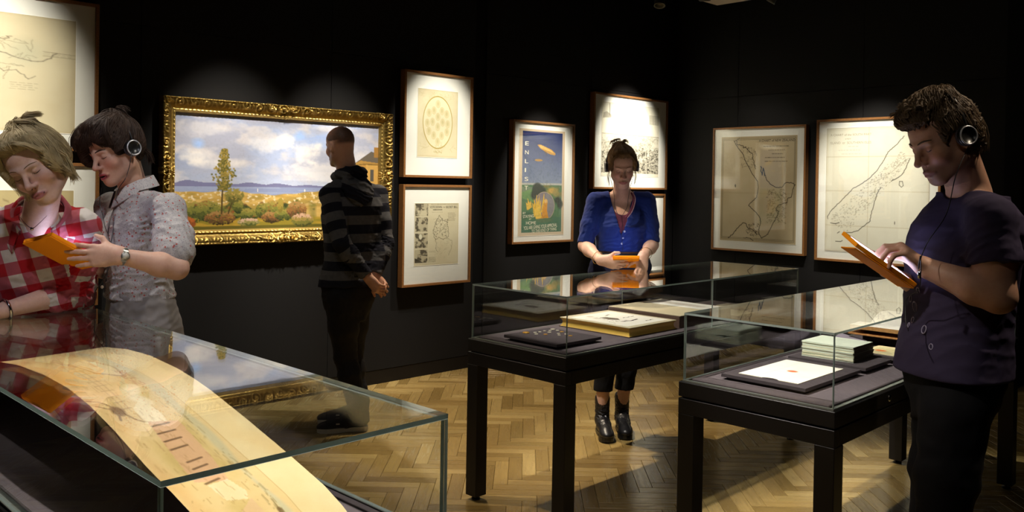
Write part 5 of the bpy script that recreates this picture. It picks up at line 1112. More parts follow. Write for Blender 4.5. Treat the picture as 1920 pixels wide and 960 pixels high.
def patf(pel, latv, arms, zref=0., tor=None):
    """cloth coordinates per face corner: across, up, round; sleeves run on from the shoulder, with a clean seam"""
    l = nrm(latv); f_ = np.cross(UPZ, l); seg = []
    for sh, el, wr, rad in arms:
        sh, el, wr = [np.asarray(a, float) for a in (sh, el, wr)]; L0 = np.linalg.norm(el-sh); seg += [(sh, el, 0., rad, sh), (el, wr, L0, rad, sh)]
    def par(V, g):
        a, b, al0, rad, sh = g; ab = b-a; L = np.linalg.norm(ab); t_ = ((V-a)@ab)/(L*L); tc = np.clip(t_, 0, 1.15); c = a+tc[:, None]*ab; return t_, tc, V-c, np.linalg.norm(V-c, axis=1), L, ab/L
    def f(V, Q):
        C = V[Q].mean(1); reg = np.full(len(Q), -1); dt = tor(C) if tor is not None else np.full(len(C), 9.)
        for k, g in enumerate(seg):
            t_, tc, e, d, L, n = par(C, g); sh = g[4]; m = (d < g[3])&(t_ > (.02 if g[2] == 0 else -.1))&(d-.052 < dt)&((C-sh)@(l if (sh-pel)@l > 0 else -l) > -.03); reg[m] = k
        K = V[Q].reshape(-1, 3); rg = np.repeat(reg, 4); q = K-pel; o = np.stack([q@l, q[:, 2]+pel[2]-zref, q@f_], 1)
        for k, g in enumerate(seg):
            m = rg == k
            if not m.any(): continue
            t_, tc, e, d, L, n = par(K[m], g); x = nrm(np.cross(n, l)); y = np.cross(n, x); th = np.arctan2(e@x, e@y); th = th.reshape(-1, 4); th = np.where(th-th[:, :1] > 3.1416, th-6.2832, np.where(th-th[:, :1] < -3.1416, th+6.2832, th)).ravel()
            o[m] = np.stack([th*.05, g[4][2]-zref-(g[2]+tc*L), 0*th], 1)
        return o
    return f
def fabric(name, col, rough=.85, bump=(700, .3, .0008), var=.1, spec=.2, sheen=0):
    t = NT(name); n = t.noise(25, 3); c = t.mix(n, [x*(1-var) for x in col], [min(1, x*(1+var)) for x in col]); t.base(c, rough, spec=spec)
    if sheen: t.b.inputs['Sheen Weight'].default_value = sheen
    t.bump(t.noise(bump[0], 3), bump[1], bump[2]); return t
def foot_frame(heel, toe): h, t_ = np.asarray(heel, float), np.asarray(toe, float); d = nrm(t_-h); return h, d, np.array([-d[1], d[0], 0.]), np.linalg.norm(t_-h)
def sole_mesh(h, d, s, L, z0, z1, wd=.048, out=0.):
    pr = [(0, .0), (.02, .55), (.08, .8), (.25, .78), (.45, .72), (.65, .98), (.8, 1.), (.92, .78), (.98, .45), (1, 0)]
    pts = [(q, w*wd+out) for q, w in pr]+[(q, -w*wd-out) for q, w in pr[::-1][1:-1]]
    mb = MB(); n = len(pts); vs = [h+d*(q*(L+2*out)-out)+s*w+UPZ*z for z in (z0, z1) for q, w in pts]
    mb.add(vs, [tuple(range(n))[::-1], tuple(range(n, 2*n))]+[(i, (i+1) % n, n+(i+1) % n, n+i) for i in range(n)]); return mb
def collar(par, nb, lat, fwd, mat, r=.068, top=.045, drop=.03, open_=.35, tips=.05, pat=None, tilt=.25, up=None):
    """turned-down shirt collar with stand and fall"""
    up = UPZ if up is None else nrm(up); V = []; n = 26; th = .0022
    for i in range(n+1):
        a = math.pi*(open_+(2-2*open_)*i/n); e = abs(2*i/n-1)   # angle from the front
        dr = fwd*math.cos(a)+lat*math.sin(a)*1.05; fr = max(0, e-.55)/.45
        z = top-.030*math.cos(a)*tilt*2-.02*fr
        for rr, zz in ((r*.98, z-.028), (r*.90+.004, z), (r*.93+.010, z+.002), (r+.020+.012*fr, z-.034-tips*.55*fr), (r+.021+.012*fr, z-.036-tips*.62*fr), (r+.014+.012*fr, z-.036-tips*.6*fr), (r*.93+.006, z-.006)): V.append(nb+dr*rr+up*zz)
    k = 7; Q = [(i*k+j, i*k+(j+1) % k, (i+1)*k+(j+1) % k, (i+1)*k+j) for i in range(n) for j in range(k)]; V = np.array(V)
    m = np_mesh('collar', V, Q, mat, True, None, {'pat': pat(V)[np.array(Q).ravel()]} if pat else None); return obj('collar', m, None, par)
def mesh_body(fine, coarse, hf, boxes, hc=.010):
    ms = []
    for k, b in enumerate(boxes):
        V, Q = polygonize(b[2] if len(b) > 2 else fine, hf, lo=b[0], hi=b[1])
        for c in boxes[:k]:   # no doubled skin where two working boxes overlap
            if len(V): ins = ((V > np.asarray(c[0])+hf*9)&(V < np.asarray(c[1])-hf*9)).all(1); Q = Q[~ins[Q].all(1)]
        ms.append((V, Q)) if len(b) < 3 or True else None
    ms = ms+([polygonize(coarse, hc)] if coarse else []); return join(*[m for m in ms if len(m[0])])
def bx_(pts, pad): p = np.array(pts); return p.min(0)-pad, p.max(0)+pad
HAIR = {k: hair_mat('hair_'+k, hexc(a), hexc(b)) for k, a, b in (('dark', '241812', '4a3426'), ('brown', '3a2b1c', '7d6444'), ('ginger', '5a4026', '9a7442'), ('blonde', '8a744c', 'dcc592'))}
# tablets: slab with a lit screen in an orange folio
SCR = NT('lit_screen'); SCR.base((.02, .02, .03), .15); SCR.b.inputs['Emission Color'].default_value = (.62, .66, 1, 1); SCR.b.inputs['Emission Strength'].default_value = 4.5; SCR = SCR.m
ORG = plain('orange_folio', hexc('ff9d10'), .75, spec=.2, bumps=(900, .1, .0004))
def tablet(c, S, L, label, w=.135, l=.2, flap=None, who=''):
    """c centre, S short axis, L long axis; screen faces S x L"""
    S, L = nrm(S), nrm(L); L = nrm(L-S*(L@S)); N = np.cross(S, L); e = empty('tablet', (0, 0, 0), 0, label, 'tablet'); e.matrix_world = Matrix.Translation(v3(c)) @ Matrix(np.stack([S, L, N], 1).tolist()).to_4x4()
    x, y = w/2, l/2
    obj('tablet_body', MB().box((-x+.004, -y+.004, 0), (x-.004, y-.004, .007), bev=.002), M['rubber'], e)
    obj('screen', MB().box((-x+.014, -y+.022, .007), (x-.014, y-.016, .0074)), SCR, e)
    ob = MB().box((-x, -y, -.004), (x, y, .0), bev=.0015)
    for a, b in (((-x, -y), (-x+.004, y)), ((x-.004, -y), (x, y)), ((-x, -y), (x, -y+.004)), ((-x, y-.004), (x, y))): ob.box((*a, -.001), (*b, .0085), bev=.001)
    obj('folio_case', ob, ORG, e)
    if flap is not None:
        edge, off, ang_ = flap; b = MB(); ca_, sa_ = math.cos(ang_), math.sin(ang_)
        if edge == 'y': R_ = [[1, 0, 0], [0, ca_, sa_], [0, -sa_, ca_]]; b.box((-x, 0, -.004), (x, l-.006, 0), bev=.0015, R=R_, T=(0, -y, -.005))
        elif edge == '-y': R_ = [[1, 0, 0], [0, ca_, -sa_], [0, sa_, ca_]]; b.box((-x, -l+.004, -.004), (x, 0, 0), bev=.0015, R=R_, T=(0, y, -.005))
        else: sg = 1 if edge == 'x' else -1; R_ = [[ca_, 0, sg*sa_], [0, 1, 0], [-sg*sa_, 0, ca_]]; fl_ = w*.62; b.box((0 if sg > 0 else -fl_, -y, -.004), (fl_ if sg > 0 else 0, y, 0), bev=.0015, R=R_, T=(-x*sg, 0, -.005))
        obj('folio_flap', b, ORG, e)
    b = MB(); 
    for i in range(3): b.tube([(-.012+.006*i, -.004, -.0046), (-.009+.006*i, .004, -.0046)], .0007, 4)
    obj('embossed_mark', b, M['rubber'], e); return e
exec_people = []
# ---------------- man in the striped hooded top, hands behind his back
def man_hoodie():
    lab = 'man with shaved head in a striped hooded top, facing the painting'
    par = empty('person', P(668, 812, 5.10)*[1, 1, 0], 0, lab, 'person', 'people in the gallery'); par.matrix_world = Matrix.Identity(4)
    lat = nrm(FW*.68+RT*.73); fwd = np.cross(UPZ, lat); pel = P(655, 535, 5.12); nb = P(655, 330, 5.12); ctr = P(663, 352, 5.12)
    H = Frame(P(638, 274, 5.10), DC(-.76, -.10, .64), DC(-.08, 1, 0)); nbk = P(652, 332, 5.12)
    shL, shR = P(619, 366, 4.99), P(707, 366, 5.24); elL, elR = P(640, 456, 4.92), P(723, 456, 5.20); wrL, wrR = P(690, 520, 4.99), P(702, 518, 5.10)
    ft = foot_frame(P(690, 806, 5.07)*[1, 1, 0], P(594, 812, 5.0)*[1, 1, 0]); anL = ft[0]+ft[1]*.055+UPZ*.09; off = nrm(FW*.95-RT*.10)*.20; off[2] = 0; anR = anL+off+ft[1]*.02
    hpL, hpR = P(640, 560, 5.05), P(666, 560, 5.2); knL = tri(hpL, anL, .44, .43, fwd+hpL*0+(hpL+anL)/2); knR = tri(hpR, anR, .44, .43, fwd+(hpR+anR)/2)
    hd = head_prims(H, 1, nbk, .056, jaw=1.1, nose=1.25)
    hL = hand_prims(wrL, DC(.62, -.75, -.1), DC(-.5, -.3, -.85), 1, [(45, 70, 45)]*4, ((.5, .8, -.5), (.1, .9, -.6)), .98); hR = hand_prims(wrR, DC(.55, -.8, -.1), DC(.2, .1, -.9), 1, [(35, 55, 35), (40, 60, 40), (45, 65, 40), (55, 70, 40)], ((.6, .7, -.3), (.2, .9, -.4)), .98)
    uL, fL = arm_prims(shL, elL, wrL, .98); uR, fR = arm_prims(shR, elR, wrR, .98); tk = torso_prims(pel, ctr, lat, lat)
    body = mesh_body(hd+[fL[1], fR[1]]+hL+hR, [torso_prims(pel, ctr, lat, lat, .93, .9)]+leg_prims(hpL, knL, anL, .9)+leg_prims(hpR, knR, anR,  .9)+[q.w(off=-.004) for q in uL+uR+fL+fR[:1]]+[cone(nbk-UPZ*.03, shL, .04, .042, .03), cone(nbk-UPZ*.03, shR, .04, .042, .03)], .0036, [(H.c-[.16, .16, .24], H.c+[.16, .16, .16]), bx_([wrL, wrR, P(735, 555, 4.95)], .09)])
    cap = lambda p: np.clip((np.hypot(p[:, 0]/.078, (p[:, 1]+.025)/.088)-0)*0+1, 0, 1)*np.clip((p[:, 2]-(.012+.6*np.clip(p[:, 1], -.02, .1)))*55, 0, 1)*.9*(1-np.exp(-((np.abs(p[:, 0])-.075)/.012)**2)*(p[:, 2] < .03))
    skin_obj(par, body, H, 1., dict(base='bd9078', lips='9a6253', stubble=('5a4638', .35), capc='40342b', cap=cap))
    face_bits(H, hd, par, HAIR['dark'])
    arms = [(shL, elL, wrL, .085), (shR, elR, wrR, .085)]; pt = patf(pel, lat, arms, tor=torso_prims(pel, ctr, lat, lat, 1.03, 1.05))
    t = NT('striped_jersey'); a = t.n('ShaderNodeAttribute', attribute_name='pat'); sx = t.n('ShaderNodeSeparateXYZ'); t.l(a.outputs['Vector'], sx.inputs[0])
    w = t.math('FRACT', t.math('MULTIPLY_ADD', sx.outputs[1], 1/.107, .25)); s_ = t.math('GREATER_THAN', w, .5); n = t.noise(60, 3)
    t.base(t.mix(s_, hexc('1c1d26'), t.mix(n, hexc('46464a'), hexc('5c5c5e'))), .9, spec=.12); t.bump(t.noise(900, 3), .3, .0008)
    up, fo = 0, 0; pr = [torso_prims(pel, ctr, lat, lat, 1.03, 1.05, off=.012)]; pr[0].cut = [cutat(pel+UPZ*.0, -UPZ, .008)]
    for (u, f, wr, el) in ((uL, fL, wrL, elL), (uR, fR, wrR, elR)): pr += [q.w(off=.014) for q in u]+[q.w(off=.013) for q in f]; pr[-1].cut = [cutat(wr*.93+el*.07, wr-el, .005)]
    pr += [cone(nbk-UPZ*.02, shL+UPZ*.0, .052, .052, .03), cone(nbk-UPZ*.02, shR+UPZ*.0, .052, .052, .03)]
    def fold(p): return .0035*sn(p, .16, 1)+ridge(p, (elL+wrL)/2, .12, wrL-elL, .035, .004, 2)+ridge(p, elL, .09, wrL-shL, .03, .004, 3)+ridge(p, elR, .09, wrR-shR, .03, .004, 4)+ridge(p, pel+UPZ*.12, .16, UPZ+lat*.2, .045, .004, 5)+ridge(p, shL-UPZ*.05, .09, lat+UPZ, .035, .003, 6)
    cloth_obj('hooded_top', par, pr, .0058, t.m, fold, pt)
    # hood lying on the back
    bk = -fwd; c = nbk+bk*.01; hp = []
    ring = [c+UPZ*(.01-.018*math.cos(a)*0+.022*math.cos(a-math.pi))+lat*.078*math.sin(a)+fwd*.078*math.cos(a) for a in np.linspace(.5, 2*math.pi-.5, 9)]
    hp += chain(ring, [.020, .024, .028, .032, .034, .032, .028, .024, .020], .02); Rm = np.stack([lat, nrm(bk*.5-UPZ*.85), nrm(bk*.85+UPZ*.5)], 1)
    hp += [ell(c+bk*.10-UPZ*.065, (.105, .105, .042), Rm, k=.03), ell(c+bk*.115-UPZ*.125, (.052, .05, .032), Rm, k=.03), ell(c+bk*.11+UPZ*.0, (.058, .030, .03), Rm, k=.02, op='s')]
    cloth_obj('hood', par, hp, .005, t.m, lambda p: ridge(p, c+bk*.12-UPZ*.06, .15, lat*.35+UPZ*.9+bk*.3, .048, .0065, 7, .22), lambda V: np.stack([V[:, 0], V[:, 2]*.7+.35*(V@lat), V[:, 1]], 1))
    # jeans, trainers
    J = fabric('black_denim', hexc('141316'), .7, (900, .4, .0008), .25).m
    lg = [torso_prims(pel, ctr, lat, lat, .98, .98, keys=[(-.34, .10, .08, .09, 0), (-.16, .150, .100, .11, 0), (-.02, .166, .106, .118, 0), (.12, .158, .10, .108, 0)], off=.006)]
    for hp_, kn, an in ((hpL, knL, anL), (hpR, knR, anR)): lg += [q.w(off=.010) for q in leg_prims(hp_, kn, an, 1.0)]+[cone(an+UPZ*.10, an-UPZ*.035, .060, .062, .02)]
    lg[-1].cut = [cutat(anR-UPZ*.04, -UPZ)]; lg[-6].cut = [cutat(anL-UPZ*.04, -UPZ)]
    def fj(p): return .003*sn(p, .12, 4)+sum(ridge(p, q, .10, UPZ, .04, .005, i, .5) for i, q in enumerate((anL+UPZ*.06, anR+UPZ*.06)))+sum(ridge(p, q-UPZ*.02, .10, UPZ+fwd*.4, .045, .0035, i+3, .6) for i, q in enumerate((knL, knR)))+ridge(p, hpL-UPZ*.05, .13, fwd+UPZ*.8, .05, .003, 6)
    cloth_obj('jeans', par, lg, .007, J, fj)
    CAN = fabric('black_canvas', hexc('17161a'), .85).m; WH = plain('white_rubber', hexc('d8d2c4'), .6)
    for k, o_ in enumerate((anL*0, anR-anL)):
        h, d, s, L = ft; h = h+o_*[1, 1, 0]; f = lambda q, w, z: h+d*q*L+s*w+UPZ*z
        up_ = [cone(f(.13, 0, .062), f(.42, 0, .052), .040, .040, .02), cone(f(.42, 0, .050), f(.72, .0, .038), .040, .034, .02), ell(f(.80, 0, .030), (.062, .043, .030), np.stack([d, s, UPZ], 1), k=.02), cone(f(.13, 0, .07), f(.16, 0, .095), .038, .036, .02)]
        for q in up_: q.cut = [cutat(f(0, 0, .02), -UPZ, 0)]
        sh = cloth_obj('shoe', par, up_, .0045, CAN); so = obj('sole', sole_mesh(h, d, s, L, .001, .026, .047), WH, sh); None
        obj('side_tab', MB().box((-.010, -.001, -.004), (.010, .001, .004), R=np.stack([d, s, UPZ], 1), T=f(.60, -.0395, .052) if (s@FW) > 0 else f(.60, .0395, .052)), WH, sh)
man_hoodie()
# ---------------- man in the dark t-shirt at the right case
def man_tshirt():
    par = empty('person', (0, 0, 0), 0, 'man in dark purple t-shirt with headphones, standing by the right case reading a tablet', 'person', 'people in the gallery')
    fb = nrm(DC(-.95, 0, -.22)); fb[2] = 0; fb = nrm(fb); lat = np.cross(fb, UPZ); fwd = fb
    pel = P(1785, 700, 2.60); nb = P(1818, 362, 2.60); H = Frame(P(1768, 262, 2.55), DC(-.90, -.41, -.16), DC(-.41, .9, 0))
    shL, shR = P(1858, 410, 2.42), P(1798, 398, 2.78); elL = P(1872, 556, 2.38); wrL = P(1736, 502, 2.52); elR = P(1812, 560, 2.86); wrR = P(1712, 534, 2.66)
    hL = hand_prims(wrL, DC(-.74, .64, .12), DC(.60, .76, -.2), 1, [(42, 40, 20), (46, 42, 22), (50, 44, 24), (54, 44, 24)], ((.6, .7, -.5), (.2, .9, -.4)), 1.0)
    hR = hand_prims(wrR, DC(-.88, .42, -.1), DC(-.35, -.88, -.15), -1, [(18, 14, 8), (16, 14, 8), (14, 12, 8), (16, 14, 10)], ((.6, .7, -.5), (.2, .9, -.5)), 1.0)
    uL, fL = arm_prims(shL, elL, wrL, 1.16); uR, fR = arm_prims(shR, elR, wrR, 1.06); hd = head_prims(H, 1, nb+fwd*.0, .056, jaw=1.08, nose=.98, sc=1.02)
    tk = torso_prims(pel, nb-UPZ*.02, lat, lat, .93, .93)
    anL, anR = (P(1798, 700, 2.48)*[1, 1, 0])+UPZ*.09, (P(1782, 700, 2.74)*[1, 1, 0])+UPZ*.09; hpL, hpR = P(1790, 775, 2.52), P(1775, 770, 2.67); knL, knR = tri(hpL, anL, .43, .43, (hpL+anL)/2+fwd), tri(hpR, anR, .43, .43, (hpR+anR)/2+fwd)
    fine = hd+uL+fL+uR+fR+hL+hR+[cone(nb-UPZ*.03, shL, .045, .05, .03), cone(nb-UPZ*.03, shR, .045, .05, .03), tk]
    body = mesh_body(fine, [torso_prims(pel, nb-UPZ*.02, lat, lat, .9, .9)]+leg_prims(hpL, knL, anL, .9)+leg_prims(hpR, knR, anR, .9)+[q.w(off=-.004) for q in uL+uR+fR], .0030, [(H.c-[.15, .15, .28], H.c+[.15, .15, .15]), (*bx_([elL, wrL, P(1650, 450, 2.45), P(1840, 470, 2.4)], .06), uL+fL+hL), (*bx_([wrR, P(1640, 540, 2.66), P(1690, 480, 2.6)], .05), fR+hR)])
    skin_obj(par, body, H, 1.02, dict(base='c79a80', lips='94645a', stubble=('5a463c', .5), cheek=.4))
    face_bits(H, hd, par, HAIR['brown'], 1.02, thick=1.2)
    # hair
    E = lambda c, r, **k: ell(H.w(*c), r, H.M, **k); hr = [E((0, -.022, .048), (.086, .094, .082), k=.02), E((0, -.055, -.005), (.078, .055, .072), k=.03), E((0, .030, .112), (.062, .060, .030), k=.03), E((0, .068, .092), (.055, .034, .022), k=.03), E((0, -.02, .13), (.058, .06, .026), k=.03)]
    for x in (-1, 1): hr += [E((x*.066, .018, .018), (.016, .024, .040), k=.015)]
    hr += [E((0, .105, -.02), (.075, .075, .092), k=.012, op='s'), E((.085, .012, -.03), (.03, .045, .055), k=.01, op='s'), E((-.085, .012, -.03), (.03, .045, .055), k=.01, op='s')]
    flow = hair_flow(H, (0, -.5, .85))
    def fh(p):
        q = flow(p); return .0045*np.sin(q[:, 0]*420+4*np.sin(q[:, 1]*90))*np.sin(q[:, 2]*300+3*np.sin(q[:, 1]*70))+.008*sn(p, .05, 3)
    cloth_obj('hair', par, hr, .0036, HAIR['brown'], fh, flow)
    comb(par, H, hr, (0, -.5, .85), HAIR['brown'], 1100, 5, .009, .0011, .0035, .9)
    R_ = np.random.RandomState(5); rt = []
    for i in range(46):
        x = (R_.rand()*2-1)*.062; y = -.06+.12*R_.rand(); z = .105+.02*R_.rand()-abs(x)*.35-max(0, y-.03)*.2; g = R_.randn(3)*.012; rt.append(([(x, y, z), (x*1.05+g[0]*.4, y+.014+g[1]*.5, z+.020), (x*1.1+g[0], y+.024+g[1], z+.026+g[2]*.4), (x*1.1+g[0]*1.6, y+.032+g[1]*1.2, z+.020+g[2])], .0035, 13))
    for i in range(16):
        x = (R_.rand()*2-1)*.05; rt.append(([(x, -.09, .05), (x*1.1, -.112, .01), (x*1.15, -.105, -.04), (x*1.1, -.085, -.075)], .005, 12))
    strands(par, 'hair_tufts', H, rt, HAIR['brown'], .0013, 7, 3)
    t = fabric('dark_purple_cotton', hexc('3b334a'), .85, (900, .25, .0006), .08, .15); C_ = t.m
    pr = [torso_prims(pel, nb-UPZ*.015, lat, lat, 1.0, 1.0, keys=[(-.20, .172, .125, .125, 0), (.0, .168, .128, .120, 0), (.14, .160, .124, .112, 0), (.3, .152, .116, .102, .0), (.5, .156, .118, .104, .004), (.68, .166, .120, .110, .006), (.82, .168, .104, .112, .002), (.92, .145, .078, .09, -.006), (1.0, .098, .062, .066, -.01)], off=.011)]
    pr[0].cut = [cutat(pel+UPZ*.005, -UPZ-fwd*.05, .006)]
    for sh, el in ((shL, elL), (shR, elR)):
        m = sh*.45+el*.55; q = [cone(sh-UPZ*.004, m, .058, .064, .03, off=.006), cone(m, el, .064, .062, .02, off=.004)]; cp = sh*.42+el*.58
        for c in q: c.cut = [cutat(cp, (el-sh)+DC(0, 0, 0), .004)]
        pr += q+[cone(nb-UPZ*.035, sh, .046, .054, .03, off=.004)]
    pr += [q.w(op='s', off=.004, k=.008) for q in hd[-2:-1]]
    def fold(p): return .0025*sn(p, .2, 1)+ridge(p, pel+UPZ*.16, .16, UPZ+lat*.5, .09, .003, 5, .3)+ridge(p, shL-UPZ*.08+fwd*.06, .09, lat*.7+UPZ, .055, .003, 2, .2)+ridge(p, (shL+elL)/2-UPZ*.02, .10, UPZ*.5+fwd, .06, .003, 3, .2)+ridge(p, nb-UPZ*.20+fwd*.1, .12, UPZ+fwd, .05, .003, 4)
    cloth_obj('t_shirt', par, pr, .0046, C_, fold, None, (pel+UPZ*.005, -UPZ))
    # printed motifs on the lower front
    b = MB(); F_ = field(pr, fold); R_ = np.random.RandomState(9)
    for (px, py), r in (((1716, 575), .016), (1726, 557) and ((1708, 560), .010), ((1733, 618), .012), ((1712, 600), .009), ((1722, 545), .010), ((1746, 650), .008), ((1704, 610), .008)):
        ds = np.linspace(2.3, 2.75, 120); pp = np.array([P(px, py, d) for d in ds]); d = F_(pp); i = np.argmax(d < 0)
        if d[i] < 0:
            c = pp[i]; n = F_(np.array([c+[.004, 0, 0], c-[.004, 0, 0], c+[0, .004, 0], c-[0, .004, 0], c+[0, 0, .004], c-[0, 0, .004]])); n = nrm([n[0]-n[1], n[2]-n[3], n[4]-n[5]])
            x = nrm(np.cross(n, UPZ)); y = np.cross(n, x); m = 18
            b.tube([c+n*.0012+r*(math.cos(6.283*k/m)*x*.75+math.sin(6.283*k/m)*y) for k in range(m)], .0016, 5, closed=True)
            for k in range(0): a0 = R_.rand()*6.28; b.tube([c+n*.0014, c+n*.0014+r*.8*(math.cos(a0)*x+math.sin(a0)*y)], .002, 5)
    tag(obj('shirt_print', b, plain('pale_print', hexc('a59cb4'), .8), par), kind='stuff')
    lg = [torso_prims(pel, nb, lat, lat, .92, .92, keys=[(-.26, .10, .08, .09, 0), (-.13, .150, .100, .11, 0), (-.02, .166, .108, .118, 0), (.10, .158, .10, .108, 0)], off=.006)]
    for hp_, kn, an in ((hpL, knL, anL), (hpR, knR, anR)): lg += [q.w(off=.010) for q in leg_prims(hp_, kn, an, .98)]+[cone(an+UPZ*.12, an-UPZ*.03, .060, .064, .02)]
    cloth_obj('trousers', par, lg, .009, fabric('black_cotton', hexc('0e0d10'), .85).m, lambda p: .004*sn(p, .15, 4)+ridge(p, knL, .12, UPZ, .05, .005, 2, .6))
    for an in (anL, anR):
        ft = foot_frame(an*[1, 1, 0]-fwd*.06, an*[1, 1, 0]+fwd*.22); h, d, s, L = ft; f = lambda q, w, z: h+d*q*L+s*w+UPZ*z
        up_ = [cone(f(.13, 0, .06), f(.42, 0, .052), .040, .040, .02), cone(f(.42, 0, .050), f(.74, .0, .038), .040, .034, .02), cone(f(.2, 0, .07), f(.2, 0, .1), .038, .038, .02)]
        for q in up_: q.cut = [cutat(f(0, 0, .02), -UPZ, 0)]
        sh = cloth_obj('shoe', par, up_, .006, M['rubber']); obj('sole', sole_mesh(h, d, s, L, .001, .026), M['rubber'], sh)
    headphones(H, 'black on-ear headphones with a chrome ring worn by the man in the t-shirt', 1.02, .02)
    tb = P(1646, 486, 2.585); tablet(tb, DC(-.08, -.22, -1), DC(.80, -.55, .0), 'lit tablet in an orange case held by the man in the dark t-shirt', .14, .215, ('-x', 0, .30))
    # earphone cable
    pts = [H.w(-.082, -.008, -.035), P(1792, 330, 2.42), P(1775, 400, 2.44), P(1742, 450, 2.46), P(1728, 480, 2.44), P(1722, 505, 2.42), P(1726, 480, 2.40), P(1724, 540, 2.46), P(1700, 560, 2.52), P(1698, 600, 2.50), P(1703, 620, 2.47)]
    e = empty('headphone_cable', (0, 0, 0), 0, 'thin black headphone cable hanging down the front of the man in the t-shirt', 'cable'); e.matrix_world = Matrix.Identity(4)
    tube_obj('cable', pts, .0014, M['rubber'], e); obj('inline_clip', MB().lathe([(0, -.012), (.005, -.010), (.005, .010), (0, .012)], P(1724, 515, 2.405), UPZ, 10), M['chrome'], e)
man_tshirt()
# ---------------- woman in the blue cardigan behind the middle case
def woman_blue():
    par = empty('person', (0, 0, 0), 0, 'woman in blue cardigan and headphones standing behind the middle case, looking down at a tablet', 'person', 'people in the gallery')
    fwd = nrm(-FW*[1, 1, 0]+RT*.03*[1, 1, 0]); lat = np.cross(fwd, UPZ); sc = .96
    pel = P(1163, 506, 4.99); nb = P(1166, 374, 4.98); H = Frame(P(1166, 312, 4.90), DC(.0, -.38, -.92), DC(-.02, .92, -.38))
    shL, shR = P(1212, 378, 4.97), P(1117, 378, 4.97)   # her left is on the right of the picture
    elL, elR = P(1223, 459, 4.93), P(1096, 461, 4.91); wrL, wrR = P(1207, 479, 4.73), P(1127, 488, 4.71)
    hL = hand_prims(wrL, DC(-.22, -.86, -.42), DC(.35, .10, -.90), 1, [(20, 30, 20), (28, 35, 22), (30, 38, 25), (22, 30, 20)], ((.7, .6, -.4), (.4, .8, -.5)), .92, (.12, .03, -.10, -.25))
    hR = hand_prims(wrR, DC(.93, -.22, -.18), DC(-.15, -.45, -.85), -1, [(12, 25, 15), (14, 28, 16), (18, 30, 18), (22, 34, 20)], ((.75, .6, -.1), (.3, .95, -.1)), .92)
    uL, fL = arm_prims(shL, elL, wrL, .88); uR, fR = arm_prims(shR, elR, wrR, .88); hd = head_prims(H, 1, nb, .044, jaw=.92, nose=.9, sc=sc)
    K = [(-.16, .125, .09, .10, 0), (-.02, .172, .10, .115, 0), (.10, .160, .10, .105, 0), (.30, .128, .088, .09, 0), (.48, .134, .105, .095, .004), (.64, .146, .128, .10, .008), (.80, .146, .098, .10, .002), (.92, .122, .066, .08, -.006), (1.0, .074, .044, .052, -.008)]
    tk = lambda o=0., **k: torso_prims(pel, nb-UPZ*.01, lat, lat, .98, .95, keys=K, off=o, **k)
    trap = lambda o=0.: [cone(nb+UPZ*.020, shL+UPZ*.004, .032, .036, .03, off=o), cone(nb+UPZ*.020, shR+UPZ*.004, .032, .036, .03, off=o)]
    toeR, toeL = P(1140, 834, 4.865)*[1, 1, 0], P(1175, 825, 4.93)*[1, 1, 0]; hlR, hlL = toeR-fwd*.235-lat*.0+nrm(lat)*.012, toeL-fwd*.235
    anR, anL = hlR+fwd*.05+UPZ*.155, hlL+fwd*.05+UPZ*.155; hpR, hpL = P(1138, 545, 5.02), P(1186, 545, 5.04); knR, knL = tri(hpR, anR, .4, .4, (hpR+anR)/2+fwd), tri(hpL, anL, .4, .4, (hpL+anL)/2+fwd)
    fine = hd+[fL[0], fL[1], fR[0], fR[1]]+hL+hR+trap()+[tk()]
    body = mesh_body(fine, [tk(-.01)]+leg_prims(hpL, knL, anL, .84)+leg_prims(hpR, knR, anR, .84)+[q.w(off=-.004) for q in uL+uR], .0032, [(H.c-[.17, .17, .30], H.c+[.17, .17, .16]), (nb-[.11, .11, .26], nb+[.11, .11, -.04]), (*bx_([elL, wrL, P(1195, 512, 4.68)], .05), fL+hL+uL), (*bx_([elR, wrR, P(1165, 505, 4.66)], .05), fR+hR+uR)])
    skin_obj(par, body, H, sc, dict(base='d4ac97', lips='ab6862', cheek=.45)); face_bits(H, hd, par, HAIR['ginger'], sc, thick=.8)
    E = lambda c, r, **k: ell(H.w(*c), r, H.M, **k)
    hr = [E((0, -.022, .042), (.080, .090, .080), k=.02), E((0, -.05, .0), (.072, .05, .06), k=.03), E((0, .02, .095), (.055, .05, .022), k=.03), E((.01, -.05, .110), (.036, .034, .022), k=.02)]
    for x in (-1, 1): hr += [E((x*.064, .036, .030), (.015, .028, .045), k=.015)]
    hr += [E((0, .112, -.012), (.062, .075, .080), k=.012, op='s'), E((.082, .016, -.04), (.03, .045, .055), k=.01, op='s'), E((-.082, .016, -.04), (.03, .045, .055), k=.01, op='s')]
    flow = hair_flow(H, (.15, .1, 1))
    cloth_obj('hair', par, hr, .0038, HAIR['ginger'], lambda p: .0018*np.sin(flow(p)[:, 0]*500)*np.sin(flow(p)[:, 2]*380)+.003*sn(p, .06, 3), flow)
    comb(par, H, hr, (.05, -.25, 1), HAIR['ginger'], 650, 8, .008, .0009, .0014, .15)
    R_ = np.random.RandomState(8); rt = []
    for i in range(14): a = R_.rand()*6.28; rt.append(([(.01+.02*math.cos(a), -.05+.02*math.sin(a), .118), (.01+.03*math.cos(a), -.05+.03*math.sin(a), .136), (.012+.045*math.cos(a+.5), -.05+.04*math.sin(a+.5), .132), (.012+.055*math.cos(a+.9), -.05+.05*math.sin(a+.9), .115)], .003, 7))
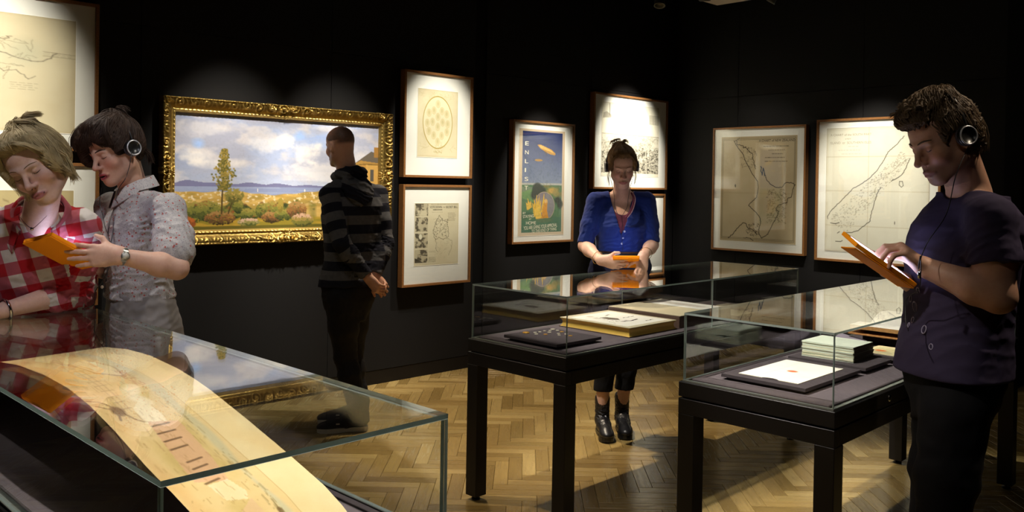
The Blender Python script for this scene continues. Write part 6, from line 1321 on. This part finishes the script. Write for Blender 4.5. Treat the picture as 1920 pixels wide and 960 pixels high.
    for s in (-1, 1):
        rt += [([(s*.020, .055, .098), (s*.052, .062, .070), (s*.068, .048, .030), (s*.072, .030, -.012)], .0035, 30), ([(s*.071, .03, -.0), (s*.077, .032, -.04), (s*.075, .028, -.08), (s*.072, .026, -.105)], .0025, 7), ([(s*.072, .01, -.0), (s*.08, .0, -.05), (s*.078, -.01, -.1)], .003, 4)]
    strands(par, 'hair_wisps', H, rt, HAIR['ginger'], .0009, 7, 5)
    # maroon top, cardigan
    tp = [tk(.0045)]; tp[0].cut = [cutat(P(1163, 462, 4.99), -UPZ)]; nkc = P(1164, 368, 4.98)
    Bf = np.stack([lat, fwd, UPZ], 1); tp += [q.w(off=.003) for q in trap()]+[ell(nkc+fwd*.07, (.071, .12, .105), Bf, k=.004, op='s'), ell(nkc+UPZ*.05, (.075, .075, .06), Bf, k=.004, op='s')]
    cloth_obj('maroon_top', par, tp, .0046, fabric('maroon_jersey', hexc('5d2c40'), .9).m, lambda p: .0015*sn(p, .1, 2))
    CB = fabric('blue_knit', hexc('182c70'), .85, (500, .5, .0012), .12, .15, .15).m; wdg = []
    ap = P(1168, 441, 4.8); l1, l2 = P(1142, 356, 4.95), P(1190, 356, 4.95)
    def vee(p):
        q = p-ap; x = q@lat; z = q[:, 2]; y = (p-nb)@fwd; aR = (l1-ap); aL = (l2-ap); k1 = abs(aR@lat)/aR[2]; k2 = abs(aL@lat)/aL[2]; cv = lambda k: k*z*(1.2-.2*z/.26)
        d = np.maximum(np.maximum((x-cv(k1))*.9, (-x-cv(k2))*.9), -z*.9); return np.maximum(d, -y-.035)
    pr = [tk(.012)]; pr[0].cut = [cutat(P(1163, 470, 4.99), -UPZ, .006)]
    pr += [q.w(off=.009) for q in trap()]; pr.append(Pr(vee, (l1+ap)/2, .5, .004, 's'))
    for sh, el, wr, u in ((shL, elL, wrL, uL), (shR, elR, wrR, uR)):
        q = [c.w(off=.011) for c in u]; q[1].cut = [cutat(el*.96+sh*.04, el-sh, .004)]; pr += q
    pr.append(pr.pop(-6+1)) if False else None
    pr = [q for q in pr if q.op == 'u']+[q for q in pr if q.op == 's']
    def fold(p): return .0025*sn(p, .12, 1)+ridge(p, P(1163, 455, 4.85), .14, UPZ+lat*.35, .06, .003, 5, .3)+ridge(p, elL+UPZ*.06, .08, elL-shL+lat*.5, .045, .0022, 3, .25)+ridge(p, elR+UPZ*.06, .08, elR-shR-lat*.5, .045, .0022, 4, .25)+ridge(p, shL-UPZ*.07, .07, lat-UPZ, .03, .003, 2)+ridge(p, shR-UPZ*.07, .07, lat+UPZ, .03, .003, 6)
    cloth_obj('cardigan', par, pr, .0042, CB, fold, None, (P(1163, 470, 4.99), -UPZ))
    F_ = field(pr, fold); b = MB()
    def on(px, py):
        ds = np.linspace(4.6, 5.0, 160); pp = np.array([P(px, py, d) for d in ds]); d = F_(pp); i = np.argmax(d < 0); return pp[i]
    for px, py in ((1171, 434), (1168, 446), (1166, 457)): b.lathe([(0, 0), (.006, 0), (.0065, .0015), (.004, .003), (0, .0025)], on(px, py), fwd, 12)
    obj('button', b, plain('pearl_button', hexc('8f9ac0'), .3), par)
    # scarf strap on her left side of the neck
    pts = [P(1184, 362, 4.90), P(1188, 372, 4.85), P(1186, 386, 4.82), P(1181, 398, 4.81), P(1173, 408, 4.81)]
    tube_obj('striped_scarf', pts, .006, fabric('maroon_scarf', hexc('6b3344'), .9).m, par); tube_obj('striped_scarf', [q+RT*.009-FW*.002 for q in pts], .003, fabric('pale_scarf', hexc('a9808a'), .9).m, par)
    skt = [torso_prims(pel, nb, lat, lat, 1., 1., keys=[(-.36, .15, .11, .115, 0), (-.1, .172, .11, .118, 0), (-.02, .172, .105, .116, 0), (.10, .162, .10, .106, 0), (.20, .145, .09, .095, 0)], off=.008)]
    cloth_obj('skirt', par, skt, .007, fabric('navy_cloth', hexc('141a38'), .85).m, lambda p: .003*sn(p, .12, 2))
    obj('belt', sole_mesh(pel, lat*0+fwd, lat, .01, 0, 0) if False else MB().tube([P(1163, 476, 4.99)+lat*.155*math.sin(a)+fwd*.118*math.cos(a) for a in np.linspace(0, 6.2832, 37)[:-1]], .011, 8, closed=True), M['rubber'], par)
    TB = fabric('black_trouser_cloth', hexc('0f0f12'), .85).m; lg = []
    for hp_, kn, an in ((hpL, knL, anL), (hpR, knR, anR)): q = [c.w(off=.010) for c in leg_prims(hp_, kn, an, .86)]; q[-1] = cone(kn*.68+an*.32, an, .058, .054, .02); q[-1].cut = [cutat(an*[1, 1, 0]+UPZ*.262, -UPZ, .004)]; lg += q
    cloth_obj('trousers', par, lg, .006, TB, lambda p: .003*sn(p, .1, 3))
    BL = fabric('black_leather', hexc('1b1a1c'), .35, (200, .3, .001), .2, .5).m
    for hl, toe, an in ((hlL, toeL, anL), (hlR, toeR, anR)):
        h, d, s, L = foot_frame(hl, toe); f = lambda q, w, z: h+d*q*L+s*w+UPZ*z
        up_ = [cone(f(.2, 0, .09), f(.2, 0, .21), .040, .044, .02), cone(f(.16, 0, .08), f(.45, 0, .070), .036, .038, .025), cone(f(.45, 0, .070), f(.74, 0, .052), .038, .036, .025), ell(f(.80, 0, .042), (.055, .041, .030), np.stack([d, s, UPZ], 1), k=.02), ell(f(.2, 0, .235), (.033, .034, .03), np.stack([d, s, UPZ], 1), k=.006, op='s')]
        up_[0].cut = [cutat(f(.2, 0, .232), UPZ+d*.2, .004)]
        for q in up_[1:4]: q.cut = [cutat(f(0, 0, .030), -UPZ, 0)]
        bt = cloth_obj('ankle_boot', par, up_, .0045, BL, lambda p: ridge(p, f(.25, 0, .13), .07, UPZ+d*.5, .028, .006, 2, .5)+ridge(p, f(.6, 0, .07), .05, d, .03, .003, 4, .7)); so = sole_mesh(h, d, s, L, .012, .030, .042).box((-.030, -.03, 0), (.030, .03, .055), R=np.stack([d, s, UPZ], 1), T=h+d*.045).mesh('sole', M['rubber'])
        for v in so.vertices:
            q = (np.array(v.co)-h)@d/L
            if q > .5 and v.co.z < .02: v.co.z = .001+max(0, q-.85)*.05
        obj('sole', so, None, bt); obj('zip', MB().tube([f(.2, .0405*(1 if (s@RT) > 0 else -1), z) for z in (.09, .13, .17, .21)], .0018, 5), M['steel'], bt)
    headphones(H, 'black on-ear headphones worn by the woman in the blue cardigan', sc, .0)
    tablet(P(1171, 488, 4.745), DC(-1, 0, .02), DC(.02, .25, -.96), 'tablet in an orange case held by the woman in the blue cardigan', .142, .19, ('-y', 0, .10))
    # thin gold bangles
    for w_, e_, r in ((wrL, elL, .034), (wrR, elR, .034)):
        a = nrm(w_-e_); x = nrm(np.cross(a, UPZ)); y = np.cross(a, x); c = w_-a*.045-UPZ*.003
        obj('bangle', MB().tube([c+r*(x*math.cos(q)+y*math.sin(q))+a*.01*math.sin(q+1) for q in np.linspace(0, 6.2832, 25)[:-1]], .0013, 6, closed=True), plain('gold_metal', hexc('d8b45e'), .25, 1), par)
    e = empty('headphone_cable', (0, 0, 0), 0, 'thin black headphone cable down the front of the woman in blue', 'cable')
    tube_obj('cable', [P(1143, 328, 4.86), P(1149, 352, 4.86), P(1152, 372, 4.84), P(1153, 388, 4.82), P(1159, 402, 4.80), P(1166, 406, 4.80), P(1167, 425, 4.79), P(1166, 445, 4.78), P(1168, 470, 4.77)], .0013, M['rubber'], e)
    tube_obj('cable', [P(1188, 328, 4.86), P(1182, 350, 4.87), P(1178, 372, 4.84), P(1176, 388, 4.82), P(1166, 405, 4.80)], .0013, M['rubber'], e)
woman_blue()
# ---------------- woman in the flecked shirt holding the tablet, left
def woman_shirt():
    par = empty('person', (0, 0, 0), 0, 'woman with short brown hair and headphones in a flecked grey shirt, holding a tablet', 'person', 'people in the gallery')
    fwd = nrm(DC(-.84, 0, -.54)*[1, 1, 0]); lat = np.cross(fwd, UPZ); sc = .97
    pel = P(266, 612, 3.22); nb = P(252, 362, 3.18); H = Frame(P(218, 283, 3.10), DC(-.50, -.36, -.79), DC(-.28, .88, -.25))
    shL, shR = P(316, 392, 3.04), P(209, 388, 3.33); elL, wrL = P(332, 503, 2.90), P(222, 479, 2.775); elR, wrR = P(205, 500, 3.30), P(168, 505, 3.04)
    hL = hand_prims(wrL, DC(-.99, .03, -.02), DC(.02, .22, -.97), 1, [(3, 10, 8), (3, 8, 6), (4, 8, 6), (6, 10, 8)], ((.75, .65, -.1), (.35, .93, -.2)), .93, (.10, .03, -.03, -.10))
    hR = hand_prims(wrR, DC(-.90, .30, -.25), DC(.2, -.9, .1), -1, [(20, 30, 20)]*4, ((.6, .7, -.4), (.3, .9, -.4)), .93)
    uL, fL = arm_prims(shL, elL, wrL, .93); uR, fR = arm_prims(shR, elR, wrR, .93); hd = head_prims(H, 1, nb+UPZ*.0, .046, mouth=.9, smile=1., jaw=.95, nose=.92, sc=sc)
    fine = hd+uL+fL+fR+hL+hR; body = mesh_body(fine, [torso_prims(pel, nb-UPZ*.03, lat, lat, .85, .85)]+[q.w(off=-.004) for q in uL+uR+fR[:1]]+leg_prims(pel+lat*-.09-UPZ*.03, (pel+lat*-.09)*[1, 1, .5], (pel+lat*-.09)*[1, 1, 0]+UPZ*.1, .85)+leg_prims(pel+lat*.09-UPZ*.03, (pel+lat*.09)*[1, 1, .5], (pel+lat*.09)*[1, 1, 0]+UPZ*.1, .85), .0028, [(H.c-[.17, .17, .24], H.c+[.17, .17, .15]), (*bx_([elL, wrL, P(120, 455, 2.8), P(120, 500, 2.8), shL*.35+elL*.65], .05), uL+fL+hL), (*bx_([elR, wrR, P(150, 490, 2.95)], .05), fR+hR)])
    skin_obj(par, body, H, sc, dict(base='d6ac96', lips='a04452', cheek=.5, mouth=.9)); face_bits(H, hd, par, HAIR['dark'], sc, thick=1.15)
    E = lambda c, r, **k: ell(H.w(*c), r, H.M, **k)
    hr = [E((0, -.020, .046), (.086, .090, .084), k=.02), E((0, -.050, .0), (.074, .046, .064), k=.03), E((-.01, .022, .108), (.070, .062, .030), k=.03), E((.035, .055, .075), (.045, .040, .034), k=.03), E((-.045, .055, .070), (.035, .035, .035), k=.03), E((.060, .045, .055), (.052, .045, .050), k=.03), E((.078, .060, .010), (.026, .030, .040), k=.02), E((0, -.05, .118), (.034, .034, .024), k=.02), E((.066, .050, .030), (.018, .030, .045), k=.02)]
    for x in (-1, 1): hr += [E((x*.068, .022, .022), (.018, .030, .040), k=.015)]
    hr += [E((0, .118, -.018), (.068, .075, .084), k=.014, op='s'), E((-.086, .020, -.045), (.03, .045, .050), k=.01, op='s')]
    flow = hair_flow(H, (-.2, -.5, .8))
    cloth_obj('hair', par, hr, .0036, HAIR['dark'], lambda p: .0022*np.sin(flow(p)[:, 0]*420+2*np.sin(flow(p)[:, 1]*40))*np.sin(flow(p)[:, 2]*300)+.003*sn(p, .09, 3), flow)
    comb(par, H, hr, (-.2, -.35, .9), HAIR['dark'], 900, 9, .010, .0010, .0016, -.35)
    R_ = np.random.RandomState(8); rt = []
    for i in range(30):
        x = -.03+.09*R_.rand(); rt.append(([(-.03+.3*x, -.02, .130), (x, .045, .122), (x*1.25+.01, .088, .085), (x*1.3+.02, .090, .045)], .0035, 8))
    for i in range(20): x = -.06*R_.rand()-.01; rt.append(([(-.02, -.01, .131), (x-.01, .035, .118), (x*1.2-.012, .066, .080), (x*1.1-.02, .064, .040)], .0035, 8))
    for i in range(12): a = R_.rand()*6.28; rt.append(([(.0, -.05, .128), (.02*math.cos(a), -.05+.02*math.sin(a), .145), (.04*math.cos(a), -.05+.04*math.sin(a), .138), (.05*math.cos(a), -.05+.05*math.sin(a), .122)], .003, 8))
    for i in range(10): rt.append(([(-.05-.02*R_.rand(), -.065, -.02), (-.055, -.078, -.05), (-.05, -.078, -.08)], .005, 5))
    strands(par, 'hair_locks', H, rt, HAIR['dark'], .0012, 7, 5)
    pt = patf(pel, lat, [(shL, elL, wrL, .09), (shR, elR, wrR, .09)])
    t = NT('flecked_cotton'); n = t.noise(30, 3); v = t.n('ShaderNodeTexVoronoi', feature='F1', ins={'Scale': 75.}); t.l(t.coord(), v.inputs['Vector']); v2 = t.n('ShaderNodeTexVoronoi', feature='F1', ins={'Scale': 210.}); t.l(t.coord(), v2.inputs['Vector'])
    sp = t.math('LESS_THAN', v.outputs['Distance'], .26); sc_ = t.n('ShaderNodeSeparateColor'); t.l(v.outputs['Color'], sc_.inputs[0]); s1 = t.math('MULTIPLY', sp, t.math('GREATER_THAN', sc_.outputs[0], .45)); s2 = t.math('LESS_THAN', v2.outputs['Distance'], .33)
    c = t.mix(n, hexc('a9a4a4'), hexc('c2bdba')); c = t.mix(t.math('MULTIPLY', s2, .55), c, hexc('6f6c78')); c = t.mix(t.math('MULTIPLY', s1, .85), c, hexc('a8443a')); t.base(c, .9, spec=.15); t.bump(t.noise(300, 3), .4, .001); FM = t.m
    K = [(-.02, .160, .120, .125, 0), (.06, .156, .122, .128, 0), (.18, .150, .120, .12, 0), (.32, .146, .108, .105, 0), (.5, .150, .112, .10, .004), (.66, .156, .122, .104, .006), (.82, .156, .098, .104, .0), (.92, .132, .068, .088, -.006), (1.0, .082, .052, .060, -.01)]
    pr = [torso_prims(pel, nb-UPZ*.01, lat, lat, .97, .97, keys=K, off=.010)]; pr[0].cut = [cutat(P(262, 557, 3.2), -UPZ, .006)]
    for sh, el, wr in ((shL, elL, wrL), (shR, elR, wrR)):
        m = sh*.5+el*.5; q = [cone(sh-UPZ*.008, m, .050, .058, .03, off=.006), cone(m, el, .060, .060, .02, off=.006)]; cp = sh*.24+el*.76
        for c_ in q: c_.cut = [cutat(cp, el-sh, .004)]
        pr += q+[cone(nb-UPZ*.035, sh, .042, .050, .03, off=.004)]
        cf = nrm(el-sh); pr += [cone(cp-cf*.022, cp-cf*.004, .064, .066, .006, off=.003), cone(cp-cf*.040, cp-cf*.030, .062, .063, .006, off=.002)]
    def fold(p): return .0035*sn(p, .14, 1)+ridge(p, pel+UPZ*.13+fwd*.05, .17, UPZ+lat*.5, .055, .0060, 5, .35)+ridge(p, (shL+elL)/2, .13, elL-shL+fwd*.35, .060, .0035, 3, .25)+ridge(p, shL-UPZ*.08+fwd*.08, .10, UPZ+lat*.6, .04, .005, 2)+ridge(p, nb-UPZ*.22-lat*.05+fwd*.1, .12, lat+UPZ*.4, .05, .003, 6)
    cloth_obj('shirt', par, pr, .0044, FM, fold, None, (P(262, 557, 3.2), -UPZ)); F_ = field(pr, fold)
    collar(par, nb-UPZ*.004-fwd*.004, lat, fwd, FM, .066, .050, tips=.045, open_=.10, tilt=.35, up=UPZ+fwd*.15)
    # button placket
    def on(px, py, d0=2.9, d1=3.3):
        ds = np.linspace(d0, d1, 200); pp = np.array([P(px, py, d) for d in ds]); d = F_(pp); i = np.argmax(d < 0); return pp[i]
    ln = [(216, 405), (213, 430), (207, 460), (203, 490), (200, 520), (196, 548)]; tube_obj('placket_seam', [on(*q)-FW*.001 for q in ln], .0022, fabric('grey_seam_cloth', hexc('6f6c74'), .9).m, par)  # raised grey line along the placket edge
    b = MB(); [b.lathe([(0, 0), (.005, 0), (.0055, .0012), (.003, .002), (0, .0016)], on(x-5, y)-FW*.001, -FW, 12) for x, y in ((221, 385), (214, 425), (203, 500), (197, 538))]; obj('shirt_button', b, plain('shell_button', hexc('cfc9bd'), .4), par)
    cf = nrm(elL-shL); tb = shL*.24+elL*.76; obj('cuff_tab', MB().box((-.006, -.002, -.03), (.006, .002, .03), R=np.stack([np.cross(cf, FW), FW, cf], 1), T=tb-cf*.05-FW*.07+RT*.03), FM, par)
    tr = [torso_prims(pel, nb, lat, lat, 1., 1., keys=[(-.50, .135, .10, .10, 0), (-.32, .158, .115, .125, 0), (-.12, .168, .118, .135, 0), (.02, .162, .112, .125, 0), (.16, .150, .105, .11, 0), (.27, .142, .10, .10, 0)], off=.010)]
    hpL, hpR = pel+lat*-.09-UPZ*.03, pel+lat*.09-UPZ*.03; anL, anR = hpL*[1, 1, 0]+UPZ*.1, hpR*[1, 1, 0]+UPZ*.1
    for hp_, an in ((hpL, anL), (hpR, anR)): tr += [c_.w(off=.01) for c_ in leg_prims(hp_, (hp_+an)/2, an, .95)]
    GT = fabric('grey_twill', hexc('8d8784'), .85, (900, .4, .0008), .1).m; cloth_obj('trousers', par, tr, .007, GT, lambda p: .0025*sn(p, .14, 4)+ridge(p, pel+UPZ*.0-lat*.1, .14, UPZ+fwd*.3, .06, .003, 3))
    for an in (anL, anR):
        h, d, s, L = foot_frame(an*[1, 1, 0]-fwd*.06, an*[1, 1, 0]+fwd*.19); f = lambda q, w, z: h+d*q*L+s*w+UPZ*z; up_ = [cone(f(.13, 0, .06), f(.42, 0, .052), .038, .038, .02), cone(f(.42, 0, .050), f(.74, .0, .036), .038, .032, .02), cone(f(.22, 0, .07), f(.22, 0, .1), .036, .036, .02)]
        for q in up_: q.cut = [cutat(f(0, 0, .02), -UPZ, 0)]
        sh = cloth_obj('shoe', par, up_, .008, M['rubber']); obj('sole', sole_mesh(h, d, s, L, .001, .026, .042), M['rubber'], sh)
    # steel watch
    a = nrm(wrL-elL); x = nrm(np.cross(a, UPZ)); y = np.cross(a, x); c = wrL-a*.012; b = MB(); wt = empty('wristwatch', (0, 0, 0), parent=par)
    for k in range(26):
        q = 6.2832*k/26; n_ = x*math.cos(q)+y*math.sin(q); tt = -x*math.sin(q)+y*math.cos(q); b.box((-.0034, -.0085, -.0012), (.0034, .0085, .0014), R=np.stack([tt, a, n_], 1), T=c+n_*.0285, bev=.0006)
    obj('bracelet_link', b, M['steel'], wt); n_ = nrm(-FW+UPZ*.25); n_ = nrm(n_-a*(n_@a)); obj('watch_case', MB().lathe([(0, 0), (.013, 0), (.014, .002), (.0135, .005), (.011, .0058), (0, .0058)], c+n_*.0275, n_, 20), M['steel'], wt); obj('watch_face', MB().lathe([(0, .006), (.0105, .006), (.0105, .0062), (0, .0062)], c+n_*.0275, n_, 20), plain('watch_dial', hexc('c9c6bb'), .4), wt)
    headphones(H, 'black on-ear headphones with a chrome ring worn by the woman in the flecked shirt', sc, .01)
    S_, L_ = DC(.122, .026, -.063), DC(.096, -.101, .143)
    tablet(P(121, 474, 2.815), S_, L_, 'tablet in an orange case held between the two women on the left', .142, .205, ('y', 0, -.0))
    e = empty('headphone_cable', (0, 0, 0), 0, 'thin black headphone cable hanging in front of the flecked shirt', 'cable')
    tube_obj('cable', [P(247, 284, 2.98), P(243, 310, 2.96), P(235, 335, 2.98), P(222, 355, 3.00), P(215, 385, on(215, 385)@FW-EYE@FW-.01), P(206, 415, 2.97), P(203, 440, 2.95), P(207, 462, 2.93), P(205, 500, 2.93), P(190, 530, 2.94), P(178, 548, 2.96), P(177, 570, 2.96), P(160, 578, 2.94), P(158, 580, 2.92)], .0013, M['rubber'], e)
    tube_obj('cable', [P(190, 352, 3.02), P(187, 380, 3.02), P(193, 405, 3.0), P(197, 425, 2.97), P(204, 442, 2.95)], .0013, M['rubber'], e)
woman_shirt()
# ---------------- blonde woman in the checked shirt, leaning on the case
def woman_check():
    par = empty('person', (0, 0, 0), 0, 'blonde woman in a red and white checked shirt, leaning on the left case', 'person', 'people in the gallery')
    fwd = nrm(DC(.25, 0, -.95)*[1, 1, 0]); lat = np.cross(fwd, UPZ); sc = 1.0
    pel = P(78, 690, 3.34); nb = P(74, 410, 2.84); H = Frame(P(70, 309, 2.68), DC(.05, -.42, -.90), DC(-.38, .80, -.42))
    A = nrm(nb-pel); fb = np.cross(A, nrm(lat-A*(lat@A)))
    shL, shR = P(152, 428, 2.90), P(-30, 420, 2.84); elL, wrL = P(140, 545, 2.97), P(6, 582, 2.79); elR, wrR = P(-60, 550, 2.8), P(-40, 600, 2.66)
    hL = hand_prims(wrL, DC(-.95, -.15, -.3), DC(.0, .95, -.2), 1, [(10, 20, 15)]*4, sc=.93); hR = hand_prims(wrR, DC(-.3, 0, -.9), DC(0, 1, 0), -1, [(10, 20, 15)]*4, sc=.93)
    uL, fL = arm_prims(shL, elL, wrL, .95); uR, fR = arm_prims(shR, elR, wrR, .95); hd = head_prims(H, 1, nb+fb*.01, .048, mouth=.35, jaw=1.06, nose=.95, sc=sc)
    K = [(-.05, .165, .12, .125, 0), (.10, .162, .12, .12, 0), (.3, .152, .115, .105, 0), (.48, .156, .125, .10, .006), (.64, .160, .140, .104, .010), (.80, .160, .108, .104, .002), (.92, .136, .068, .085, -.006), (1.0, .082, .048, .058, -.01)]
    tk = lambda o=0.: torso_prims(pel, nb, lat, lat, 1., .98, keys=K, off=o); trap = lambda o=0.: [cone(nb-A*.03, shL, .040, .046, .03, off=o), cone(nb-A*.03, shR, .040, .046, .03, off=o)]
    fine = hd+fL+fR+hL+hR+[tk()]+trap(); body = mesh_body(fine, [tk(-.012)]+[q.w(off=-.004) for q in uL+uR+fR]+leg_prims(pel-lat*.09-UPZ*.02, (pel-lat*.09)*[1, 1, .5], (pel-lat*.09)*[1, 1, 0]+UPZ*.1, .85)+leg_prims(pel+lat*.09-UPZ*.02, (pel+lat*.09)*[1, 1, .5], (pel+lat*.09)*[1, 1, 0]+UPZ*.1, .85), .0030, [(H.c-[.17, .17, .36], H.c+[.17, .17, .15]), (*bx_([elL, wrL, wrL-RT*.18], .05), fL+hL)])
    skin_obj(par, body, H, sc, dict(base='d3ae9a', lips='a8686a', cheek=.35, mouth=.35)); face_bits(H, hd, par, HAIR['ginger'], sc, thick=.75)
    E = lambda c, r, **k: ell(H.w(*c), r, H.M, **k)
    hr = [E((0, -.022, .044), (.086, .094, .084), k=.02), E((0, -.055, .0), (.082, .055, .070), k=.03), E((0, .03, .100), (.064, .055, .026), k=.03), E((-.02, -.035, .122), (.034, .034, .024), k=.02)]
    for x in (-1, 1): hr += [E((x*.070, .028, .020), (.020, .034, .060), k=.02)]
    hr += [E((0, .120, -.020), (.066, .075, .086), k=.014, op='s')]
    flow = hair_flow(H, (-.15, -.2, 1))
    cloth_obj('hair', par, hr, .0038, HAIR['blonde'], lambda p: .0022*np.sin(flow(p)[:, 0]*380+2*np.sin(flow(p)[:, 1]*40))*np.sin(flow(p)[:, 2]*280)+.003*sn(p, .09, 3), flow)
    comb(par, H, hr, (-.1, -.2, 1), HAIR['blonde'], 1000, 9, .010, .0010, .0018, .3)
    R_ = np.random.RandomState(8); rt = []
    for s in (-1, 1):
        for i in range(22): q = R_.rand(); rt.append(([(s*.005, .045+.03*q, .112-.01*q), (s*(.040+.01*q), .064+.02*q, .092), (s*(.070+.004*R_.randn()), .052+.01*q, .045), (s*(.077+.004*R_.randn()), .030+.008*R_.randn(), -.01), (s*(.077+.006*R_.randn()), .020, -.05-.02*R_.rand())], .003, 14))
        for i in range(9): rt.append(([(s*.078, .01, .03), (s*(.088+.008*R_.rand()), .0, -.01), (s*(.086+.008*R_.randn()), .004, -.06), (s*(.082+.008*R_.randn()), .01, -.09)], .004, 6))
    for i in range(22): a = R_.rand()*6.28; rt.append(([(-.02+.015*math.cos(a), -.035+.015*math.sin(a), .14), (-.02+.03*math.cos(a), -.035+.03*math.sin(a), .146), (-.02+.045*math.cos(a+.6), -.035+.045*math.sin(a+.6), .136), (-.02+.06*math.cos(a+1), -.035+.06*math.sin(a+1), .125)], .003, 9))
    strands(par, 'hair_locks', H, rt, HAIR['blonde'], .0011, 7, 5)
    pt = patf(pel, lat, [(shL, elL, wrL, .095), (shR, elR, wrR, .095)], tor=tk())
    t = NT('checked_flannel'); a = t.n('ShaderNodeAttribute', attribute_name='pat'); sx = t.n('ShaderNodeSeparateXYZ'); t.l(a.outputs['Vector'], sx.inputs[0])
    u = t.math('GREATER_THAN', t.math('FRACT', t.math('MULTIPLY_ADD', t.math('ADD', sx.outputs[0], t.math('MULTIPLY', sx.outputs[1], -.22)), 1/.088, .1)), .5); v = t.math('GREATER_THAN', t.math('FRACT', t.math('MULTIPLY_ADD', t.math('ADD', sx.outputs[1], t.math('MULTIPLY', sx.outputs[0], .22)), 1/.088, .3)), .5)
    c0 = t.mix(u, hexc('a3131c'), hexc('a8535c')); c1 = t.mix(u, hexc('ab5660'), hexc('c8c0b6')); n = t.noise(20, 3); c = t.mix(v, c0, c1); c = t.mix(t.math('MULTIPLY', n, .15), c, hexc('55353a')); t.base(c, .9, spec=.12); t.b.inputs['Sheen Weight'].default_value = .1; t.bump(t.noise(500, 3), .35, .001); CM = t.m
    ap = P(64, 446, 2.70); l1, l2 = P(28, 388, 2.84), P(118, 386, 2.84)
    def vee(p):
        q = p-ap; x = q@lat; z = q@A; y = (p-nb)@fb; aR, aL = l1-ap, l2-ap; k1 = abs(aR@lat)/(aR@A); k2 = abs(aL@lat)/(aL@A); d = np.maximum(np.maximum((x-k1*z)*.85, (-x-k2*z)*.85), -z*.9); return np.maximum(d, -y-.02)
    pr = [tk(.013)]+[q.w(off=.010) for q in trap()]
    for sh, el, wr in ((shL, elL, wrL), (shR, elR, wrR)):
        m = sh*.5+el*.5; cp = el*.72+wr*.28; cf = nrm(wr-el); q = [cone(sh-UPZ*.002, m, .054, .052, .03, off=.008), cone(m, el, .052, .046, .02, off=.008)]; r_ = cone(el, cp+cf*.03, .048, .046, .02, off=.008); r_.cut = [cutat(cp, cf, .004)]; pr += q+[r_, cone(cp-cf*.045, cp-cf*.006, .055, .057, .006, off=.003)]
    pr.append(Pr(vee, (l1+ap)/2, .5, .004, 's'))
    def fold(p): return .0035*sn(p, .14, 1)+ridge(p, elL, .12, wrL-shL, .04, .006, 3, .6)+ridge(p, shL-UPZ*.08-RT*.04, .10, UPZ+lat*.8, .04, .005, 2)+ridge(p, pel+A*.22, .18, lat+A*.5, .06, .005, 5, .6)
    cloth_obj('checked_shirt', par, pr, .0046, CM, fold, pt)
    collar(par, nb-A*.006, lat, fb, CM, .074, .046, tips=.075, open_=.20, tilt=.30, up=A, pat=lambda V: np.stack([(V-nb)@lat*1.1+.02, (V-nb)@A+.01, (V-nb)@fb], 1))
    sv = MB(); pts = [P(34, 402, 2.80), P(46, 418, 2.74), P(60, 428, 2.71), P(72, 420, 2.72), P(92, 400, 2.78)]; tube_obj('necklace', pts, .0012, M['chrome'], par); obj('pendant', MB().lathe([(0, -.006), (.005, -.004), (.005, .004), (0, .006)], P(60, 429, 2.705), UPZ, 10), M['chrome'], par)
    a = nrm(wrL-elL); x = nrm(np.cross(a, UPZ)); y = np.cross(a, x); c = wrL-a*.01; obj('bracelet', MB().tube([c+.031*(x*math.cos(q)+y*math.sin(q)) for q in np.linspace(0, 6.2832, 25)[:-1]], .006, 8, closed=True), M['chrome'], par)
    hpL, hpR = pel-lat*.09-UPZ*.02, pel+lat*.09-UPZ*.02; anL, anR = hpL*[1, 1, 0]+UPZ*.1, hpR*[1, 1, 0]+UPZ*.1; tr = [torso_prims(pel, pel+UPZ*.5, lat, lat, 1., 1., keys=[(-.3, .15, .11, .12, 0), (-.1, .172, .12, .13, 0), (.06, .162, .115, .12, 0)], off=.008)]
    for hp_, an in ((hpL, anL), (hpR, anR)): tr += [c_.w(off=.01) for c_ in leg_prims(hp_, (hp_+an)/2, an, .95)]
    cloth_obj('trousers', par, tr, .009, fabric('dark_denim', hexc('23242e'), .85).m)
    for an in (anL, anR):
        h, d, s, L = foot_frame(an*[1, 1, 0]-fwd*.06, an*[1, 1, 0]+fwd*.19); f = lambda q, w, z: h+d*q*L+s*w+UPZ*z; up_ = [cone(f(.13, 0, .06), f(.42, 0, .052), .038, .038, .02), cone(f(.42, 0, .050), f(.74, .0, .036), .038, .032, .02), cone(f(.22, 0, .07), f(.22, 0, .1), .036, .036, .02)]
        for q in up_: q.cut = [cutat(f(0, 0, .02), -UPZ, 0)]
        sh = cloth_obj('shoe', par, up_, .008, M['rubber']); obj('sole', sole_mesh(h, d, s, L, .001, .026, .042), M['rubber'], sh)
woman_check()
